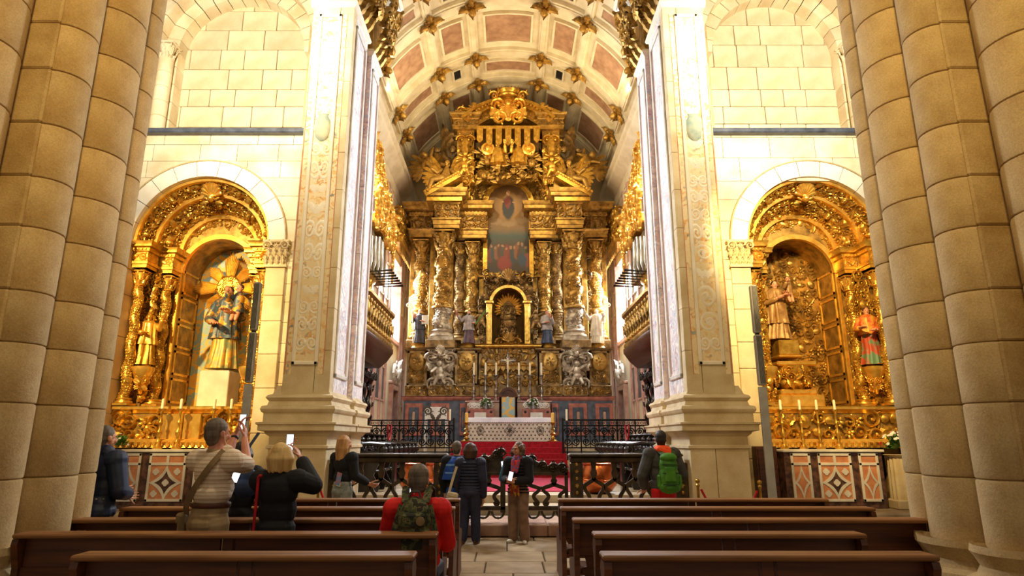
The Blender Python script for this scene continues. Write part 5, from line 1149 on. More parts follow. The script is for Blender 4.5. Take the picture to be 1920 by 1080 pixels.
# ---------------------------------------------------------------- marble gradin with throne gap
YG = 23.1; zg1 = zf(753, YG); zg0 = 1.53
gr = thing('marble_gradin', 'pink marble counter with pierced white panels behind the altar table', 'counter', (0, YG+.3, zg0))
x0, x1 = xf(874, 768, YG), xf(1033, 768, YG)
m = MB(); m.box((x0, YG+.25, zg0), (x1, YG+.8, zg1), .02); m.build('upper_body', 'pink_marble', gr, 0)
for s, a, b in ((-1, x0, -.5), (1, .5, x1)):
    z2 = zf(767, YG); m = MB(); m.box((a, YG, zg0), (b, YG+.3, z2), .02); m.build('lower_body', 'red_marble', gr, 0)
    m = MB(); m.box((a+.3, YG-.02, zg0+.5), (b-.3, YG+.01, z2-.12), .01); m.build('white_panel', 'white_marble', gr, 0)
    m = MB(); n = 9
    for k in range(n): put(m, 's1' if k % 2 else 's2', (a+.1+(b-a-.2)*(k+.5)/n, YG+.24, (z2+zg1)/2), frame((0, -1, 0)), (.2, .22, .1))
    m.build('pierced_panel', 'white_marble', gr, 40, 'stuff')
    m = MB()
    for xx in (a+.12, b-.12): m.ball((xx, YG-.02, z2-.1), (.05, .03, .05), 8, 5)
    for xx in (a+.12, b-.12): k = MB(); k.ball((xx, YG-.01, z2-.1), (.05, .03, .05), 8, 5); k.build('inlay_disc', 'black_marble', gr)
m = MB(); m.box((x0-.05, YG+.2, zg1), (x1+.05, YG+.85, zg1+.04), .01); m.build('top_slab', 'rose_marble', gr, 0)
# candlesticks and crucifix
def candlestick(name, label, pos, h, ch, mt, group, wax='wax', r=.07):
    t = thing(name, label, 'candlestick', tuple(pos), group); x, y, z = pos; m = MB()
    m.lathe([(r*1.7, 0), (r*1.75, .03*h), (r*1.2, .06*h), (r*.9, .10*h), (r*.45, .14*h)], 3 if False else 14, (x, y, z)); m.build('foot', mt, t)
    m = MB(); m.lathe([(r*.45, .13*h), (r*.75, .19*h), (r*.5, .24*h), (r*.4, .30*h), (r*.85, .36*h), (r*.95, .42*h), (r*.45, .48*h), (r*.35, .60*h), (r*.7, .66*h), (r*.4, .70*h), (r*.35, .85*h), (r*.6, .90*h), (r*.5, .93*h)], 14, (x, y, z)); m.build('stem', mt, t)
    m = MB(); m.lathe([(r*.4, .92*h), (r*1.2, .97*h), (r*1.35, h), (r*.5, h-.01)], 14, (x, y, z)); m.build('drip_pan', mt, t)
    m = MB(); m.lathe([(r*.52, h-.01), (r*.52, h+ch-.02), (r*.3, h+ch)], 12, (x, y, z)); m.build('candle', wax, t)
    return t
order = ['leftmost', 'second from left', 'third from left, beside the crucifix', 'fourth from left, beside the crucifix', 'fifth from left', 'rightmost']
for px, w_ in zip((888, 910, 930, 973, 994, 1015.5), order):
    Y = 23.6; hgt = zf(703, Y)-zg1-.04; candlestick('altar_candlestick', 'tall silver altar candlestick with white candle, '+w_, (xf(px, 740, Y), Y, zg1+.04), hgt, zf(680, Y)-zf(703, Y), 'silver', 'silver candlesticks on the marble counter')
Y = 23.65; x = xf(952, 740, Y); t = thing('crucifix', 'silver standing crucifix in the middle of the candlestick row', 'crucifix', (x, Y, zg1+.04)); zb = zg1+.04; zt = zf(662, Y)
m = MB(); m.lathe([(.13, 0), (.14, .04), (.08, .10), (.04, .18), (.07, .28), (.03, .4), (.06, .55), (.03, .62)], 14, (x, Y, zb)); m.build('foot', 'silver', t)
m = MB(); m.box((x-.025, Y-.02, zb+.6), (x+.025, Y+.02, zt), .006); zc = zt-.32; m.box((x-.27, Y-.02, zc), (x+.27, Y+.02, zc+.05), .006)
for a, b in ((x-.28, zc+.025), (x+.28, zc+.025), (x, zt)): m.ball((a, Y, b), .045, 8, 5)
for k in range(8): a = k*PI/4+PI/8; m.loft(_blade((x, Y, zc+.03), (x+.16*math.cos(a), Y, zc+.03+.16*math.sin(a)), .02, .01))
m.build('cross', 'silver', t)
m = MB(); m.ball((x, Y-.05, zc+.08), .04, 8, 6); m.capsule((x, Y-.05, zc), .045, (x, Y-.05, zc-.14), .035, 8); m.capsule((x, Y-.05, zc-.14), .035, (x+.01, Y-.05, zc-.42), .02, 8)
for s in (-1, 1): m.capsule((x+s*.03, Y-.05, zc+.0), .018, (x+s*.22, Y-.04, zc+.06), .013, 6)
m.build('corpus', 'wax', t)
for s, px in ((-1, 874), (1, 1037)):
    Y = 21.25; g = at(px, 826, Y); candlestick('floor_candlestick', 'stout brass floor candlestick with yellow candle %s of the altar' % ('left' if s < 0 else 'right'), (g[0], Y, 1.545), .62, .32, 'brass', 'brass candlesticks flanking the altar', 'yellow_wax', .11)
# bishop's chair
Y = 22.88; x0, x1 = xf(936, 760, Y), xf(970, 760, Y); zt = zf(727, Y); t = thing('celebrant_chair', 'dark wooden high-backed chair with gold brocade, centred behind the altar', 'chair', ((x0+x1)/2, Y, 1.545)); xm = (x0+x1)/2
for q in (x0, x1-.07):
    for yy in (Y-.5, Y): m = MB(); m.box((q, yy, 1.545), (q+.07, yy+.07, 2.25 if yy < Y else zt-.32), .01); m.build('leg', 'dark_wood', t, 0)
m = MB(); m.box((x0, Y-.5, 2.0), (x1, Y+.07, 2.08), .02); m.build('seat', 'dark_wood', t, 0)
r_ = (x1-x0)/2; m = MB(); m.arcband((xm, zt-r_*.95), r_*.72, r_, Y, Y+.08, 0, PI, 18); m.box((x0, Y, 2.1), (x0+.09, Y+.08, zt-r_*.95)); m.box((x1-.09, Y, 2.1), (x1, Y+.08, zt-r_*.95)); m.build('back_frame', 'dark_wood', t)
m = MB(); m.arcband((xm, zt-r_*.95), .02, r_*.74, Y+.03, Y+.06, 0, PI, 18); m.build('crest_panel', 'dark_wood', t)
m = MB(); m.box((x0+.09, Y-.01, 2.1), (x1-.09, Y+.06, zt-r_*.95-.03), .02); m.build('back_cushion', 'damask', t, 0)
# flower arrangements
def bouquet(name, label, c, w_, h_, n, seed, mats=('petal_white',), vase=None, group=None):
    t = thing(name, label, 'flowers', tuple(c), group); r = random.Random(seed); lf = MB()
    for i in range(60):
        a = r.uniform(0, 2*PI); e = r.uniform(.1, 1.3); L = r.uniform(.6, 1.0); d = np.array([math.cos(a)*math.cos(e)*w_, math.sin(a)*math.cos(e)*w_*.8, math.sin(e)*h_])*L; p = np.asarray(c)+(0, 0, h_*.2)
        n_ = np.cross(d, (0, 0, 1)); R = frame(np.cross(n_, d)/1+1e-6, d); put(lf, 'leaf', p+d*.7, R, (h_*.22, h_*.42, h_*.2))
    lf.build('foliage', 'leaf_green', t, 60)
    for k, mt in enumerate(mats):
        for i in range(n if k == 0 else max(3, n//5)):
            a = r.uniform(0, 2*PI); e = r.uniform(.0, 1.4); d = np.array([math.cos(a)*math.cos(e)*w_, -abs(math.sin(a))*math.cos(e)*w_*.8, .2*h_+math.sin(e)*h_*.8]); fm = MB(); put(fm, 'ros', np.asarray(c)+(0, 0, h_*.1)+d*.92, frame(d), h_*.2); fm.build('blossom', mt, t)
    if vase: v = MB(); v.lathe([(w_*.25, 0), (w_*.35, .08), (w_*.3, .2), (w_*.4, .26)], 14, c); v.build('vase', vase, t)
for s, px in ((-1, 911), (1, 1000)):
    Y = 22.75 if False else YG+.13; bouquet('flower_arrangement', 'low bunch of white flowers with green leaves %s of the brocade chair' % ('left' if s < 0 else 'right'), (xf(px, 760, Y), Y, zf(767, YG)), .30, .42, 16, 3+s, vase='silver', group='flowers on the marble counter')
# leafy white board on the left terrace
Y = 21.6; a, b = at(796, 786, Y), at(838, 763, Y); t = thing('decorated_stand', 'white panel painted with brown sprays standing behind the left iron fence', 'stand', ((a[0]+b[0])/2, Y, 1.2))
m = MB(); m.box((a[0], Y, 1.2), (a[0]+.05, Y+.5, a[2])); m.build('leg', 'white_marble', t, 0); m = MB(); m.box((b[0]-.05, Y, 1.2), (b[0], Y+.5, a[2])); m.build('leg', 'white_marble', t, 0)
m = MB(); m.box((a[0], Y, a[2]), (b[0], Y+.06, b[2]), .01); m.build('panel', 'white_marble', t, 0)
m = MB(); xm = (a[0]+b[0])/2; zm = (a[2]+b[2])/2
for s in (-1, 1): put(m, 's1' if s > 0 else 's2', (xm+s*.27, Y-.0, zm+.06), frame((0, -1, 0)), (.3, .3, .06)); put(m, 'leaf', (xm+s*.12, Y, zm-.1), frame((0, -1, 0))@rz(-s*.6), (.2, .3, .06))
m.build('painted_spray', 'motif_thread', t, 40)
# ---------------------------------------------------------------- wrought iron fences on the terraces
def iron_panel_mesh(w_, h_):
    m = MB(); b = .02
    for x in (0, w_): m.box((x-b, -b, 0), (x+b, b, h_))
    for z in (.03, h_*.16, h_*.82, h_-.02): m.box((0, -b, z-b), (w_, b, z+b))
    for q in (-1, 1):
        for k in (0, 1):
            cx, cz = w_/2+q*w_*.22, h_*(.34+.30*k); a = np.linspace(0, 3.6*PI, 26); rr_ = np.linspace(w_*.22, .015, 26); hd = q*(1 if k else -1)
            m.tube(np.stack([cx+rr_*np.cos(a)*hd, np.zeros(26), cz+rr_*np.sin(a)*(1 if k else -1)], 1), .02, 4)
    for q in (.25, .75): m.tube([(w_*q, 0, h_*.16), (w_*q, 0, h_*.82)], .014, 4); m.ball((w_*q, 0, h_*.5), (.05, .03, .06), 6, 4)
    m.tube([(w_/2, 0, h_*.16), (w_/2, 0, h_*.82)], .014, 5)
    for k in range(3): m.ball((w_/2, 0, h_*(.3+.19*k)), .035, 6, 4)
    for k in range(4):
        a = np.linspace(0, 2*PI, 13); m.tube(np.stack([w_*(k+.5)/4+.05*np.cos(a), np.zeros(13), h_*.90+.035*np.sin(a)], 1), .009, 4)
    return m
for s in (-1, 1):
    Y = 20.33; xo, xi = 4.6, abs(xf(851, 800, Y)); n = 5; w_ = (xo-xi)/n; hh = zf(787, Y)-1.2
    t = thing('iron_fence', 'black scrolled wrought-iron fence on the %s terrace beside the red steps' % ('left' if s < 0 else 'right'), 'fence', (s*(xo+xi)/2, Y, 1.2)); me = iron_panel_mesh(w_, hh).mesh('scroll_panel'); me.materials.append(MATS['iron'])
    for k in range(n): o = link('scroll_panel', me, t); o.location = ((xi+w_*k) if s > 0 else (-xi-w_*(k+1)), Y, 1.2)
    m = MB(); m.box((s*xi-.03, Y-.03, .7), (s*xi+.03, Y+.03, 1.2+hh+.06), .01); m.build('corner_post', 'iron', t, 0); m = MB(); m.box((s*xi, Y-.03, 1.2+hh-.03), (s*xo, Y+.03, 1.2+hh+.02), .01); m.build('handrail', 'iron', t, 0)
    for k, (px, nm) in enumerate(((843 if s < 0 else 1063, 'tall'),)):
        x = xf(px, 800, 20.2); t2 = thing('processional_candle', 'slim white candle on the post of the %s iron fence' % ('left' if s < 0 else 'right'), 'candle', (x, 20.2, .5)); m = MB(); m.tube([(x, 20.2, .5), (x, 20.2, 2.2)], .02, 8); m.build('holder', 'iron', t2); m = MB(); m.tube([(x, 20.2, 2.2), (x, 20.2, 2.55)], .035, 8); m.build('candle', 'wax', t2); m = MB(); m.lathe([(.14, .5), (.14, .53), (.03, .56)], 12, (x, 20.2, 0)); m.build('foot', 'iron', t2)
# ---------------------------------------------------------------- choir stalls
def stall_parts():
    k = {}
    m = MB(); m.box((-.30, .02, 0), (.30, .10, 1.02), .02); k['back_panel'] = m
    m = MB(); m.box((-.27, -.42, .40), (.27, .02, .46), .02); k['seat'] = m
    m = MB()
    m.prism([(.08, 0), (-.40, 0), (-.44, .1), (-.30, .35), (-.42, .62), (-.50, .78), (-.40, .86), (.08, .86)], -.325, -.275, plane='yz'); k['side_wing'] = m
    m = MB(); a = np.linspace(0, 3.2*PI, 26); rr_ = np.linspace(.13, .03, 26); P_ = np.stack([np.full(26, -.3), -.48+rr_*np.cos(a)*-1, .88+rr_*np.sin(a)], 1); m.tube(np.concatenate([[(-.3, .05, 1.0), (-.3, -.2, 1.02)], P_[3:]]), .045, 7); m.ball((-.3, -.5, .88), (.09, .09, .09), 8, 6); k['armrest'] = m
    m = MB(); m.box((-.31, -.02, 1.0), (.31, .16, 1.07), .02); k['capping'] = m
    m = MB(); scatter(m, plane_patch((-.26, .02, .5), (.52, 0, 0), (0, 0, .48)), .17, random.Random(3)); k['carving'] = m
    return {n: v.mesh(n) for n, v in k.items()}
ORD = ['first', 'second', 'third', 'fourth', 'fifth', 'sixth', 'seventh', 'eighth']
SP = stall_parts(); [v.materials.append(MATS['black_wood']) for v in SP.values()]
n_st = 0
for s in (-1, 1):
    for rowx, zb, rn in ((3.25, .5, 'front'), (4.25, .72, 'rear')):
        for k in range(8):
            Y = 14.6+.72*k
            t = thing('choir_stall', 'black carved choir stall in the %s row on the %s, %s from the rail' % (rn, 'left' if s < 0 else 'right', ORD[k]), 'choir stall', (s*rowx, Y, zb), 'carved choir stalls'); t['_w'] = (0., 0., 0.); t.rotation_euler = (0, 0, -s*PI/2)
            del t['_w']
            for nme, me in SP.items(): c = link(nme, me, t)
        m = MB(s); m.box((rowx-.6, 14.2, .5), (rowx+.2, 20.0, zb if zb > .5 else .505))
    # floor platform of the rear row
    m = MB(s); m.box((3.75, 14.2, .5), (4.72, 20.1, .72)); m.build('stall_platform', 'black_wood', label='dark wooden platform under the rear stalls on the '+('left' if s < 0 else 'right'), cat='platform', smooth=0)
    # tall carved dorsal panelling behind the rear row
    t = thing('stall_dorsal', 'tall dark carved panelling behind the choir stalls on the '+('left' if s < 0 else 'right'), 'panelling', (s*4.6, 17.3, 1.8))
    m = MB(s); m.box((4.52, 14.3, 1.8), (4.66, 20.1, 3.55)); m.build('backboard', 'black_wood', t, 0)
    for k in range(9):
        Y = 14.5+.68*k; m = MB(s); twisted_column(m, (4.40, Y), 1.95, 3.3, .085, 3, 1, .2, 10, 36, False); m.lathe([(.12, 1.8), (.13, 1.86), (.09, 1.95)], 10, (4.40, Y, 0)); m.lathe([(.08, 3.3), (.13, 3.4), (.14, 3.44)], 10, (4.40, Y, 0)); put(m, 'leaf2', np.array((4.28, Y, 3.2)), frame((-1, 0, 0)), .24); put(m, 'leaf2', np.array((4.28, Y, 2.7)), frame((-1, 0, 0))@rz(.5), .24); put(m, 'boss', np.array((4.3, Y, 2.3)), frame((-1, 0, 0)), .22); m.build('carved_column', 'black_wood', t, 45)
    m = MB(s); m.box((4.2, 14.3, 3.44), (4.7, 20.1, 3.64), .03); scatter(m, plane_patch((4.2, 20.1, 3.46), (0, -5.8, 0), (0, 0, .16)), .17, random.Random(4)); m.build('cresting', 'black_wood', t, 40)
    m = MB(s)
    for k in range(18): Y = 14.6+.33*k; m.prism([(Y-.1, 1.06+.72-.5), (Y+.1, 1.28), (Y+.04, 1.44), (Y, 1.56), (Y-.04, 1.44)], 3.40, 3.46, plane='yz')
    m.build('front_cresting', 'black_wood', t, 0, 'stuff')
    # lectern desk with red-ribboned score (coral cord hanging in front)
    m = MB(s); a = np.linspace(0, PI, 12); yy = 16.3; m.tube(np.stack([3.02+0*a, yy-.25*np.cos(a), 1.98-.38*np.sin(a)], 1), .02, 6); m.build('rope_swag', 'petal_red', label='red rope swag slung across the choir stalls on the '+('left' if s < 0 else 'right'), cat='rope')
# ---------------------------------------------------------------- singing balconies and organs
for s in (-1, 1):
    side = 'left' if s < 0 else 'right'
    ya, yb, xo, zb, zt = 15.2, 19.4, 3.55, 4.15, 5.35
    t = thing('balcony', 'gilded bow-fronted balcony on the %s chancel wall' % side, 'balcony', (s*4.2, 17.3, zb))
    pth = [(4.74, ya), (xo+.25, ya), (xo, ya+.3), (xo, yb-.45), (xo+.12, yb-.15), (xo+.45, yb), (4.74, yb)]
    def ring_(g, z): return [(x-g*(1 if x < 4.7 else 0), y-(g if y < ya+.2 else (-g if y > yb-.2 else 0)), z) for x, y in pth]
    m = MB(s); m.loft([ring_(-.35, zb-.45), ring_(-.12, zb-.25), ring_(-.02, zb-.1), ring_(.05, zb), ring_(.05, zb+.12), ring_(0, zb+.16)]); m.build('bowl', 'dark_wood', t, 40)
    m = MB(s); m.loft([ring_(.0, zb+.14), ring_(.03, zb+.18), ring_(.03, zb+.26), ring_(-.02, zb+.3)]); m.loft([ring_(-.02, zt-.14), ring_(.06, zt-.08), ring_(.06, zt), ring_(0, zt+.03)]); m.build('rails', 'gold_dark', t, 40)
    pts = [np.array((x, y)) for x, y in pth[1:6]]; rr = random.Random(12); m = MB(s)
    for a, b in zip(pts, pts[1:]):
        L = np.linalg.norm(b-a); k_ = max(1, int(L/.32))
        for k in range(k_):
            p = a+(b-a)*(k+.5)/k_; q = MB(s); q.lathe([(.05, zb+.3), (.09, zb+.36), (.05, zb+.44), (.04, zb+.5), (.11, zb+.68), (.09, zb+.82), (.04, zb+.95), (.07, zb+1.0), (.05, zt-.12)], 10, (p[0]+.06, p[1], 0)); put(q, 'leaf2', np.array((p[0]-.03, p[1], zb+.68)), frame((-1, 0, 0)), (.2, .36, .2)); q.build('baluster', 'gold_dark', t, 45)
    m = MB(s); m.loft([[(p[0]+.14, p[1], z) for p in pts] for z in (zb+.28, zt-.1)], False, False); m.build('parapet_panel', 'gold_umber', t)
    # organ case
    t = thing('pipe_organ', 'small gilded organ case with grey pipes above the %s balcony' % side, 'organ', (s*4.3, 17.6, zf(575, 18)))
    zb0, zp_, zpt, ztop = zf(572, 18), zf(523, 18), zf(452, 18), zf(270, 18)
    m = MB(s); cxo, cyo = 4.35, 17.6; m.lathe([(.1, zb0-.25), (.3, zb0), (.38, zb0+.1), (.3, zb0+.18), (.55, zb0+.45), (.75, zp_-.12), (.82, zp_-.05), (.78, zp_+.03)], 20, (4.7, cyo, 0), PI/2, 1.5*PI, sy=1.7); scatter(m, cyl_patch((4.7, cyo), .7, zb0+.1, zp_-.1, PI*.55, PI*1.45), .22, rr); m.build('corbel', 'gold', t, 40)
    for k in range(9):
        y = cyo-1.0+.25*k; hh_ = (zpt-zp_)*(.98-.06*abs(k-4)); x = cxo-.62+.05*abs(k-4); m = MB(s); m.lathe([(.02, zp_), (.085, zp_+.22), (.085, zp_+hh_), (.07, zp_+hh_)], 12, (x, y, 0)); m.build('pipe', 'organ_pipe', t)
    for k in range(7):
        y = cyo-.9+.3*k; m = MB(s); m.tube([(cxo-.5, y, zp_-.12), (cxo-.85, y, zp_-.10), (cxo-1.15, y+.0, zp_-.08)], [.012, .018, .04], 8); m.build('trumpet_pipe', 'iron', t)
    m = MB(s); m.box((cxo-.5, cyo-1.3, zp_), (4.74, cyo+1.3, zpt+.4)); m.build('case', 'gold_umber', t, 0)
    m = MB(s); m.box((cxo-.72, cyo-1.35, zpt+.0), (4.74, cyo+1.35, zpt+.3), .04); scatter(m, plane_patch((cxo-.74, cyo+1.3, zp_), (0, -.3, 0), (0, 0, zpt-zp_)), .22, rr); scatter(m, plane_patch((cxo-.72, cyo+1.35, zpt-.1), (0, -2.7, 0), (0, 0, 1.3)), .34, rr, LUSH+['cher', 'putto'], 1.35, 1.2)
    for k in range(4):
        f = k/4; scatter(m, plane_patch((cxo-.5+.06*k, cyo+1.3*(1-f*.75), zpt+1.1+f*(ztop-zpt-1.1)), (0, -2.6*(1-f*.75), 0), (0, 0, (ztop-zpt-1.1)/4)), .34, rr, LUSH+['cher', 'putto'], 1.5, 1.3)
    m.build('gilded_crest', 'gold_bright', t, 40)
    m = MB(s); m.prism([(cyo-1.3, zpt+.3), (cyo+1.3, zpt+.3), (cyo+.45, ztop-.1), (cyo-.3, ztop+.1)], 4.3, 4.72, plane='yz'); m.build('crest_board', 'gold_dark', t, 0)
    # gilded valance over the window
    t = thing('window_valance', 'gilded carved pelmet over the %s chancel window' % side, 'pelmet', (s*4.6, 25.4, 9.1))
    m = MB(s); m.box((4.25, 24.0, 9.35), (4.72, 26.8, 9.6), .04); m.prism([(24.0, 9.6), (26.8, 9.6), (26.5, 10.6), (25.4, 11.3), (24.3, 10.6)], 4.5, 4.72, plane='yz'); scatter(m, plane_patch((4.45, 26.7, 9.55), (0, -2.6, 0), (0, 0, 1.3)), .36, rr, LUSH+['cher'], 1.4, 1.2); scatter(m, plane_patch((4.3, 24.0, 9.4), (.42, 0, 0), (0, 0, 1.4)), .3, rr, LUSH, 1.4, 1.2); put(m, 'putto', np.array((4.35, 25.4, 10.9)), frame((-1, 0, 0)), 1.1); m.build('carved_board', 'gold', t, 40)
    for k in range(9): y = 24.15+.31*k; m = MB(s); m.prism([(y-.14, 9.36), (y+.14, 9.36), (y+.14, 9.0), (y, 8.86), (y-.14, 9.0)], 4.3, 4.36, plane='yz'); m.build('lappet', 'gold_dark', t, 0)
# ================================================================ SIDE CHAPELS
def star_panel(t, x0, x1, z0, z1, y, frame_m='white_marble', field='salmon_marble', quat=True):
    """inlaid panel: white frame, salmon field, concave star in white, quatrefoils"""
    f = .05; m = MB(); m.box((x0, y-.02, z0), (x1, y+.02, z1)); m.build('inlay_field', field, t, 0)
    zt = z1-.20
    m = MB()
    for a, b, c, d in ((x0, x1, z0, z0+f), (x0, x1, z1-f, z1), (x0, x0+f, z0, z1), (x1-f, x1, z0, z1), (x0, x1, zt-f/2, zt+f/2)): m.box((a, y-.04, c), (b, y, d), .006)
    if quat: m.box(((x0+x1)/2-f/2, y-.039, zt), ((x0+x1)/2+f/2, y, z1))
    m.build('inlay_frame', frame_m, t, 0)
    cx, cz, w, h = (x0+x1)/2, (z0+zt)/2, (x1-x0)/2-f*.6, (zt-z0)/2-f*.4
    def star(k):
        P = []; c = [(w*k, 0), (0, h*k), (-w*k, 0), (0, -h*k)]
        for i in range(4):
            a, b = np.array(c[i]), np.array(c[(i+1) % 4]); q = (a+b)*.5*.52
            for u in np.linspace(0, 1, 7)[:-1]: P.append((1-u)**2*a+2*u*(1-u)*q+u*u*b)
        return [(cx+p[0], cz+p[1]) for p in P]
    o_, i_ = star(1.0), star(.66)
    m = MB(); m.loft([[(a[0], y, a[1]), (a[0], y-.035, a[1]), (b[0], y-.035, b[1]), (b[0], y, b[1])] for a, b in zip(o_+o_[:1], i_+i_[:1])], True, False); m.build('inlay_star', frame_m, t)
    m = MB(); m.prism(star(.67), y-.025, y); m.build('inlay_diamond', 'salmon_marble' if not quat else 'brown_marble', t, 0)
    if quat:
        for px, pz in ((0, 0), (-.62, .62), (.62, .62), (-.62, -.62), (.62, -.62)):
            m = MB(); qx, qz = cx+px*w, cz+pz*h; q = .05
            P = [(qx+math.cos(a)*q*(1+.32*abs(math.cos(2*(a)))), qz+math.sin(a)*q*(1+.32*abs(math.cos(2*a)))) for a in np.linspace(0, 2*PI, 25)[:-1]]; m.prism(P, y-.036, y); m.build('quatrefoil', frame_m, t, 0)
def chapel(s):
    side = 'left' if s < 0 else 'right'; rr = random.Random(50+s); c = (AX, AZ); X = lambda d: AX+d
    t = thing('chapel_retable', 'gilded carved retable filling the %s side arch' % side, 'retable', (s*AX, 13.9, .33))
    B = lambda m, n, mt, sm=40, kind=None: m.build(n, mt, t, sm, kind)
    # soffit: two splayed carved bands between mouldings
    bands = [(13.12, 1.47, 13.45, 1.30), (13.52, 1.24, 13.95, .98)]
    for y0, r0, y1, r1 in bands:
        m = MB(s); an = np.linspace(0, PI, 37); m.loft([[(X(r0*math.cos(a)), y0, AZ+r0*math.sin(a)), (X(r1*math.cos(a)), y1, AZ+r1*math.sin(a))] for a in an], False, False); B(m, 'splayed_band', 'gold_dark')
        m = MB(s); scatter(m, splay_patch(c, y0, r0, y1, r1, .05, PI-.05), .17, rr, LUSH+['cher'], 1.35, 1.3, .2)
        for k in range(9): a = PI*(k+.5)/9; f, _, _ = splay_patch(c, y0, r0, y1, r1, 0, PI); p, R = f((k+.5)/9, .5); put(m, 'ros' if k % 2 else 'cher', p, R@rz(PI if k % 2 == 0 else 0), .34)
        B(m, 'archivolt_carving', 'gold', 40, 'stuff')
    for y0, y1, r0, r1 in ((13.05, 13.16, 1.43, 1.495), (13.42, 13.56, 1.20, 1.32), (13.92, 14.05, .86, 1.0)):
        m = MB(s); m.arcband(c, r0, r1, y0, y1, 0, PI, 36); B(m, 'archivolt_moulding', 'gold_bright')
    # centre key ornament
    m = MB(s); put(m, 'shell', np.array((AX, 13.25, AZ+1.28)), frame((0, -1, -.5)), .5); put(m, 'cher', np.array((AX, 13.3, AZ+1.1)), frame((0, -1, -.4)), .4); B(m, 'keystone_shell', 'gold_bright')
    # back and niche
    nwid, nz0, nz1 = .84, 2.25, 5.35
    m = MB(s); m.box((X(-1.49), 14.9, .33), (X(1.49), 15.0, 7.3)); B(m, 'niche_back', 'damask' if s < 0 else 'gold_dark', 0)
    if s > 0: m = MB(s); scatter(m, plane_patch((X(-nwid), 14.9, nz0), (2*nwid, 0, 0), (0, 0, 3.9)), .2, rr, LUSH, 1.3, 1.2); B(m, 'niche_back_carving', 'gold_dark', 40, 'stuff')
    for q in (-1, 1):
        m = MB(s); xa, xb = sorted((X(q*nwid), X(q*(nwid+.1)))); m.box((xa, 14.0, nz0), (xb, 14.9, nz1)); B(m, 'niche_reveal', 'gold_dark', 0)
        for k in range(5):
            m = MB(s); z = nz0+.15+k*.62; xi = X(q*(nwid-.015)); xa, xb = sorted((xi, X(q*nwid)))
            for a, b, d, e in ((14.08, 14.82, z, z+.05), (14.08, 14.82, z+.5, z+.55), (14.08, 14.13, z, z+.55), (14.77, 14.82, z, z+.55)): m.box((xa, a, d), (xb, b, e))
            B(m, 'reveal_coffer', 'gold_bright', 0)
        m = MB(s); xa, xb = sorted((X(q*nwid), X(q*(nwid+.09)))); m.box((xa, 13.95, nz0), (xb, 14.02, nz1), .01); B(m, 'niche_edge', 'gold_bright', 0)
        # jamb: stepped wall with columns
        m = MB(s); xa, xb = sorted((X(q*(nwid+.1)), X(q*1.49))); m.box((xa, 14.02, .33), (xb, 14.9, AZ)); xa, xb = sorted((X(q*1.16), X(q*1.49))); m.box((xa, 13.55, .33), (xb, 14.1, AZ)); B(m, 'jamb_board', 'gold_umber', 0)
        m = MB(s)
        for (d, y, r_, mt) in ((1.35, 13.32, .12, 0), (.98, 13.78, .14, 0)):
            pass
        zb, zt = 2.3, 5.25
        for nme, d, y, r_ in (('outer_column', 1.355, 13.30, .12), ('inner_column', 1.03, 13.80, .14)):
            cx = X(q*d)
            m = MB(s); twisted_column(m, (cx, y), zb+.16, zt-.38, r_, 4, q, .09, 14, 60, True, r_*.5, -PI, PI*.2, rr); col_ = B(m, 'twisted_column', 'gold', 50)
            m = MB(s); attic_base(m, (cx, y), zb, .16, r_); m.build('base', 'gold', col_)
            m = MB(s); corinthian(m, (cx, y), zt-.38, .34, r_*.9, 7, 12); m.build('capital', 'gold_bright', col_, 45)
        # entablature over the columns
        for nme, d0, d1, y in (('entablature', 1.17, 1.49, 13.12), ('entablature', .87, 1.17, 13.6)):
            xa, xb = sorted((X(q*d0), X(q*d1))); h_ = AZ-zt+.02
            m = MB(s); m.molding([(-.1, zt), (0, zt), (0, zt+.12*h_), (.02, zt+.14*h_), (.02, zt+.25*h_), (.0, zt+.28*h_), (0, zt+.6*h_), (.04, zt+.64*h_), (.05, zt+.76*h_), (.11, zt+.80*h_), (.11, zt+.9*h_), (.14, zt+h_), (-.1, zt+h_)], [(xa, 14.2, 0), (xa, y, 0), (xb, y, 0), (xb, 14.2, 0)]); m.box((xa+.01, y+.01, zt), (xb-.01, 14.2, AZ)); B(m, nme, 'gold', 35)
            m = MB(s); scatter(m, plane_patch((xa, y, zt+.28*h_), (xb-xa, 0, 0), (0, 0, .32*h_)), .16, rr, ['s1', 's2', 'leaf']); n = max(2, int((xb-xa)/.07))
            for k in range(n): xx = xa+(k+.5)*(xb-xa)/n; m.box((xx-.018, y-.07, zt+.66*h_), (xx+.018, y, zt+.74*h_))
            B(m, 'frieze_carving', 'gold_bright', 40, 'stuff')
        # carved field between the columns with a bracket
        m = MB(s); xa, xb = sorted((X(q*1.05), X(q*1.45))); scatter(m, plane_patch((xa, 13.55, 2.35), (xb-xa, 0, 0), (0, 0, 2.9)), .17, rr, LUSH, 1.3); scatter(m, plane_patch((X(q*1.16), 14.0 if q > 0 else 13.56, 2.35), (0, -.45 if q > 0 else .45, 0), (0, 0, 2.9)), .17, rr); scatter(m, plane_patch((min(X(q*.94), X(q*1.16)), 14.02, 2.35), (.22, 0, 0), (0, 0, 2.9)), .15, rr); B(m, 'jamb_carving', 'gold', 40, 'stuff')
        m = MB(s); cx = X(q*1.16); m.lathe([(.03, 2.55), (.12, 2.75), (.2, 2.95), (.24, 3.05), (.24, 3.12), (.18, 3.14)], 14, (cx, 13.50, 0)); scatter(m, cyl_patch((cx, 13.5), .15, 2.6, 3.0, -PI, 0), .14, rr); B(m, 'bracket', 'gold_bright')
    # niche head
    m = MB(s); m.arcband((AX, nz1), nwid-.02, nwid+.09, 13.95, 14.05, 0, PI, 24); B(m, 'niche_head_moulding', 'gold_bright')
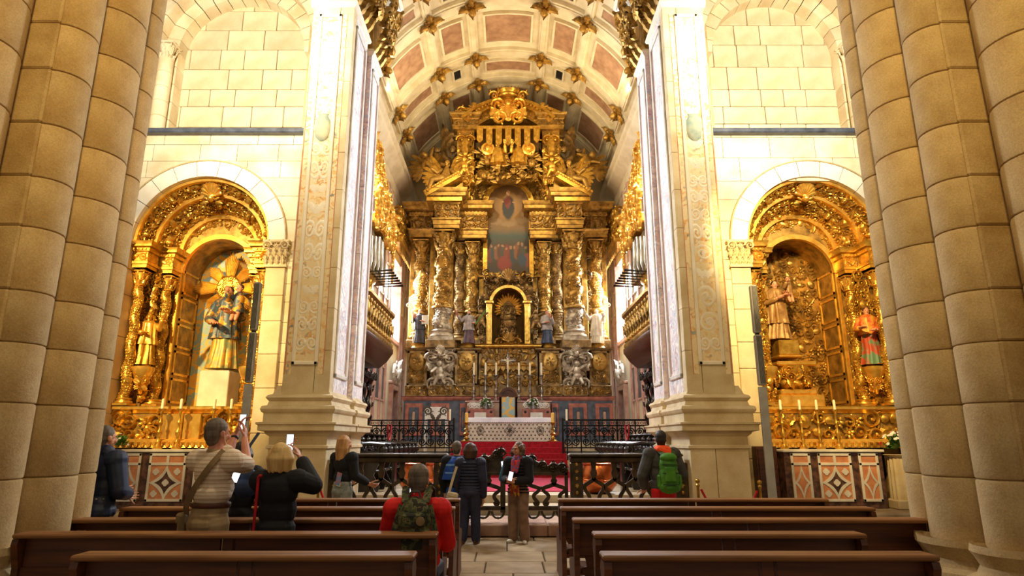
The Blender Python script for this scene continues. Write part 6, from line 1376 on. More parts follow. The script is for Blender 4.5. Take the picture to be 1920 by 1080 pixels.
    m = MB(s); an = np.linspace(0, PI, 25); m.loft([[(X(nwid*math.cos(a)), 14.02, nz1+nwid*math.sin(a)), (X(nwid*math.cos(a)), 14.9, nz1+nwid*math.sin(a))] for a in an], False, False); B(m, 'niche_head', 'gold_dark')
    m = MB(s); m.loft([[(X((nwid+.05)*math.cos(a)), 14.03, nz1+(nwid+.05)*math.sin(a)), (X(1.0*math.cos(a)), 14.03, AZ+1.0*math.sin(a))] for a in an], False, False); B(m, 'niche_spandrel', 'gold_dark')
    m = MB(s); scatter(m, ring_patch((AX, nz1+.2), 14.02, nwid+.1, nwid+.42, .1, PI-.1), .16, rr, LUSH, 1.3); B(m, 'niche_crest_carving', 'gold', 40, 'stuff')
    # predella and gradines
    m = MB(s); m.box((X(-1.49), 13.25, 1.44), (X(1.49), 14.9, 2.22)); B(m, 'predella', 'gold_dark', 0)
    m = MB(s); m.molding([(-.1, 2.14), (.02, 2.14), (.06, 2.2), (.1, 2.22), (.1, 2.27), (-.1, 2.28)], [(X(-1.49), 13.25, 0), (X(1.49), 13.25, 0)]); m.box((X(-1.49), 13.16, 2.275), (X(1.49), 14.3, 2.28)); B(m, 'predella_cornice', 'gold_bright')
    m = MB(s); scatter(m, plane_patch((X(-1.48), 13.25, 1.62), (1.06, 0, 0), (0, 0, .5)), .24, rr, LUSH, 1.35, 1.3); scatter(m, plane_patch((X(.42), 13.25, 1.62), (1.06, 0, 0), (0, 0, .5)), .24, rr, LUSH, 1.35, 1.3)
    if s > 0: scatter(m, plane_patch((X(-.42), 13.2, 1.62), (.84, 0, 0), (0, 0, .5)), .2, rr, LUSH, 1.3)
    B(m, 'predella_carving', 'gold', 40, 'stuff')
    if s < 0:
        for k in (-1, 1): m = MB(s); xa, xb = sorted((X(k*.01), X(k*.36))); m.box((xa, 13.18, 1.62), (xb, 13.26, 2.13), .01); B(m, 'tabernacle_door', 'gold_bright', 0)
    m = MB(s); m.molding([(-.2, 1.45), (.05, 1.45), (.03, 1.5), (.08, 1.56), (.02, 1.62), (-.2, 1.63)], [(X(-1.4), 13.1, 0), (X(1.4), 13.1, 0)]); row(m, plane_patch((X(-1.4), 13.03, 1.47), (2.8, 0, 0), (0, 0, .12)), 'leaf', 22, .13); B(m, 'gradine', 'gold_bright')
    # marble altar with inlaid front
    a = thing('side_altar', 'marble altar with star-inlaid front before the %s chapel retable' % side, 'altar', (s*(AX+.0), 12.75, .33)); yA = 12.55; z0, z1 = .33, 1.42
    xs = (5.33, 7.23) if s > 0 else (5.5, 7.6)
    m = MB(s); m.box((xs[0], yA, z0), (xs[1], 13.0, z1-.05)); m.build('altar_body', 'brown_marble', a, 0)
    m = MB(s); m.box((xs[0]-.03, yA-.07, z1-.05), (xs[1]+.03, 13.05, z1), .012); m.build('altar_slab', 'white_marble', a, 0)
    L = xs[1]-xs[0]; segs = [(.06, .26), (.335, .675), (.75, .95)]
    for i, (u, v) in enumerate(segs):
        k0, k1 = xs[0]+L*u, xs[0]+L*v
        if s < 0: k0, k1 = -k1, -k0
        star_panel(a, k0, k1, z0+.13, z1-.07, yA-.005, quat=(i == 1))
    return t
for s in (-1, 1): chapel(s)
# Madonna and attendant statues
Y = 14.25; b = at(414, 697, Y); hM = zf(537, Y)-b[2]
statue('madonna_statue', 'crowned Madonna in blue and gold mantle holding the child, left chapel niche', tuple(b), hM, 'statue_greengold', 'statue_bluegold', .12, ((-.19, -.03, .60), (-.12, -.15, .56)), ((.18, -.03, .62), (.13, -.13, .64)), 'child', False, 'hair_brown', (.34, .8), hairlen=.5, amp=.12)
m = MB(); xx = b[0]; m.lathe([(.10*hM*.75, b[2]+hM*.985), (.10*hM*.8, b[2]+hM*1.01)]+[(.09*hM, b[2]+hM*1.04)], 14, (xx, Y+.0, 0)); crown = m
pb = thing('statue_plinth', 'plain cream block under the Madonna statue in the left chapel', 'plinth', (b[0], Y, 2.28)); m = MB(); m.box((b[0]-.33, Y-.3, 2.28), (b[0]+.33, Y+.3, b[2]-.02), .015); m.build('block', 'plaster_white', pb, 0); m = MB(); m.box((b[0]-.31, Y-.28, b[2]-.02), (b[0]+.31, Y+.28, b[2]), .005); m.build('cap', 'plaster_white', pb, 0)
sb = thing('sunburst', 'gold ray sunburst behind the Madonna in the left chapel', 'sunburst', (b[0]+.08, 14.7, b[2]+hM*.8)); cen = at(430, 540, 14.62); cz = cen[2]
for k in range(8):
    a0 = k*PI/4+PI/2; m = MB()
    for j in range(9):
        a = a0+(j-4)*.055; L = (1.0 if k % 2 == 0 else .82)*(1-.05*abs(j-4)); c0 = np.array((cen[0], 14.62, cz)); d = np.array((math.cos(a), 0, math.sin(a))); m.loft(_blade(c0+d*.22, c0+d*L*.9, .034, .03))
    m.build('ray_bundle', 'gold_bright', sb)
m = MB(); m.lathe([(.26, 0), (.3, .03), (.26, .06)], 24, (cen[0], 14.62, cz), R=rx(PI/2)); scatter(m, ring_patch((cen[0], cz), 14.57, .1, .3, 0, 2*PI), .12, RNG); m.build('halo_disc', 'gold', sb)
Y = 13.5; b2 = at(250, 700, Y); statue('kneeling_saint', 'gilded saint statue on a bracket between columns, left chapel', (-(AX+1.16), Y, 3.14), 1.15, 'gold', 'gold_bright', .3, None, ((.2, -.05, .7), (.24, -.12, .85)), None, True, 'gold', skin='gold_bright', amp=.2)
# right chapel
Y = 14.1; b = at(1462, 640, Y); hM = zf(527, Y)-b[2]
statue('madonna_statue', 'brown-robed Madonna with child on a tall gilded pedestal, right chapel', tuple(b), hM, 'statue_tan', 'statue_tan', -.1, ((-.18, -.05, .62), (-.06, -.14, .66)), ((.18, -.03, .64), (.14, -.13, .68)), 'child', False, 'hair_brown', (.25, .8), hairlen=.4, amp=.16)
pd = thing('carved_pedestal', 'stepped gilded urn pedestal under the Madonna in the right chapel', 'pedestal', (b[0]+.12, Y, 2.28)); zz = [zf(y, Y) for y in (640, 655, 668, 685, 705, 728, 742)]; cx = b[0]+.14
m = MB(); m.box((cx-.26, Y-.22, zz[2]), (cx+.2, Y+.2, zz[0]), .02); m.build('upper_block', 'gold', pd, 0)
m = MB(); m.box((cx-.3, Y-.26, zz[2]-.05), (cx+.26, Y+.24, zz[2]), .02); m.box((cx-.38, Y-.32, zz[3]-.04), (cx+.5, Y+.3, zz[3]+.06), .03); m.build('cornice', 'gold_bright', pd, 0)
m = MB(); m.lathe([(.2, zz[6]+.1), (.26, zz[5]), (.38, zz[4]), (.45, zz[3]-.03)], 18, (cx+.04, Y, 0), sy=.8); scatter(m, cyl_patch((cx+.04, Y), .36, zz[5], zz[3]-.05, -PI, 0), .17, RNG); m.build('urn', 'gold', pd, 40)
m = MB(); m.box((cx-.45, Y-.4, 2.28), (cx+.55, Y+.3, zz[6]), .03); m.box((cx-.35, Y-.3, zz[6]), (cx+.45, Y+.3, zz[6]+.12), .03); m.build('foot', 'gold_bright', pd, 0)
statue('saint_statue', 'saint statue in red, green and gold tunic on a bracket, right chapel', (AX+1.16, 13.5, 3.14), 1.3, 'statue_greenred', 'statue_redgold', -.25, ((-.2, -.03, .62), (-.18, -.14, .62)), None, None, False, 'hair_brown', (.5, .8), hairlen=.5)
# candlesticks on the chapel altars
for i, px in enumerate((300, 335, 398, 430)):
    Y = 12.98; candlestick('chapel_candlestick', 'carved gilt candlestick on left chapel altar, %s from the aisle' % ORD[i], (xf(px, 800, Y), Y, 1.42+.0), .80, .2, 'gold', 'candlesticks on the left chapel altar', r=.055)
for i, px in enumerate((1467, 1503, 1535, 1569)):
    Y = 12.98; candlestick('chapel_candlestick', 'thin gilt candlestick on right chapel altar, %s from the pier' % ORD[i], (xf(px, 800, Y), Y, 1.42), .78, .2, 'gold', 'candlesticks on the right chapel altar', r=.05)
# flowers and pedestals beside the chapel altars
Y = 12.6; g = at(1683, 852, Y); t = thing('flower_pedestal', 'fluted stone pedestal under white flowers beside the right altar', 'pedestal', (g[0], Y, .33))
m = MB(); m.box((g[0]-.27, Y-.27, .33), (g[0]+.27, Y+.27, .5), .02); m.build('foot', 'pier_stone', t, 0); m = MB(); n = 16; m.loft([[(g[0]+q*math.cos(a)*(1 if k % 2 else .92), Y+q*math.sin(a)*(1 if k % 2 else .92), z) for k, a in enumerate(np.linspace(0, 2*PI, 33)[:-1])] for q, z in ((.22, .5), (.2, 1.3))]); m.build('shaft', 'pier_stone', t, 25); m = MB(); m.lathe([(.21, 1.28), (.26, 1.32), (.26, g[2]), (.2, g[2])], 20, (g[0], Y, 0)); m.build('cap', 'pier_stone', t)
bouquet('flower_arrangement', 'white and red flower spray on the stone pedestal by the right altar', (g[0], Y, g[2]), .36, .42, 26, 9, ('petal_white', 'petal_red'))
bouquet('flower_arrangement', 'small white bouquet at the corner of the left chapel altar', (xf(225, 835, 12.8), 12.8, 1.42), .22, .3, 8, 12)
m = MB(); g2 = ground(1694, 948, .33); m.tube([(g2[0]-.1, g2[1]-.1, .345), (g2[0]+.05, g2[1], .36), (g2[0]+.15, g2[1]+.02, .9), (g2[0]+.1, g2[1]+.02, 1.35)], .012, 6); m.build('cable', 'black_plastic', label='black cable hanging down beside the flower pedestal', cat='cable')
t = thing('cupboard', 'narrow dark wooden cupboard between the pier and the right altar', 'cupboard', (5.1, 13.0, .33)); m = MB(); m.box((4.86, 12.72, .33), (5.28, 12.92, 1.48), .01); m.build('body', 'dark_wood', t, 0); m = MB(); m.box((4.90, 12.70, .4), (5.24, 12.73, 1.42), .008); m.build('door', 'dark_wood', t, 0)
# column loudspeakers in front of the piers
for s, px, pt_ in ((-1, 474, 530), (1, 1421, 535)):
    Y = 11.0; x = xf(px, 640, Y); t = thing('column_loudspeaker', 'tall slim grey column loudspeaker before the %s chapel pier' % ('left' if s < 0 else 'right'), 'loudspeaker', (x, Y, 0)); z3, z2, z1 = zf(pt_, Y), zf(pt_+93, Y), zf(pt_+188, Y)
    for a, b_, dx in ((z2+.03, z3, 0.02*s*0), (z1, z2, 0)):
        sp = MB(); sp.box((x-.06, Y-.06, a), (x+.06, Y+.06, b_), .02); so = sp.build('speaker', 'speaker_grey', t, 0)
        m = MB()
        for k in range(6): xx = x-.04+.016*k; m.box((xx-.004, Y-.066, a+.03), (xx+.004, Y-.058, b_-.03))
        m.build('grille', 'charcoal', so, 0)
    m = MB(); m.box((x-.07, Y-.03, .02), (x+.07, Y+.03, z1-.02), .01); m.build('pole', 'speaker_grey', t, 0); m = MB(); m.box((x-.2, Y-.2, 0), (x+.2, Y+.2, .03), .01); m.build('base', 'speaker_grey', t, 0)
    m = MB(); m.box((x-.03, Y-.03, z2-.02), (x+.03, Y+.03, z2+.05)); m.build('bracket', 'iron', t, 0)

# ================================================================ CHANCEL RAIL AND GATE
YRL = 11.62; zr1 = zf(850, YRL); zr0 = .2
def strap(m, cx, z0, z1, w, y=YRL, th=.05, sc=1.0):
    """flat strapwork baluster: a post that splits into two S-scrolls ending in volutes"""
    H_ = z1-z0
    m.prism([(cx-.05, z1), (cx+.05, z1), (cx+.035, z1-.12*H_), (cx+.06, z1-.2*H_), (cx+.03, z1-.34*H_), (cx-.03, z1-.34*H_), (cx-.06, z1-.2*H_), (cx-.035, z1-.12*H_)], y-th/2, y+th/2)
    for q in (-1, 1):
        P = np.array([(0, .68), (.28, .60), (.48, .56), (.42, .46), (.25, .38), (.20, .28), (.34, .16), (.42, .08), (.34, .03), (.25, .07), (.29, .12)]); u = np.linspace(0, len(P)-1, 34); Q = np.stack([np.interp(u, np.arange(len(P)), P[:, k]) for k in (0, 1)], 1)
        for _ in range(3): Q[1:-1] = (Q[:-2]+2*Q[1:-1]+Q[2:])/4
        wv = np.interp(np.linspace(0, 1, 34), [0, .3, .6, .85, 1], [.035, .03, .034, .03, .022]); T = np.gradient(Q*[w, H_], axis=0); T /= np.linalg.norm(T, axis=1)[:, None]; N = np.stack([-T[:, 1], T[:, 0]], 1)
        C = np.stack([cx+q*Q[:, 0]*w, z0+Q[:, 1]*H_], 1); N = N*[q, 1]
        m.loft([[(c[0]+n[0]*v, y-th/2, c[1]+n[1]*v), (c[0]+n[0]*v, y+th/2, c[1]+n[1]*v), (c[0]-n[0]*v, y+th/2, c[1]-n[1]*v), (c[0]-n[0]*v, y-th/2, c[1]-n[1]*v)] for c, n, v in zip(C, N, wv)])
        m.ball((cx+q*.27*w, y, z0+.09*H_), (.035, th*.6, .035), 8, 5); m.ball((cx+q*.5*w, y, z0+.57*H_), (.03, th*.6, .03), 8, 5)
for s in (-1, 1):
    side = 'left' if s < 0 else 'right'; t = thing('chancel_rail', 'dark bronze balustrade with strapwork balusters %s of the gate' % side, 'railing', (s*2.1, YRL, .2)); xo, xi = 3.1, 1.1
    m = MB(s); m.box((xi-.03, YRL-.16, zr1-.06), (xo, YRL+.16, zr1), .025); m.box((xi, YRL-.10, zr1-.16), (xo, YRL+.10, zr1-.06), .02); m.build('top_rail', 'bronze', t, 0)
    m = MB(s); m.box((xi, YRL-.09, zr0), (xo, YRL+.09, zr0+.12), .02); m.build('bottom_rail', 'bronze', t, 0)
    for k in range(5):
        m = MB(s); strap(m, xi+.42+.37*k, zr0+.12, zr1-.16, .37); m.build('baluster', 'bronze', t, 40)
    for xa in (xi, xo-.14):
        m = MB(s); m.box((xa, YRL-.09, zr0+.12), (xa+.22, YRL+.09, zr1-.16), .015); po = m.build('post', 'bronze', t, 0)
        m = MB(s); row(m, plane_patch((xa+.06, YRL-.09, zr0+.2), (.10, 0, 0), (0, 0, .8)), 'boss', 1, .06)
        for k in range(7): put(m, 'ros' if k % 2 else 'boss', np.array((xa+.11, YRL-.09, zr0+.26+.12*k)), frame((0, -1, 0)), .08)
        m.build('floral_inlay', 'brass', po, 35, 'stuff')
    # gate leaf
    g = thing('gate_leaf', 'low bronze gate leaf with scrolled crest, %s half of the chancel gate' % side, 'gate', (s*.55, YRL, .2)); x0, x1 = .05, 1.06; zg = zr1-.28
    for nme, (a, b_) in (('stile', (x0, x0+.09)), ('stile', (x1-.06, x1))): m = MB(s); m.box((a, YRL-.03, zr0+.16), (b_, YRL+.03, zg), .01); m.build(nme, 'bronze', g, 0)
    m = MB(s); m.box((x0, YRL-.03, zr0+.20), (x1, YRL+.03, zr0+.27), .01); m.build('bottom_bar', 'bronze', g, 0); m = MB(s); m.box((x0, YRL-.03, zg-.10), (x1, YRL+.03, zg-.04), .01); m.build('top_bar', 'bronze', g, 0)
    for k in range(2): m = MB(s); strap(m, x0+.30+.46*k, zr0+.27, zg-.08, .44, th=.04); m.build('strapwork', 'bronze', g, 40)
    m = MB(s); P = [(x1, zg-.02), (x1-.15, zg+.06), (x1-.32, zg+.02), (x1-.5, zg+.08), (x1-.7, zg+.2), (x1-.9, zg+.27), (x0+.06, zg+.29)]; u = np.linspace(0, 6, 30); C = np.stack([np.interp(u, range(7), [p[k] for p in P]) for k in (0, 1)], 1)
    for _ in range(3): C[1:-1] = (C[:-2]+2*C[1:-1]+C[2:])/4
    m.tube(np.stack([C[:, 0], np.full(30, YRL), C[:, 1]], 1), .035, 7); m.prism([(x1, zg-.05), (x0, zg-.05)]+[(c[0], c[1]) for c in C[::-1]], YRL-.015, YRL+.015)
    for k in range(6): i = 3+k*5 if k < 5 else 28; put(m, 's1' if k % 2 else 's2', np.array((C[i, 0], YRL-.02, C[i, 1]+.0)), frame((0, -1, 0)), .17); put(m, 'leaf2', np.array((C[i, 0], YRL, C[i, 1]+.06)), frame((0, -1, .3)), .14)
    m.build('scroll_crest', 'bronze', g, 40)
    m = MB(s)
    for k in range(4): a = np.linspace(0, PI, 9); cx = x0+.13+.26*k; m.tube(np.stack([cx+.11*np.cos(a), np.full(9, YRL), zr0+.19-.12*np.sin(a)], 1), .022, 6)
    m.build('foot_scroll', 'bronze', g, 40)
    # copper cauldron and cream bench behind the rail
    cx = s*1.9; t = thing('copper_cauldron', 'round copper vessel glinting behind the %s balustrade' % side, 'vessel', (cx, 12.8, .5)); m = MB(); m.lathe([(.12, .5), (.30, .55), (.42, .72), (.40, .95), (.33, 1.08), (.37, 1.12), (.34, 1.13), (.30, 1.06)], 24, (cx, 13.9, 0)); m.build('bowl', 'copper', t, 60); m = MB(); m.lathe([(.39, .76), (.435, .79), (.39, .82)], 24, (cx, 13.9, 0)); m.build('band', 'copper', t)
    t.location.y = 13.9; 
    for ch in t.children: ch.matrix_parent_inverse = Matrix.Translation((-cx, -13.9, -.5))
    b0 = thing('bench', 'cream-topped bench behind the copper vessel on the '+side, 'bench', (s*2.33, 14.55, .5)); m = MB(s); m.box((2.05, 14.42, 1.16), (2.62, 14.75, 1.22), .01); m.build('top', 'wax', b0, 0)
    for xx in (2.12, 2.55): m = MB(s); m.box((xx-.03, 14.45, .5), (xx+.03, 14.72, 1.16)); m.build('leg', 'black_wood', b0, 0)

# ================================================================ PEWS
def splat_mesh():
    m = MB(); P = [(.05, .30), (.035, .25), (.03, .21), (.075, .195), (.065, .15), (.035, .10), (.03, .06), (.045, .045), (.03, .03), (.05, 0)]
    m.prism([(-x, z) for x, z in P]+[(x, z) for x, z in P[::-1]], -.012, .012); return m
sm_ = splat_mesh(); splat_me = sm_.mesh('splat', 0); splat_me.materials.append(MATS['pew_wood'])
def pew(x0, x1, Y, label, hgt=.9):
    t = thing('pew', label, 'pew', ((x0+x1)/2, Y, 0), 'dark wooden pews in the nave'); B = lambda m, n: m.build(n, 'pew_wood', t, 0)
    m = MB(); m.box((x0-.03, Y-.10, hgt-.035), (x1+.03, Y+.09, hgt), .01); m.build('top_ledge', 'pew_ledge', t, 0)
    mid = (x0+x1)/2
    for a, b in ((x0, mid-.03), (mid+.03, x1)): m = MB(); m.box((a+.03, Y-.012, hgt-.26), (b-.03, Y+.018, hgt-.03)); B(m, 'back_panel')
    m = MB(); m.box((mid-.04, Y-.02, 0.05), (mid+.04, Y+.03, hgt-.03), .005); B(m, 'centre_stile')
    m = MB(); m.box((x0, Y-.03, hgt-.32), (x1, Y+.03, hgt-.25), .008); B(m, 'mid_rail')
    n = max(3, int((x1-x0)/.24))
    for k in range(n):
        x = x0+.12+(x1-x0-.24)*k/(n-1)
        if abs(x-mid) < .07: continue
        o = link('splat', splat_me, t); o.location = (x, Y, hgt-.62)
    m = MB(); m.box((x0, Y-.025, hgt-.68), (x1, Y+.025, hgt-.61), .008); B(m, 'lower_rail')
    m = MB(); m.box((x0, Y+.03, .42), (x1, Y+.45, .46), .012); B(m, 'seat')
    for x in (x0, x1):
        q = 1 if x == x1 else -1; m = MB(); P = [(.05, hgt-.04), (.09, hgt-.10), (.04, hgt-.2), (.03, hgt-.34), (.06, .56), (.42, .50), (.47, .45), (.42, .40), (.38, .2), (.44, 0), (-.14, 0), (-.10, .2), (-.05, .5), (-.05, hgt-.25), (-.10, hgt-.08), (-.09, hgt-.04)]
        m.prism([(Y+a, b) for a, b in P], x-.025, x+.025, plane='yz'); B(m, 'end_panel')
    return t
PR = [(4.28, -2.70, -.62, .62, 2.66), (5.2, -3.77, -.58, .69, 2.72), (6.1, -4.0, -.62, .62, 3.86), (7.1, -4.1, -.6, .587, 3.87), (8.1, -3.7, -.62, .64, 3.87)]
nm = ['nearest the camera', 'second from the camera', 'third from the camera', 'fourth from the camera', 'farthest from the camera']
for (Y, a, b, c, d), w_ in zip(PR, nm):
    pew(a, b, Y, 'dark wooden pew in the left block, '+w_); pew(c, d, Y, 'dark wooden pew in the right block, '+w_)
# ---------------------------------------------------------------- barrier posts with red rope
def stanchion(x, Y, z, label):
    t = thing('rope_stanchion', label, 'stanchion', (x, Y, z), 'brass rope stanchions'); m = MB(); m.lathe([(.15, 0), (.15, .02), (.05, .04)], 18, (x, Y, z)); m.build('base', 'brass', t); m = MB(); m.tube([(x, Y, z+.02), (x, Y, z+.86)], .022, 10); m.build('post', 'brass', t); m = MB(); m.ball((x, Y, z+.93), .04, 10, 7); m.lathe([(.03, .84), (.035, .87), (.02, .89)], 10, (x, Y, z)); m.build('finial', 'brass', t); return np.array((x, Y, z+.8))
Y = 10.95; sA = stanchion(xf(598, 900, Y), Y, 0, 'brass stanchion by the foot of the left pier'); sB = stanchion(xf(1308, 905, Y), Y, 0, 'brass stanchion by the foot of the right pier, inner one'); sC = stanchion(xf(1424, 905, 10.65), 10.65, 0, 'brass stanchion by the foot of the right pier, outer one')
def rope(a, b, sag, label): m = MB(); u = np.linspace(0, 1, 16); P = a[None]*(1-u)[:, None]+b[None]*u[:, None]; P[:, 2] -= sag*4*u*(1-u); m.tube(P, .02, 8); m.build('barrier_rope', 'red_velvet', label=label, cat='rope')
rope(sB+(.05, 0, 0), sC-(.05, 0, 0), .5, 'red velvet rope hanging between the two right stanchions'); rope(sA+(.04, -.02, 0), np.array((-2.75, 11.2, .45)), .22, 'short red rope dropping from the left stanchion')
# ================================================================ PEOPLE
def soft(o, voxel, it=3, fac=.5):
    """fuse the overlapping volumes into one continuous surface"""
    r = o.modifiers.new('fuse', 'REMESH'); r.mode = 'VOXEL'; r.voxel_size = voxel; r.use_smooth_shade = True
    if it: k = o.modifiers.new('ease', 'SMOOTH'); k.factor = fac; k.iterations = it
    return o
def unit(v): v = np.asarray(v, float); return v/(np.linalg.norm(v)+1e-9)
def rot_about(v, ax, a): ax = unit(ax); return v*math.cos(a)+np.cross(ax, v)*math.sin(a)+ax*np.dot(ax, v)*(1-math.cos(a))
def hand(mb, wr, d, n, side, h, curl=.5, spread=.10):
    """palm, four unequal jointed fingers and a thumb leaving the side of the palm; d = along the hand, n = where the palm faces"""
    d = unit(d); n = unit(np.asarray(n, float)-d*np.dot(n, d)); w = np.cross(d, n)*side; wr = np.asarray(wr, float)     # w points to the thumb side
    for k in range(4): o = (.5-k/3)*.036*h; mb.capsule(wr+w*o*.6, .0085*h, wr+d*.052*h+w*o, .0075*h, 7)
    for k, L in enumerate((.92, 1.0, .95, .76)):
        p = wr+d*.054*h+w*(.5-k/3)*.040*h; q = rot_about(d, np.cross(d, n), curl*.55); q = unit(q+w*(.5-k/3)*spread*2)
        for j, (l, r_) in enumerate(((.030, .0058), (.020, .0052), (.015, .0046))):
            e = p+q*l*L*h; mb.capsule(p, r_*h, e, r_*.92*h, 6); p = e; q = rot_about(q, np.cross(d, n), curl*.75)
    p = wr+d*.014*h+w*.02*h; q = unit(d*.75+w*.75+n*.25)
    for l, r_ in ((.030, .0068), (.022, .006), (.016, .0052)): e = p+q*l*h; mb.capsule(p, r_*h, e, r_*.92*h, 6); p = e; q = unit(q+d*.35+n*.15*curl)
class Person:
    def __init__(s, label, pos, h, yaw=0, look=0, vox=.008, nod=0):
        s.pos = np.array(pos, float); s.h = h; s.yaw = yaw; s.R = rz(yaw); s.look = look; s.vox = vox; s.nod = nod
        s.t = thing('person', label, 'person', tuple(s.pos)); s.body = MB()
    def L(s, x, y, z): return s.pos+s.R@(np.array((x, y, z), float)*s.h)
    def D(s, x, y, z): return s.R@np.array((x, y, z), float)
    def part(s, mb, name, m, vox=None, it=3, label=None):
        o = mb.build(name, m, s.t, 180, None, label); 
        if vox != 0: soft(o, vox or s.vox, it)
        return o
    def HP(s, x, y, z):
        """point on the head (turned by look, tipped by nod)"""
        c = np.array((0, -.002, .86)); v = np.array((x, y, z-.012))-c; v = rx(-s.nod)@v; v = rz(s.look)@v; return s.pos+s.R@((c+v)*s.h)
    def head(s, ball=None):
        b, h = s.body, s.h; Rh = s.R@rz(s.look)@rx(-s.nod)
        b.ball(s.HP(0, -.006, .942), np.array((.045, .056, .056))*h, 14, 10, Rh); b.ball(s.HP(0, .016, .905), np.array((.037, .038, .040))*h, 12, 8, Rh); b.ball(s.HP(0, .030, .880), np.array((.020, .018, .014))*h, 10, 6, Rh)
        b.capsule(s.HP(0, .050, .932), .0055*h, s.HP(0, .062, .913), .0085*h, 8)
        for q in (-1, 1):
            b.ball(s.HP(q*.046, -.004, .924), np.array((.007, .014, .019))*h, 8, 6, Rh); b.ball(s.HP(q*.022, .042, .908), np.array((.014, .012, .014))*h, 8, 5, Rh); b.ball(s.HP(q*.017, .047, .941), np.array((.014, .007, .005))*h, 8, 5, Rh)
        b.ball(s.HP(0, .052, .894), np.array((.014, .006, .0045))*h, 8, 4, Rh)
        b.capsule(s.L(0, -.012, .79), .040*h, s.HP(0, -.004, .885), .034*h, 10)
    def eyes(s):
        m = MB(); Rh = s.R@rz(s.look)@rx(-s.nod)
        for q in (-1, 1): m.ball(s.HP(q*.0175, .0475, .930), np.array((.0075, .005, .0042))*s.h, 8, 6, Rh)
        s.part(m, 'eyes', 'hair_dark', 0)
        m = MB(); m.ball(s.HP(0, .0565, .8925), np.array((.0125, .004, .0035))*s.h, 8, 5, Rh); s.part(m, 'lips', 'petal_red', 0)
    def torso(s, m, g=0.0, bottom=.50, belly=0, ribs=0):
        h = s.h; k = lambda *a: np.array(a)*h+g*h
        Rr = s.R
        if ribs:
            n = int((.80-bottom)/.03)
            for i in range(n):
                z = bottom+.015+i*.03; u = (z-bottom)/(.80-bottom); rx_ = .116-.012*math.sin(PI*u)+.006*(1-u); ry_ = .078-.004*u; m.ball(s.L(0, 0, z), k(rx_, ry_, .0185), 20, 6, Rr)
        else:
            m.ball(s.L(0, -.004, .735), k(.102, .068, .10), 16, 9, Rr); zc_ = .63 if bottom < .57 else .655; m.ball(s.L(0, .006+belly*.5, zc_), k(.094+belly*.4, .066+belly, .10 if bottom < .57 else zc_-bottom), 16, 9, Rr)
            if bottom < .58: m.ball(s.L(0, 0, max(bottom+.05, .53)), k(.098+belly*.3, .070+belly*.5, .062), 16, 8, Rr)
        m.capsule(s.L(-.085, -.004, .79), .040*h+g*h, s.L(.085, -.004, .79), .040*h+g*h, 10); m.ball(s.L(0, -.006, .81), k(.062, .046, .03), 12, 6, Rr)
    def arm(s, side, el, wr, cloth, sl=1.0, hd=None, hn=None, curl=.5, g=.008, cuff=None, spread=.1):
        """el, wr: world points; sl: how far the sleeve reaches (0..2, 2 = wrist)"""
        h = s.h; sh = s.L(side*.108, -.004, .785); el = np.asarray(el, float); wr = np.asarray(wr, float); b = s.body
        b.capsule(sh, .034*h, el, .027*h, 10); b.capsule(el, .028*h, wr, .018*h, 10)
        dd = unit(wr-el); b.capsule(wr, .018*h, wr+dd*.02*h, .017*h, 8)
        hand(b, wr+dd*.015*h, dd if hd is None else hd, s.D(0, 1, 0) if hn is None else hn, (1 if side > 0 else -1)*1.0, h, curl, spread)
        cloth.ball(sh, (.048+g)*h, 12, 8)
        if sl <= 1: e = sh+(el-sh)*sl; cloth.capsule(sh, (.042+g)*h, e, (.036+g)*h, 12)
        else:
            cloth.capsule(sh, (.042+g)*h, el, (.033+g)*h, 12); e = el+(wr-el)*(sl-1); cloth.capsule(el, (.034+g)*h, e, (.024+g)*h, 12)
    def legs(s, m, feet=((-.05, 0), (.05, 0)), g=.0, shoe='shoe_dark', toe=0, z0=0, flare=.0, straight=True):
        h = s.h; m.ball(s.L(0, -.004, .52), np.array((.095+g, .070+g, .06))*h, 14, 8, s.R); m.ball(s.L(0, -.0, .555), np.array((.093+g, .068+g, .045))*h, 14, 8, s.R); m.ball(s.L(0, -.02, .49), np.array((.085+g, .062+g, .055))*h, 14, 8, s.R)
        for q, (fx, fy) in zip((-1, 1), feet):
            hip = s.L(q*.046, -.004, .49); kn = s.L(q*.046*.5+fx*.5, fy*.5+.012, .275); an = s.L(fx, fy-.01, .055)
            m.capsule(hip, (.058+g)*h, kn, (.043+g)*h, 12); m.capsule(kn, (.044+g)*h, an, (.031+g+flare)*h, 12); s.body.capsule(hip, .05*h, kn, .034*h, 8); s.body.capsule(kn, .034*h, an, .022*h, 8)
            sh = MB(); a = s.yaw+toe*q; d = s.R@rz(-toe*q)@np.array((0, 1, 0)); base = s.L(fx, fy-.01, 0); r_ = .022*h
            sh.ball(base-d*.012*h+np.array((0, 0, .026*h)), np.array((.025, .034, .026))*h, 12, 7, s.R@rz(-toe*q)); sh.ball(base+d*.045*h+np.array((0, 0, .019*h)), np.array((.025, .052, .019))*h, 12, 7, s.R@rz(-toe*q)); sh.ball(base+d*.016*h+np.array((0, 0, .004*h)), np.array((.026, .075, .006))*h, 12, 5, s.R@rz(-toe*q)); s.part(sh, 'shoe', shoe)
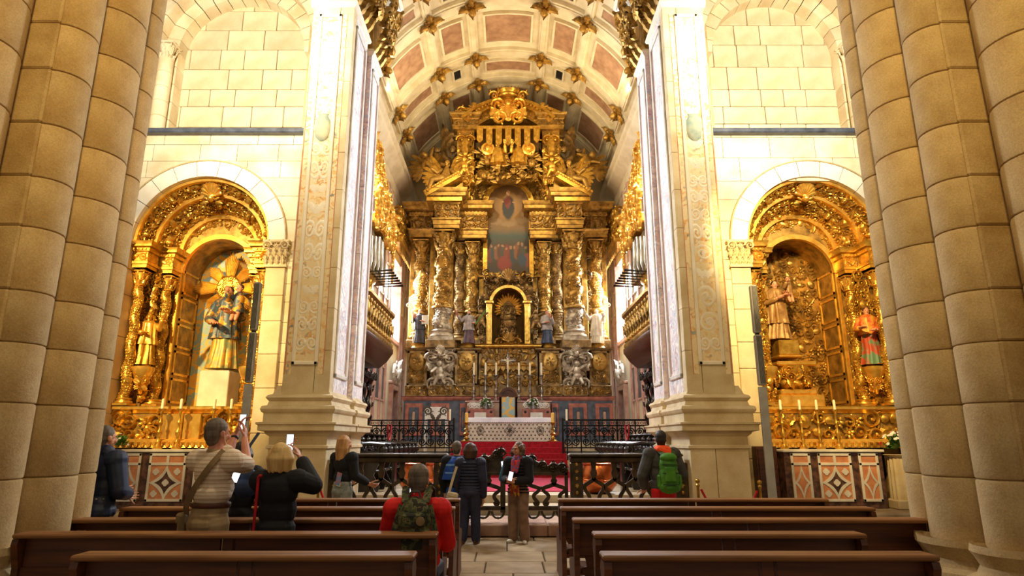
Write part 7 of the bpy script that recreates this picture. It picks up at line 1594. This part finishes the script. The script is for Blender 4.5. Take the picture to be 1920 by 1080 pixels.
    def hair(s, m, mode='short', mt='hair_grey', n=26, seed=1):
        Rh = s.R@rz(s.look)@rx(-s.nod); h = s.h; k = lambda *a: np.array(a)*h; r = random.Random(seed)
        m.ball(s.HP(0, -.014, .952), k(.050, .057, .054), 16, 10, Rh); m.ball(s.HP(0, -.03, .925), k(.047, .040, .05), 14, 8, Rh)
        if mode == 'short': m.ball(s.HP(0, -.028, .898), k(.039, .030, .036), 12, 7, Rh)
        if mode == 'bob':
            for i in range(n): a = PI*1.0+PI*(i/(n-1))*1.0; x, y = math.cos(a)*.056, math.sin(a)*.052-.004; zb = .862+r.uniform(-.012, .010); m.capsule(s.HP(x*.72, y*.8, .965), .020*h, s.HP(x*1.08, y*1.05, .915), .022*h, 7); m.capsule(s.HP(x*1.08, y*1.05, .915), .022*h, s.HP(x*1.05, y*1.05, zb), .012*h, 7)
        if mode == 'curly':
            for i in range(n*3): a = r.uniform(PI*.92, PI*2.08); e = r.uniform(-.5, 1.4); R_ = .058; m.ball(s.HP(math.cos(a)*math.cos(e)*R_*1.05, math.sin(a)*math.cos(e)*R_-.008, .935+math.sin(e)*.055), k(.017, .017, .017)*r.uniform(.7, 1.2), 7, 5)
            for q in (-1, 1):
                for i in range(12): m.ball(s.HP(q*(.05+r.uniform(-.006, .01)), r.uniform(-.03, .018), r.uniform(.872, .955)), k(.016, .016, .016), 7, 5)
        if mode == 'long':
            for i in range(n): a = PI*1.0+PI*(i/(n-1)); x, y = math.cos(a)*.050, math.sin(a)*.050-.01; m.capsule(s.HP(x*.9, y, .955), .02*h, s.HP(x*1.15, y*1.15, .88), .02*h, 7); m.capsule(s.HP(x*1.15, y*1.15, .88), .02*h, s.HP(x*1.1, y*1.1-.005, .80+r.uniform(-.02, .015)), .010*h, 7)
        return s.part(m, 'hair', mt, s.vox*.8, 1)
    def finish(s, skin='skin'): return s.part(s.body, 'body', skin, s.vox*.72, 2)
def phone(t, c, R, mt='black_plastic', w=.075, hh=.155, scr=True, facing=-1):
    """slab with a lit screen facing local -y"""
    m = MB(); m.obox(c, (w, .010, hh), R, .004); o = m.build('phone', mt, t, 0); return o
def make_phone(label, c, R, case='black_plastic', w=.075, hh=.155):
    t = thing('phone', label, 'phone', tuple(c)); m = MB(); m.obox(c, (w, .010, hh), R, .004); m.build('case', case, t, 0); m = MB(); m.obox(np.asarray(c)+R@np.array((0, -.0056, 0)), (w-.008, .001, hh-.012), R); m.build('screen', 'screen_lit', t, 0); return t
def strap_band(pts, w, th, mt, name, parent):
    """flat strap through points"""
    m = MB(); P = np.asarray(pts, float); u = np.linspace(0, len(P)-1, 26); Q = np.stack([np.interp(u, range(len(P)), P[:, k]) for k in range(3)], 1)
    for _ in range(4): Q[1:-1] = (Q[:-2]+2*Q[1:-1]+Q[2:])/4
    T = np.gradient(Q, axis=0); T /= np.linalg.norm(T, axis=1)[:, None]; n = np.cross(T, (0, 1, 0)); n /= np.linalg.norm(n, axis=1)[:, None]; y = np.cross(n, T)
    m.loft([[q+a*w/2+b*th, q-a*w/2+b*th, q-a*w/2-b*th, q+a*w/2-b*th] for q, a, b in zip(Q, n, y)]); return m.build(name, mt, parent, 40)
# ---- 1 man in the striped polo photographing with raised arms
Y = 5.84; p = Person('man in striped polo and khaki trousers raising a phone, brown shoulder strap across his back', (xf(400, 900, Y), Y, 0), 1.81, -.35, -.25, .007)
p.head(); top = MB(); p.torso(top, .004, .578, .012)
ph = np.array(at(455, 791, 6.32)); wr_r = np.array(at(459, 826, 6.22)); el_r = np.array(at(463, 872, 6.0)); wr_l = np.array(at(441, 818, 6.30)); el_l = np.array(at(428, 848, 6.2))
p.arm(1, el_r, wr_r, top, .9, unit(ph-wr_r+np.array((.03, 0, .05))), (-.8, .1, .2), .55, .010); p.arm(-1, el_l, wr_l, top, .9, unit(ph-wr_l+np.array((0, 0, .02))), (.9, .1, .2), .5, .010)
p.part(top, 'polo_shirt', 'striped_knit'); m = MB(); m.lathe([(.062, 0), (.068, .02), (.066, .05), (.056, .06)], 18, p.L(0, -.012, .825)-np.array((0, 0, .03))); p.part(m, 'collar', 'khaki', 0)
m = MB(); p.legs(m, g=.006, shoe='leather_brown'); p.part(m, 'trousers', 'khaki')
m = MB(); m.lathe([(.182, 0), (.186, .004), (.186, .036), (.182, .04)], 30, p.L(0, 0, .566), sy=.76, R=p.R); p.part(m, 'belt', 'leather_brown', 0)
m = MB(); p.hair(m, 'short', 'hair_grey'); p.finish('skin_red')
m = MB(); m.tube([p.HP(.05, .004, .92), p.HP(.05, .01, .89), p.L(.06, .05, .80), p.L(.03, .08, .70)], .003, 5); p.part(m, 'earphone_cable', 'wax', 0)
m = MB(); R_ = frame(unit(wr_l-el_l)); m.lathe([(.036, -.012), (.038, -.008), (.038, .008), (.036, .012)], 14, wr_l-unit(wr_l-el_l)*.02, R=R_); p.part(m, 'wristwatch', 'black_plastic', 0)
strap_band([p.L(.075, -.03, .835), p.L(.05, -.085, .76), p.L(-.03, -.085, .66), p.L(-.085, -.07, .57), p.L(-.115, -.03, .53)], .05, .004, 'tan_canvas', 'shoulder_strap', p.t)
bg = thing('shoulder_bag', 'tan canvas shoulder bag at the hip of the man in the striped polo', 'bag', tuple(p.L(-.14, 0, .43))); m = MB(); m.obox(p.L(-.135, -.0, .485), (.08, .2, .2), p.R, .03); bo = m.build('pouch', 'tan_canvas', bg, 30); m = MB(); m.obox(p.L(-.145, -.0, .51), (.07, .205, .1), p.R, .02); m.build('flap', 'tan_canvas', bg, 30)
make_phone('phone held up by the man in the striped polo', ph, rz(-.2)@rx(-.1))
# ---- 2 blonde woman
Y = 5.84; p = Person('blonde woman in a long black top holding up a phone', (xf(524, 900, Y), Y, 0), 1.59, -.08, -.12, .007)
p.head(); top = MB(); p.torso(top, .014, .40, .0); top.ball(p.L(0, 0, .43), np.array((.120, .09, .12))*p.h, 16, 9, p.R); top.ball(p.L(0, 0, .36), np.array((.122, .095, .05))*p.h, 16, 7, p.R)
ph = np.array(at(544, 829, 6.14)); wr = np.array(at(565, 862, 6.07)); el = np.array(at(588, 910, 5.87)); p.arm(1, el, wr, top, 1.86, unit(ph-wr+np.array((.0, 0, .06))), (-.9, .2, .1), .4, .018); wl = np.array(at(536, 850, 6.22)); p.arm(-1, p.L(-.12, .14, .66), wl, top, 1.8, unit(ph-wl), (.9, .1, .1), .5, .016)
p.part(top, 'black_top', 'black_knit'); m = MB(); p.legs(m, shoe='shoe_dark'); p.part(m, 'trousers', 'black_knit'); m = MB(); p.hair(m, 'bob', 'hair_blonde', 30); p.finish()
make_phone('phone held up by the blonde woman', ph, rz(-.12))
m = MB(); m.lathe([(.06, 0), (.068, .015), (.058, .03)], 16, p.L(0, -.01, .825)); p.part(m, 'scarf', 'navy', 0)
# thin red cane leaning between the two
cn = thing('red_cane', 'thin red walking stick leaning on the pew beside the blonde woman', 'walking stick', (xf(474, 1000, 5.72), 5.72, 0)); a, b_ = np.array(at(484, 902, 5.74)), np.array((xf(471, 1000, 5.7), 5.72, .02)); m = MB(); m.tube([b_, a], .013, 8); m.build('shaft', 'red_velvet', cn); m = MB(); m.tube([a, a+(0, .0, .03), a+(.012, .0, .045), a+(.03, .0, .04)], .014, 8); m.build('handle', 'red_velvet', cn)
# ---- 3 person in black behind, with a blue bag
Y = 6.84; p = Person('person in black half hidden behind the raised arms of the man in the striped polo', (xf(448, 900, Y), Y, 0), 1.60, 0, 0, .008)
p.head(); top = MB(); p.torso(top, .014, .44); p.arm(1, p.L(.16, .02, .62), p.L(.12, .13, .60), top, 1.9); p.arm(-1, p.L(-.15, .03, .62), p.L(-.06, .15, .64), top, 1.9); p.part(top, 'jacket', 'black_knit'); m = MB(); p.legs(m); p.part(m, 'trousers', 'black_knit'); m = MB(); p.hair(m, 'bob', 'hair_dark'); p.finish()
c = np.array(at(461, 906, 6.62)); bg = thing('blue_bag', 'slouchy blue shoulder bag hanging behind the striped polo man', 'bag', tuple(c-(0, 0, .14))); m = MB(); m.ball(c+(0, 0, -.04), (.12, .07, .11), 14, 9); m.ball(c+(.01, 0, .06), (.09, .05, .10), 12, 8); o = m.build('bag_body', 'blue_bag', bg, 180); soft(o, .008); strap_band([c+(-.06, .02, .1), c+(-.03, .06, .35), c+(.0, .22, .5)], .03, .004, 'navy_dark', 'strap', bg)
make_phone('phone tucked at the blue bag', c+np.array((-.085, -.05, .085)), rz(.4)@ry(.3))
# ---- 4 man in navy jacket at the left pier
Y = 7.0; p = Person('man in navy quilted jacket and beige trousers beside the left pier', (xf(188, 900, Y), Y, 0), 1.77, -.3, -.25, .008)
p.head(); top = MB(); p.torso(top, .016, .46, 0); top.ball(p.L(0, -.008, .49), np.array((.124, .108, .075))*p.h, 16, 8, p.R); p.arm(1, p.L(.16, .0, .61), p.L(.06, .15, .58), top, 1.9, None, None, .6, .018); p.arm(-1, p.L(-.165, .0, .61), p.L(-.06, .15, .60), top, 1.9, None, None, .6, .018); top.capsule(p.L(-.03, -.012, .83), .05*p.h, p.L(.03, -.012, .83), .05*p.h, 10); top.ball(p.L(0, -.012, .845), np.array((.062, .06, .028))*p.h, 14, 7, p.R)
p.part(top, 'quilted_jacket', 'navy'); m = MB(); p.legs(m, ((-.05, .02), (.06, -.02)), .010, 'shoe_dark', .1, flare=.012); p.part(m, 'trousers', 'khaki'); m = MB(); p.hair(m, 'short', 'hair_grey'); p.finish()
bp = thing('sling_pack', 'slim navy backpack on the man beside the left pier', 'backpack', tuple(p.L(-.03, -.12, .5))); m = MB(); m.ball(p.L(-.035, -.125, .66), np.array((.062, .04, .13))*p.h, 14, 10, p.R); m.ball(p.L(-.035, -.13, .58), np.array((.066, .048, .08))*p.h, 14, 8, p.R); o = m.build('pack_body', 'navy_dark', bp, 180); soft(o, .008)
strap_band([p.L(-.06, -.09, .79), p.L(-.07, -.05, .84), p.L(-.07, .03, .84), p.L(-.075, .08, .76)], .045, .004, 'navy_dark', 'strap', bp)
bt = thing('water_bottle', 'clear water bottle with blue cap in the side of the navy backpack', 'bottle', tuple(p.L(-.07, -.17, .60))); c = p.L(-.06, -.168, .60); m = MB(); m.lathe([(.03, 0), (.034, .01), (.034, .10), (.016, .14), (.014, .15)], 14, c); m.build('bottle_body', 'bottle_clear', bt); m = MB(); m.lathe([(.017, .148), (.018, .15), (.018, .175), (.012, .178)], 12, c); m.build('cap', 'bottle_cap', bt)
# ---- 5 young woman at the left pier
Y = 10.2; p = Person('young woman with long fair hair, black jumper and pale jeans at the rail', (xf(643, 900, Y), Y, 0), 1.69, -.55, -.35, .008)
p.head(); top = MB(); p.torso(top, .004, .56); p.arm(1, p.L(.135, .01, .63), p.L(.175, .14, .56), top, 1.85, p.D(.3, .8, -.3), None, .5, .012); p.arm(-1, p.L(-.15, .02, .62), p.L(-.10, .13, .58), top, 1.85); p.part(top, 'jumper', 'black_knit'); m = MB(); p.legs(m, g=.006); p.part(m, 'jeans', 'jeans_pale'); m = MB(); p.hair(m, 'long', 'hair_light', 30); p.finish()
c = p.L(.035, -.088, .555); mp = thing('folded_map', 'colourful folded map tucked in the back pocket of the young woman', 'map', tuple(c)); m = MB(); m.obox(c+np.array((0, 0, .08)), (.10, .012, .19), p.R@ry(.2), .003); m.build('cover', 'map_print', mp, 0); m = MB(); m.obox(c+np.array((0, .002, -.0)), (.085, .012, .05), p.R@ry(.2), .003); m.build('fold', 'wax', mp, 0)
# ---- 6 seated man in red with camouflage backpack
Y = 5.5; hS = 1.78; px0 = xf(783, 950, Y); drop = .50*hS-.53
p = Person('seated man in a bright red shirt, phone at his ear', (px0, Y, -drop), hS, 0, .12, .007, .12)
p.head(); top = MB(); p.torso(top, .012, .52, .015); wr = np.array(at(763, 948, 5.54)); p.arm(-1, p.L(-.15, .06, .64), wr, top, 1.0, unit((.03, -.02, .1)), (.9, 0, .1), .5, .008); p.arm(1, p.L(.135, .07, .63), p.L(.07, .18, .60), top, 1.0, None, None, .5, .008); p.part(top, 'red_shirt', 'red_shirt')
m = MB(); m.lathe([(.072, 0), (.085, .03), (.078, .08), (.064, .10)], 18, p.L(0, -.012, .825)-np.array((0, 0, .03))); p.part(m, 'collar', 'red_shirt', 0)
m = MB(); m.ball(p.L(0, 0, .52), np.array((.10, .08, .055))*hS, 14, 8)
for q in (-1, 1):
    hip, kn, an = np.array((px0+q*.09, Y+.02, .54)), np.array((px0+q*.13, Y+.40, .53)), np.array((px0+q*.14, Y+.36, .10)); m.capsule(hip, .09, kn, .07, 12); m.capsule(kn, .068, an, .05, 12); p.body.capsule(hip, .06, kn, .05, 8); p.body.capsule(kn, .05, an, .035, 8)
    sh = MB(); sh.ball(an+(0, .07, -.055), (.045, .13, .045), 12, 7); p.part(sh, 'shoe', 'shoe_dark')
p.part(m, 'trousers', 'navy_dark'); m = MB(); p.hair(m, 'short', 'hair_grey', seed=4); p.finish()
make_phone('phone held to the ear of the seated man in red', np.array(at(771, 930, 5.5)), rz(1.1)@ry(.08))
bp = thing('camouflage_backpack', 'green camouflage backpack worn by the seated man in red', 'backpack', (px0, Y-.18, .62)); c = np.array((px0+.005, Y-.19, .91)); m = MB(); m.ball(c+(0, 0, .06), (.135, .08, .19), 14, 10); m.ball(c+(0, -.01, -.12), (.165, .10, .19), 14, 10); o = m.build('pack_body', 'camo', bp, 180); soft(o, .008)
m = MB(); m.obox(c+(0, -.075, .07), (.19, .05, .12), None, .02); m.build('front_pocket', 'camo', bp, 40); m = MB(); m.obox(c+(0, -.10, -.09), (.20, .05, .13), None, .02); m.build('lower_pocket', 'camo', bp, 40); m = MB(); m.lathe([(.034, 0), (.034, .01), (.02, .014)], 20, c+(.06, -.10, .07), R=rx(PI/2)); m.build('patch', 'tan_canvas', bp)
m = MB(); m.tube([c+(-.05, -.02, .24), c+(-.03, -.02, .285), c+(.03, -.02, .285), c+(.05, -.02, .24)], .009, 6); m.build('grab_handle', 'charcoal', bp)
for q in (-1, 1): strap_band([c+(q*.08, .02, .2), c+(q*.10, .12, .30), c+(q*.11, .22, .28), c+(q*.115, .28, .15)], .06, .006, 'camo', 'strap', bp); strap_band([c+(q*.11, .03, .18), c+(q*.16, .02, 0), c+(q*.17, .01, -.2)], .05, .006, 'camo', 'side_strap', bp)
# ---- 7 woman in navy puffer
g = ground(880, 1020); p = Person('woman in navy quilted puffer jacket seen from behind at the gate', tuple(g), 1.575, -.2, -.1, .008)
p.head(); top = MB(); p.torso(top, .004, .47, 0, 1); p.arm(1, p.L(.135, -.01, .62), p.L(.130, .04, .46), top, 1.95, (0, .1, -1), p.D(-1, 0, 0), .6, .014); p.arm(-1, p.L(-.15, .0, .62), p.L(-.13, .08, .50), top, 1.95, (0, .1, -1), p.D(1, 0, 0), .6, .014); p.part(top, 'puffer_jacket', 'navy_dark', None, 1); m = MB(); p.legs(m, ((-.065, -.01), (.065, .015)), .008, 'leather_brown', .15, flare=.008); p.part(m, 'trousers', 'navy_dark'); m = MB(); p.hair(m, 'bob', 'hair_brown', 24); p.finish()
c = np.array(at(848, 930, 10.45)); bg = thing('cream_bag', 'small cream crossbody bag hanging beside the navy puffer jacket', 'bag', tuple(c-(0, 0, .08))); m = MB(); m.obox(c, (.18, .08, .12), ry(.2), .03); m.build('bag_body', 'cream_leather', bg, 40); m = MB(); m.obox(c+(.01, -.03, .02), (.18, .04, .07), ry(.2), .015); m.build('flap', 'cream_leather', bg, 40); m = MB()
for k in range(7): m.tube([c+(.05+.015*k-.03, -.04, -.04), c+(.06+.016*k-.03, -.045, -.11)], .006, 5)
m.build('fringe', 'cream_leather', bg, 40, 'stuff'); strap_band([c+(-.05, 0, .06), c+(.0, .0, .25), c+(.06, .02, .45)], .04, .006, 'cream_leather', 'strap', bg)
# ---- 8 person in blue shawl beside her
Y = 10.95; p = Person('grey-haired person in a blue and white shawl beside the navy puffer jacket', (xf(856, 900, Y), Y, 0), 1.60, .15, -.3, .009)
p.head(); top = MB(); p.torso(top, .012, .50); p.arm(-1, p.L(-.15, .0, .62), p.L(-.12, .05, .48), top, 1.9, (0, .1, -1), p.D(1, 0, 0), .5, .012); p.arm(1, p.L(.14, .02, .62), p.L(.08, .14, .60), top, 1.9); p.part(top, 'jacket', 'black_knit'); sh = MB(); drape(sh, p.L(0, 0, 0), p.h, [(.60, .165, .11, 0, -.01), (.70, .15, .10, 0, -.01), (.78, .13, .085, 0, -.01), (.83, .06, .055, 0, -.01)], 7, .1, 4); p.part(sh, 'shawl', 'blue_cloth', 0)
for z in (.655, .735): k = MB(); drape(k, p.L(0, 0, 0), p.h*1.0, [(z, .162-.18*(z-.60), .112-.1*(z-.6), 0, -.01), (z+.022, .160-.18*(z-.60), .110-.1*(z-.6), 0, -.01)], 7, .05, 4, lev=4); p.part(k, 'shawl_stripe', 'blue_pale', 0)
m = MB(); p.legs(m, ((-.05, 0), (.05, .02)), .004); p.part(m, 'trousers', 'blue_cloth'); m = MB(); p.hair(m, 'short', 'hair_grey'); p.finish()
# ---- 9 woman facing the camera
g = ground(972, 1018); p = Person('woman with curly hair and glasses in black puffer jacket, facing the camera and talking', tuple(g), 1.585, PI*.86, -.45, .008)
p.head(); p.eyes(); top = MB(); p.torso(top, .004, .475, 0, 1); hc = p.L(.02, .145, .615); p.arm(1, p.L(.135, .03, .615), p.L(.055, .135, .605), top, 1.9, p.D(-.9, .25, .1), p.D(0, -1, 0), .7, .014); p.arm(-1, p.L(-.135, .03, .615), p.L(-.03, .135, .60), top, 1.9, p.D(.9, .25, .15), p.D(0, -1, 0), .7, .014); p.part(top, 'puffer_jacket', 'black_knit', None, 1)
m = MB(); p.legs(m, ((-.075, .015), (.06, .0)), .012, 'shoe_white', .35, flare=.008); p.part(m, 'trousers', 'brown_trouser'); m = MB(); p.hair(m, 'curly', 'hair_curly', 30, 6); p.finish()
m = MB(); Rh = p.R@rz(p.look)
for q in (-1, 1):
    a = np.linspace(0, 2*PI, 15); m.tube([p.HP(q*.019+.0145*math.cos(t_), .058, .930+.011*math.sin(t_)) for t_ in a], .0018, 5); m.tube([p.HP(q*.034, .056, .932), p.HP(q*.046, .02, .932)], .0018, 5)
m.tube([p.HP(-.005, .06, .932), p.HP(.005, .06, .932)], .0018, 5); p.part(m, 'glasses', 'black_plastic', 0)
m = MB(); m.lathe([(.075, 0), (.085, .03), (.08, .06), (.065, .08)], 18, p.L(0, .0, .805)); m.capsule(p.L(.03, .06, .80), .035, p.L(.02, .09, .70), .035, 8); m.capsule(p.L(-.03, .06, .80), .035, p.L(-.02, .09, .70), .035, 8); p.part(m, 'scarf', 'scarf_mix', .008)
m = MB()
for k in range(9): x = -.045+.011*k; m.capsule(p.L(x, .095, .60), .014, p.L(x*1.15, .10, .46+.02*(k % 3)), .012, 6)
p.part(m, 'scarf_end', 'scarf_gold', .006); m = MB(); m.ball(p.L(0, .062, .74), np.array((.035, .02, .07))*p.h, 12, 8, p.R); p.part(m, 'red_top', 'red_shirt', 0); m = MB(); m.ball(p.L(0, -.03, .825), np.array((.085, .06, .025))*p.h, 14, 7, p.R); p.part(m, 'hood_lining', 'teal_cloth', 0)
make_phone('red-cased phone in the hands of the woman facing the camera', hc+np.array((-.0, -.04, .06)), rz(.2)@ry(.3)@rx(-.3), 'red_velvet')
# ---- 10 person in teal behind her
Y = 11.0; p = Person('person in teal and grey trousers hidden behind the woman facing the camera', (xf(971, 900, Y), Y, 0), 1.55, .25, 0, .009)
p.head(); top = MB(); p.torso(top, .008, .50); wl = np.array(at(944, 890, 11.05)); p.arm(-1, p.L(-.16, .03, .63), wl, top, 1.9, (0, .05, 1), p.D(1, 0, 0), .4, .014); p.arm(1, p.L(.15, .03, .62), p.L(.08, .14, .6), top, 1.9); p.part(top, 'jacket', 'teal_cloth'); m = MB(); p.legs(m, ((-.035, 0), (.035, 0)), .0, 'shoe_white'); p.part(m, 'trousers', 'jeans_pale'); m = MB(); p.hair(m, 'bob', 'hair_brown'); p.finish()
make_phone('bright phone held up beside the woman facing the camera', np.array(at(944, 873, 11.0)), rz(.15)@ry(-.15))
# ---- 11 man with green backpack
Y = 9.9; p = Person('man in grey jacket with an orange neck scarf standing at the right pier', (xf(1243, 900, Y), Y, 0), 1.76, .1, -.3, .008)
p.head(); top = MB(); p.torso(top, .016, .48); p.arm(1, p.L(.175, .0, .62), p.L(.14, .12, .56), top, 1.95, None, None, .6, .018); p.arm(-1, p.L(-.175, .0, .62), p.L(-.14, .1, .52), top, 1.95, None, None, .6, .018); p.part(top, 'jacket', 'charcoal'); m = MB(); p.legs(m, g=.006, shoe='shoe_dark'); p.part(m, 'trousers', 'orange_cloth' if False else 'red_shirt'); m = MB(); p.hair(m, 'short', 'hair_dark', seed=9); p.finish()
m = MB(); m.ball(p.L(0, -.02, .835), np.array((.076, .072, .034))*p.h, 14, 8, p.R); m.capsule(p.L(-.04, -.07, .83), .05, p.L(.03, -.10, .79), .055, 8); m.capsule(p.L(.04, -.06, .83), .045, p.L(.05, -.09, .785), .05, 8); p.part(m, 'neck_scarf', 'orange_cloth')
bp = thing('hiking_backpack', 'bright green hiking backpack on the man at the right pier', 'backpack', tuple(p.L(0, -.13, .50))); c = p.L(.01, -.125, .64); m = MB(); m.ball(c+(0, 0, .10), (.14, .10, .18), 16, 10); m.ball(c+(0, -.01, -.08), (.16, .12, .22), 16, 10); m.ball(c+(0, -.02, -.2), (.17, .11, .1), 16, 8); o = m.build('pack_body', 'green_pack', bp, 180); soft(o, .009)
m = MB(); m.ball(c+(0, -.03, .22), (.13, .09, .07), 14, 8); o = m.build('lid', 'green_pack', bp, 180); m = MB(); m.obox(c+(0, -.115, -.02), (.17, .04, .22), None, .018); m.build('front_pocket', 'green_pack', bp, 40)
for q in (-1, 1): m = MB(); m.obox(c+(q*.15, -.02, -.12), (.06, .1, .2), None, .025); m.build('side_pocket', 'green_pack', bp, 40); strap_band([c+(q*.08, -.04, .26), c+(q*.11, .12, .33), c+(q*.12, .26, .26), c+(q*.12, .3, .1)], .06, .008, 'green_strap', 'strap', bp)
m = MB()
for z in (.12, .0, -.16): m.obox(c+(0, -.128, z), (.24, .012, .02), None, .003)
m.build('buckle_strap', 'green_strap', bp, 0, 'stuff')
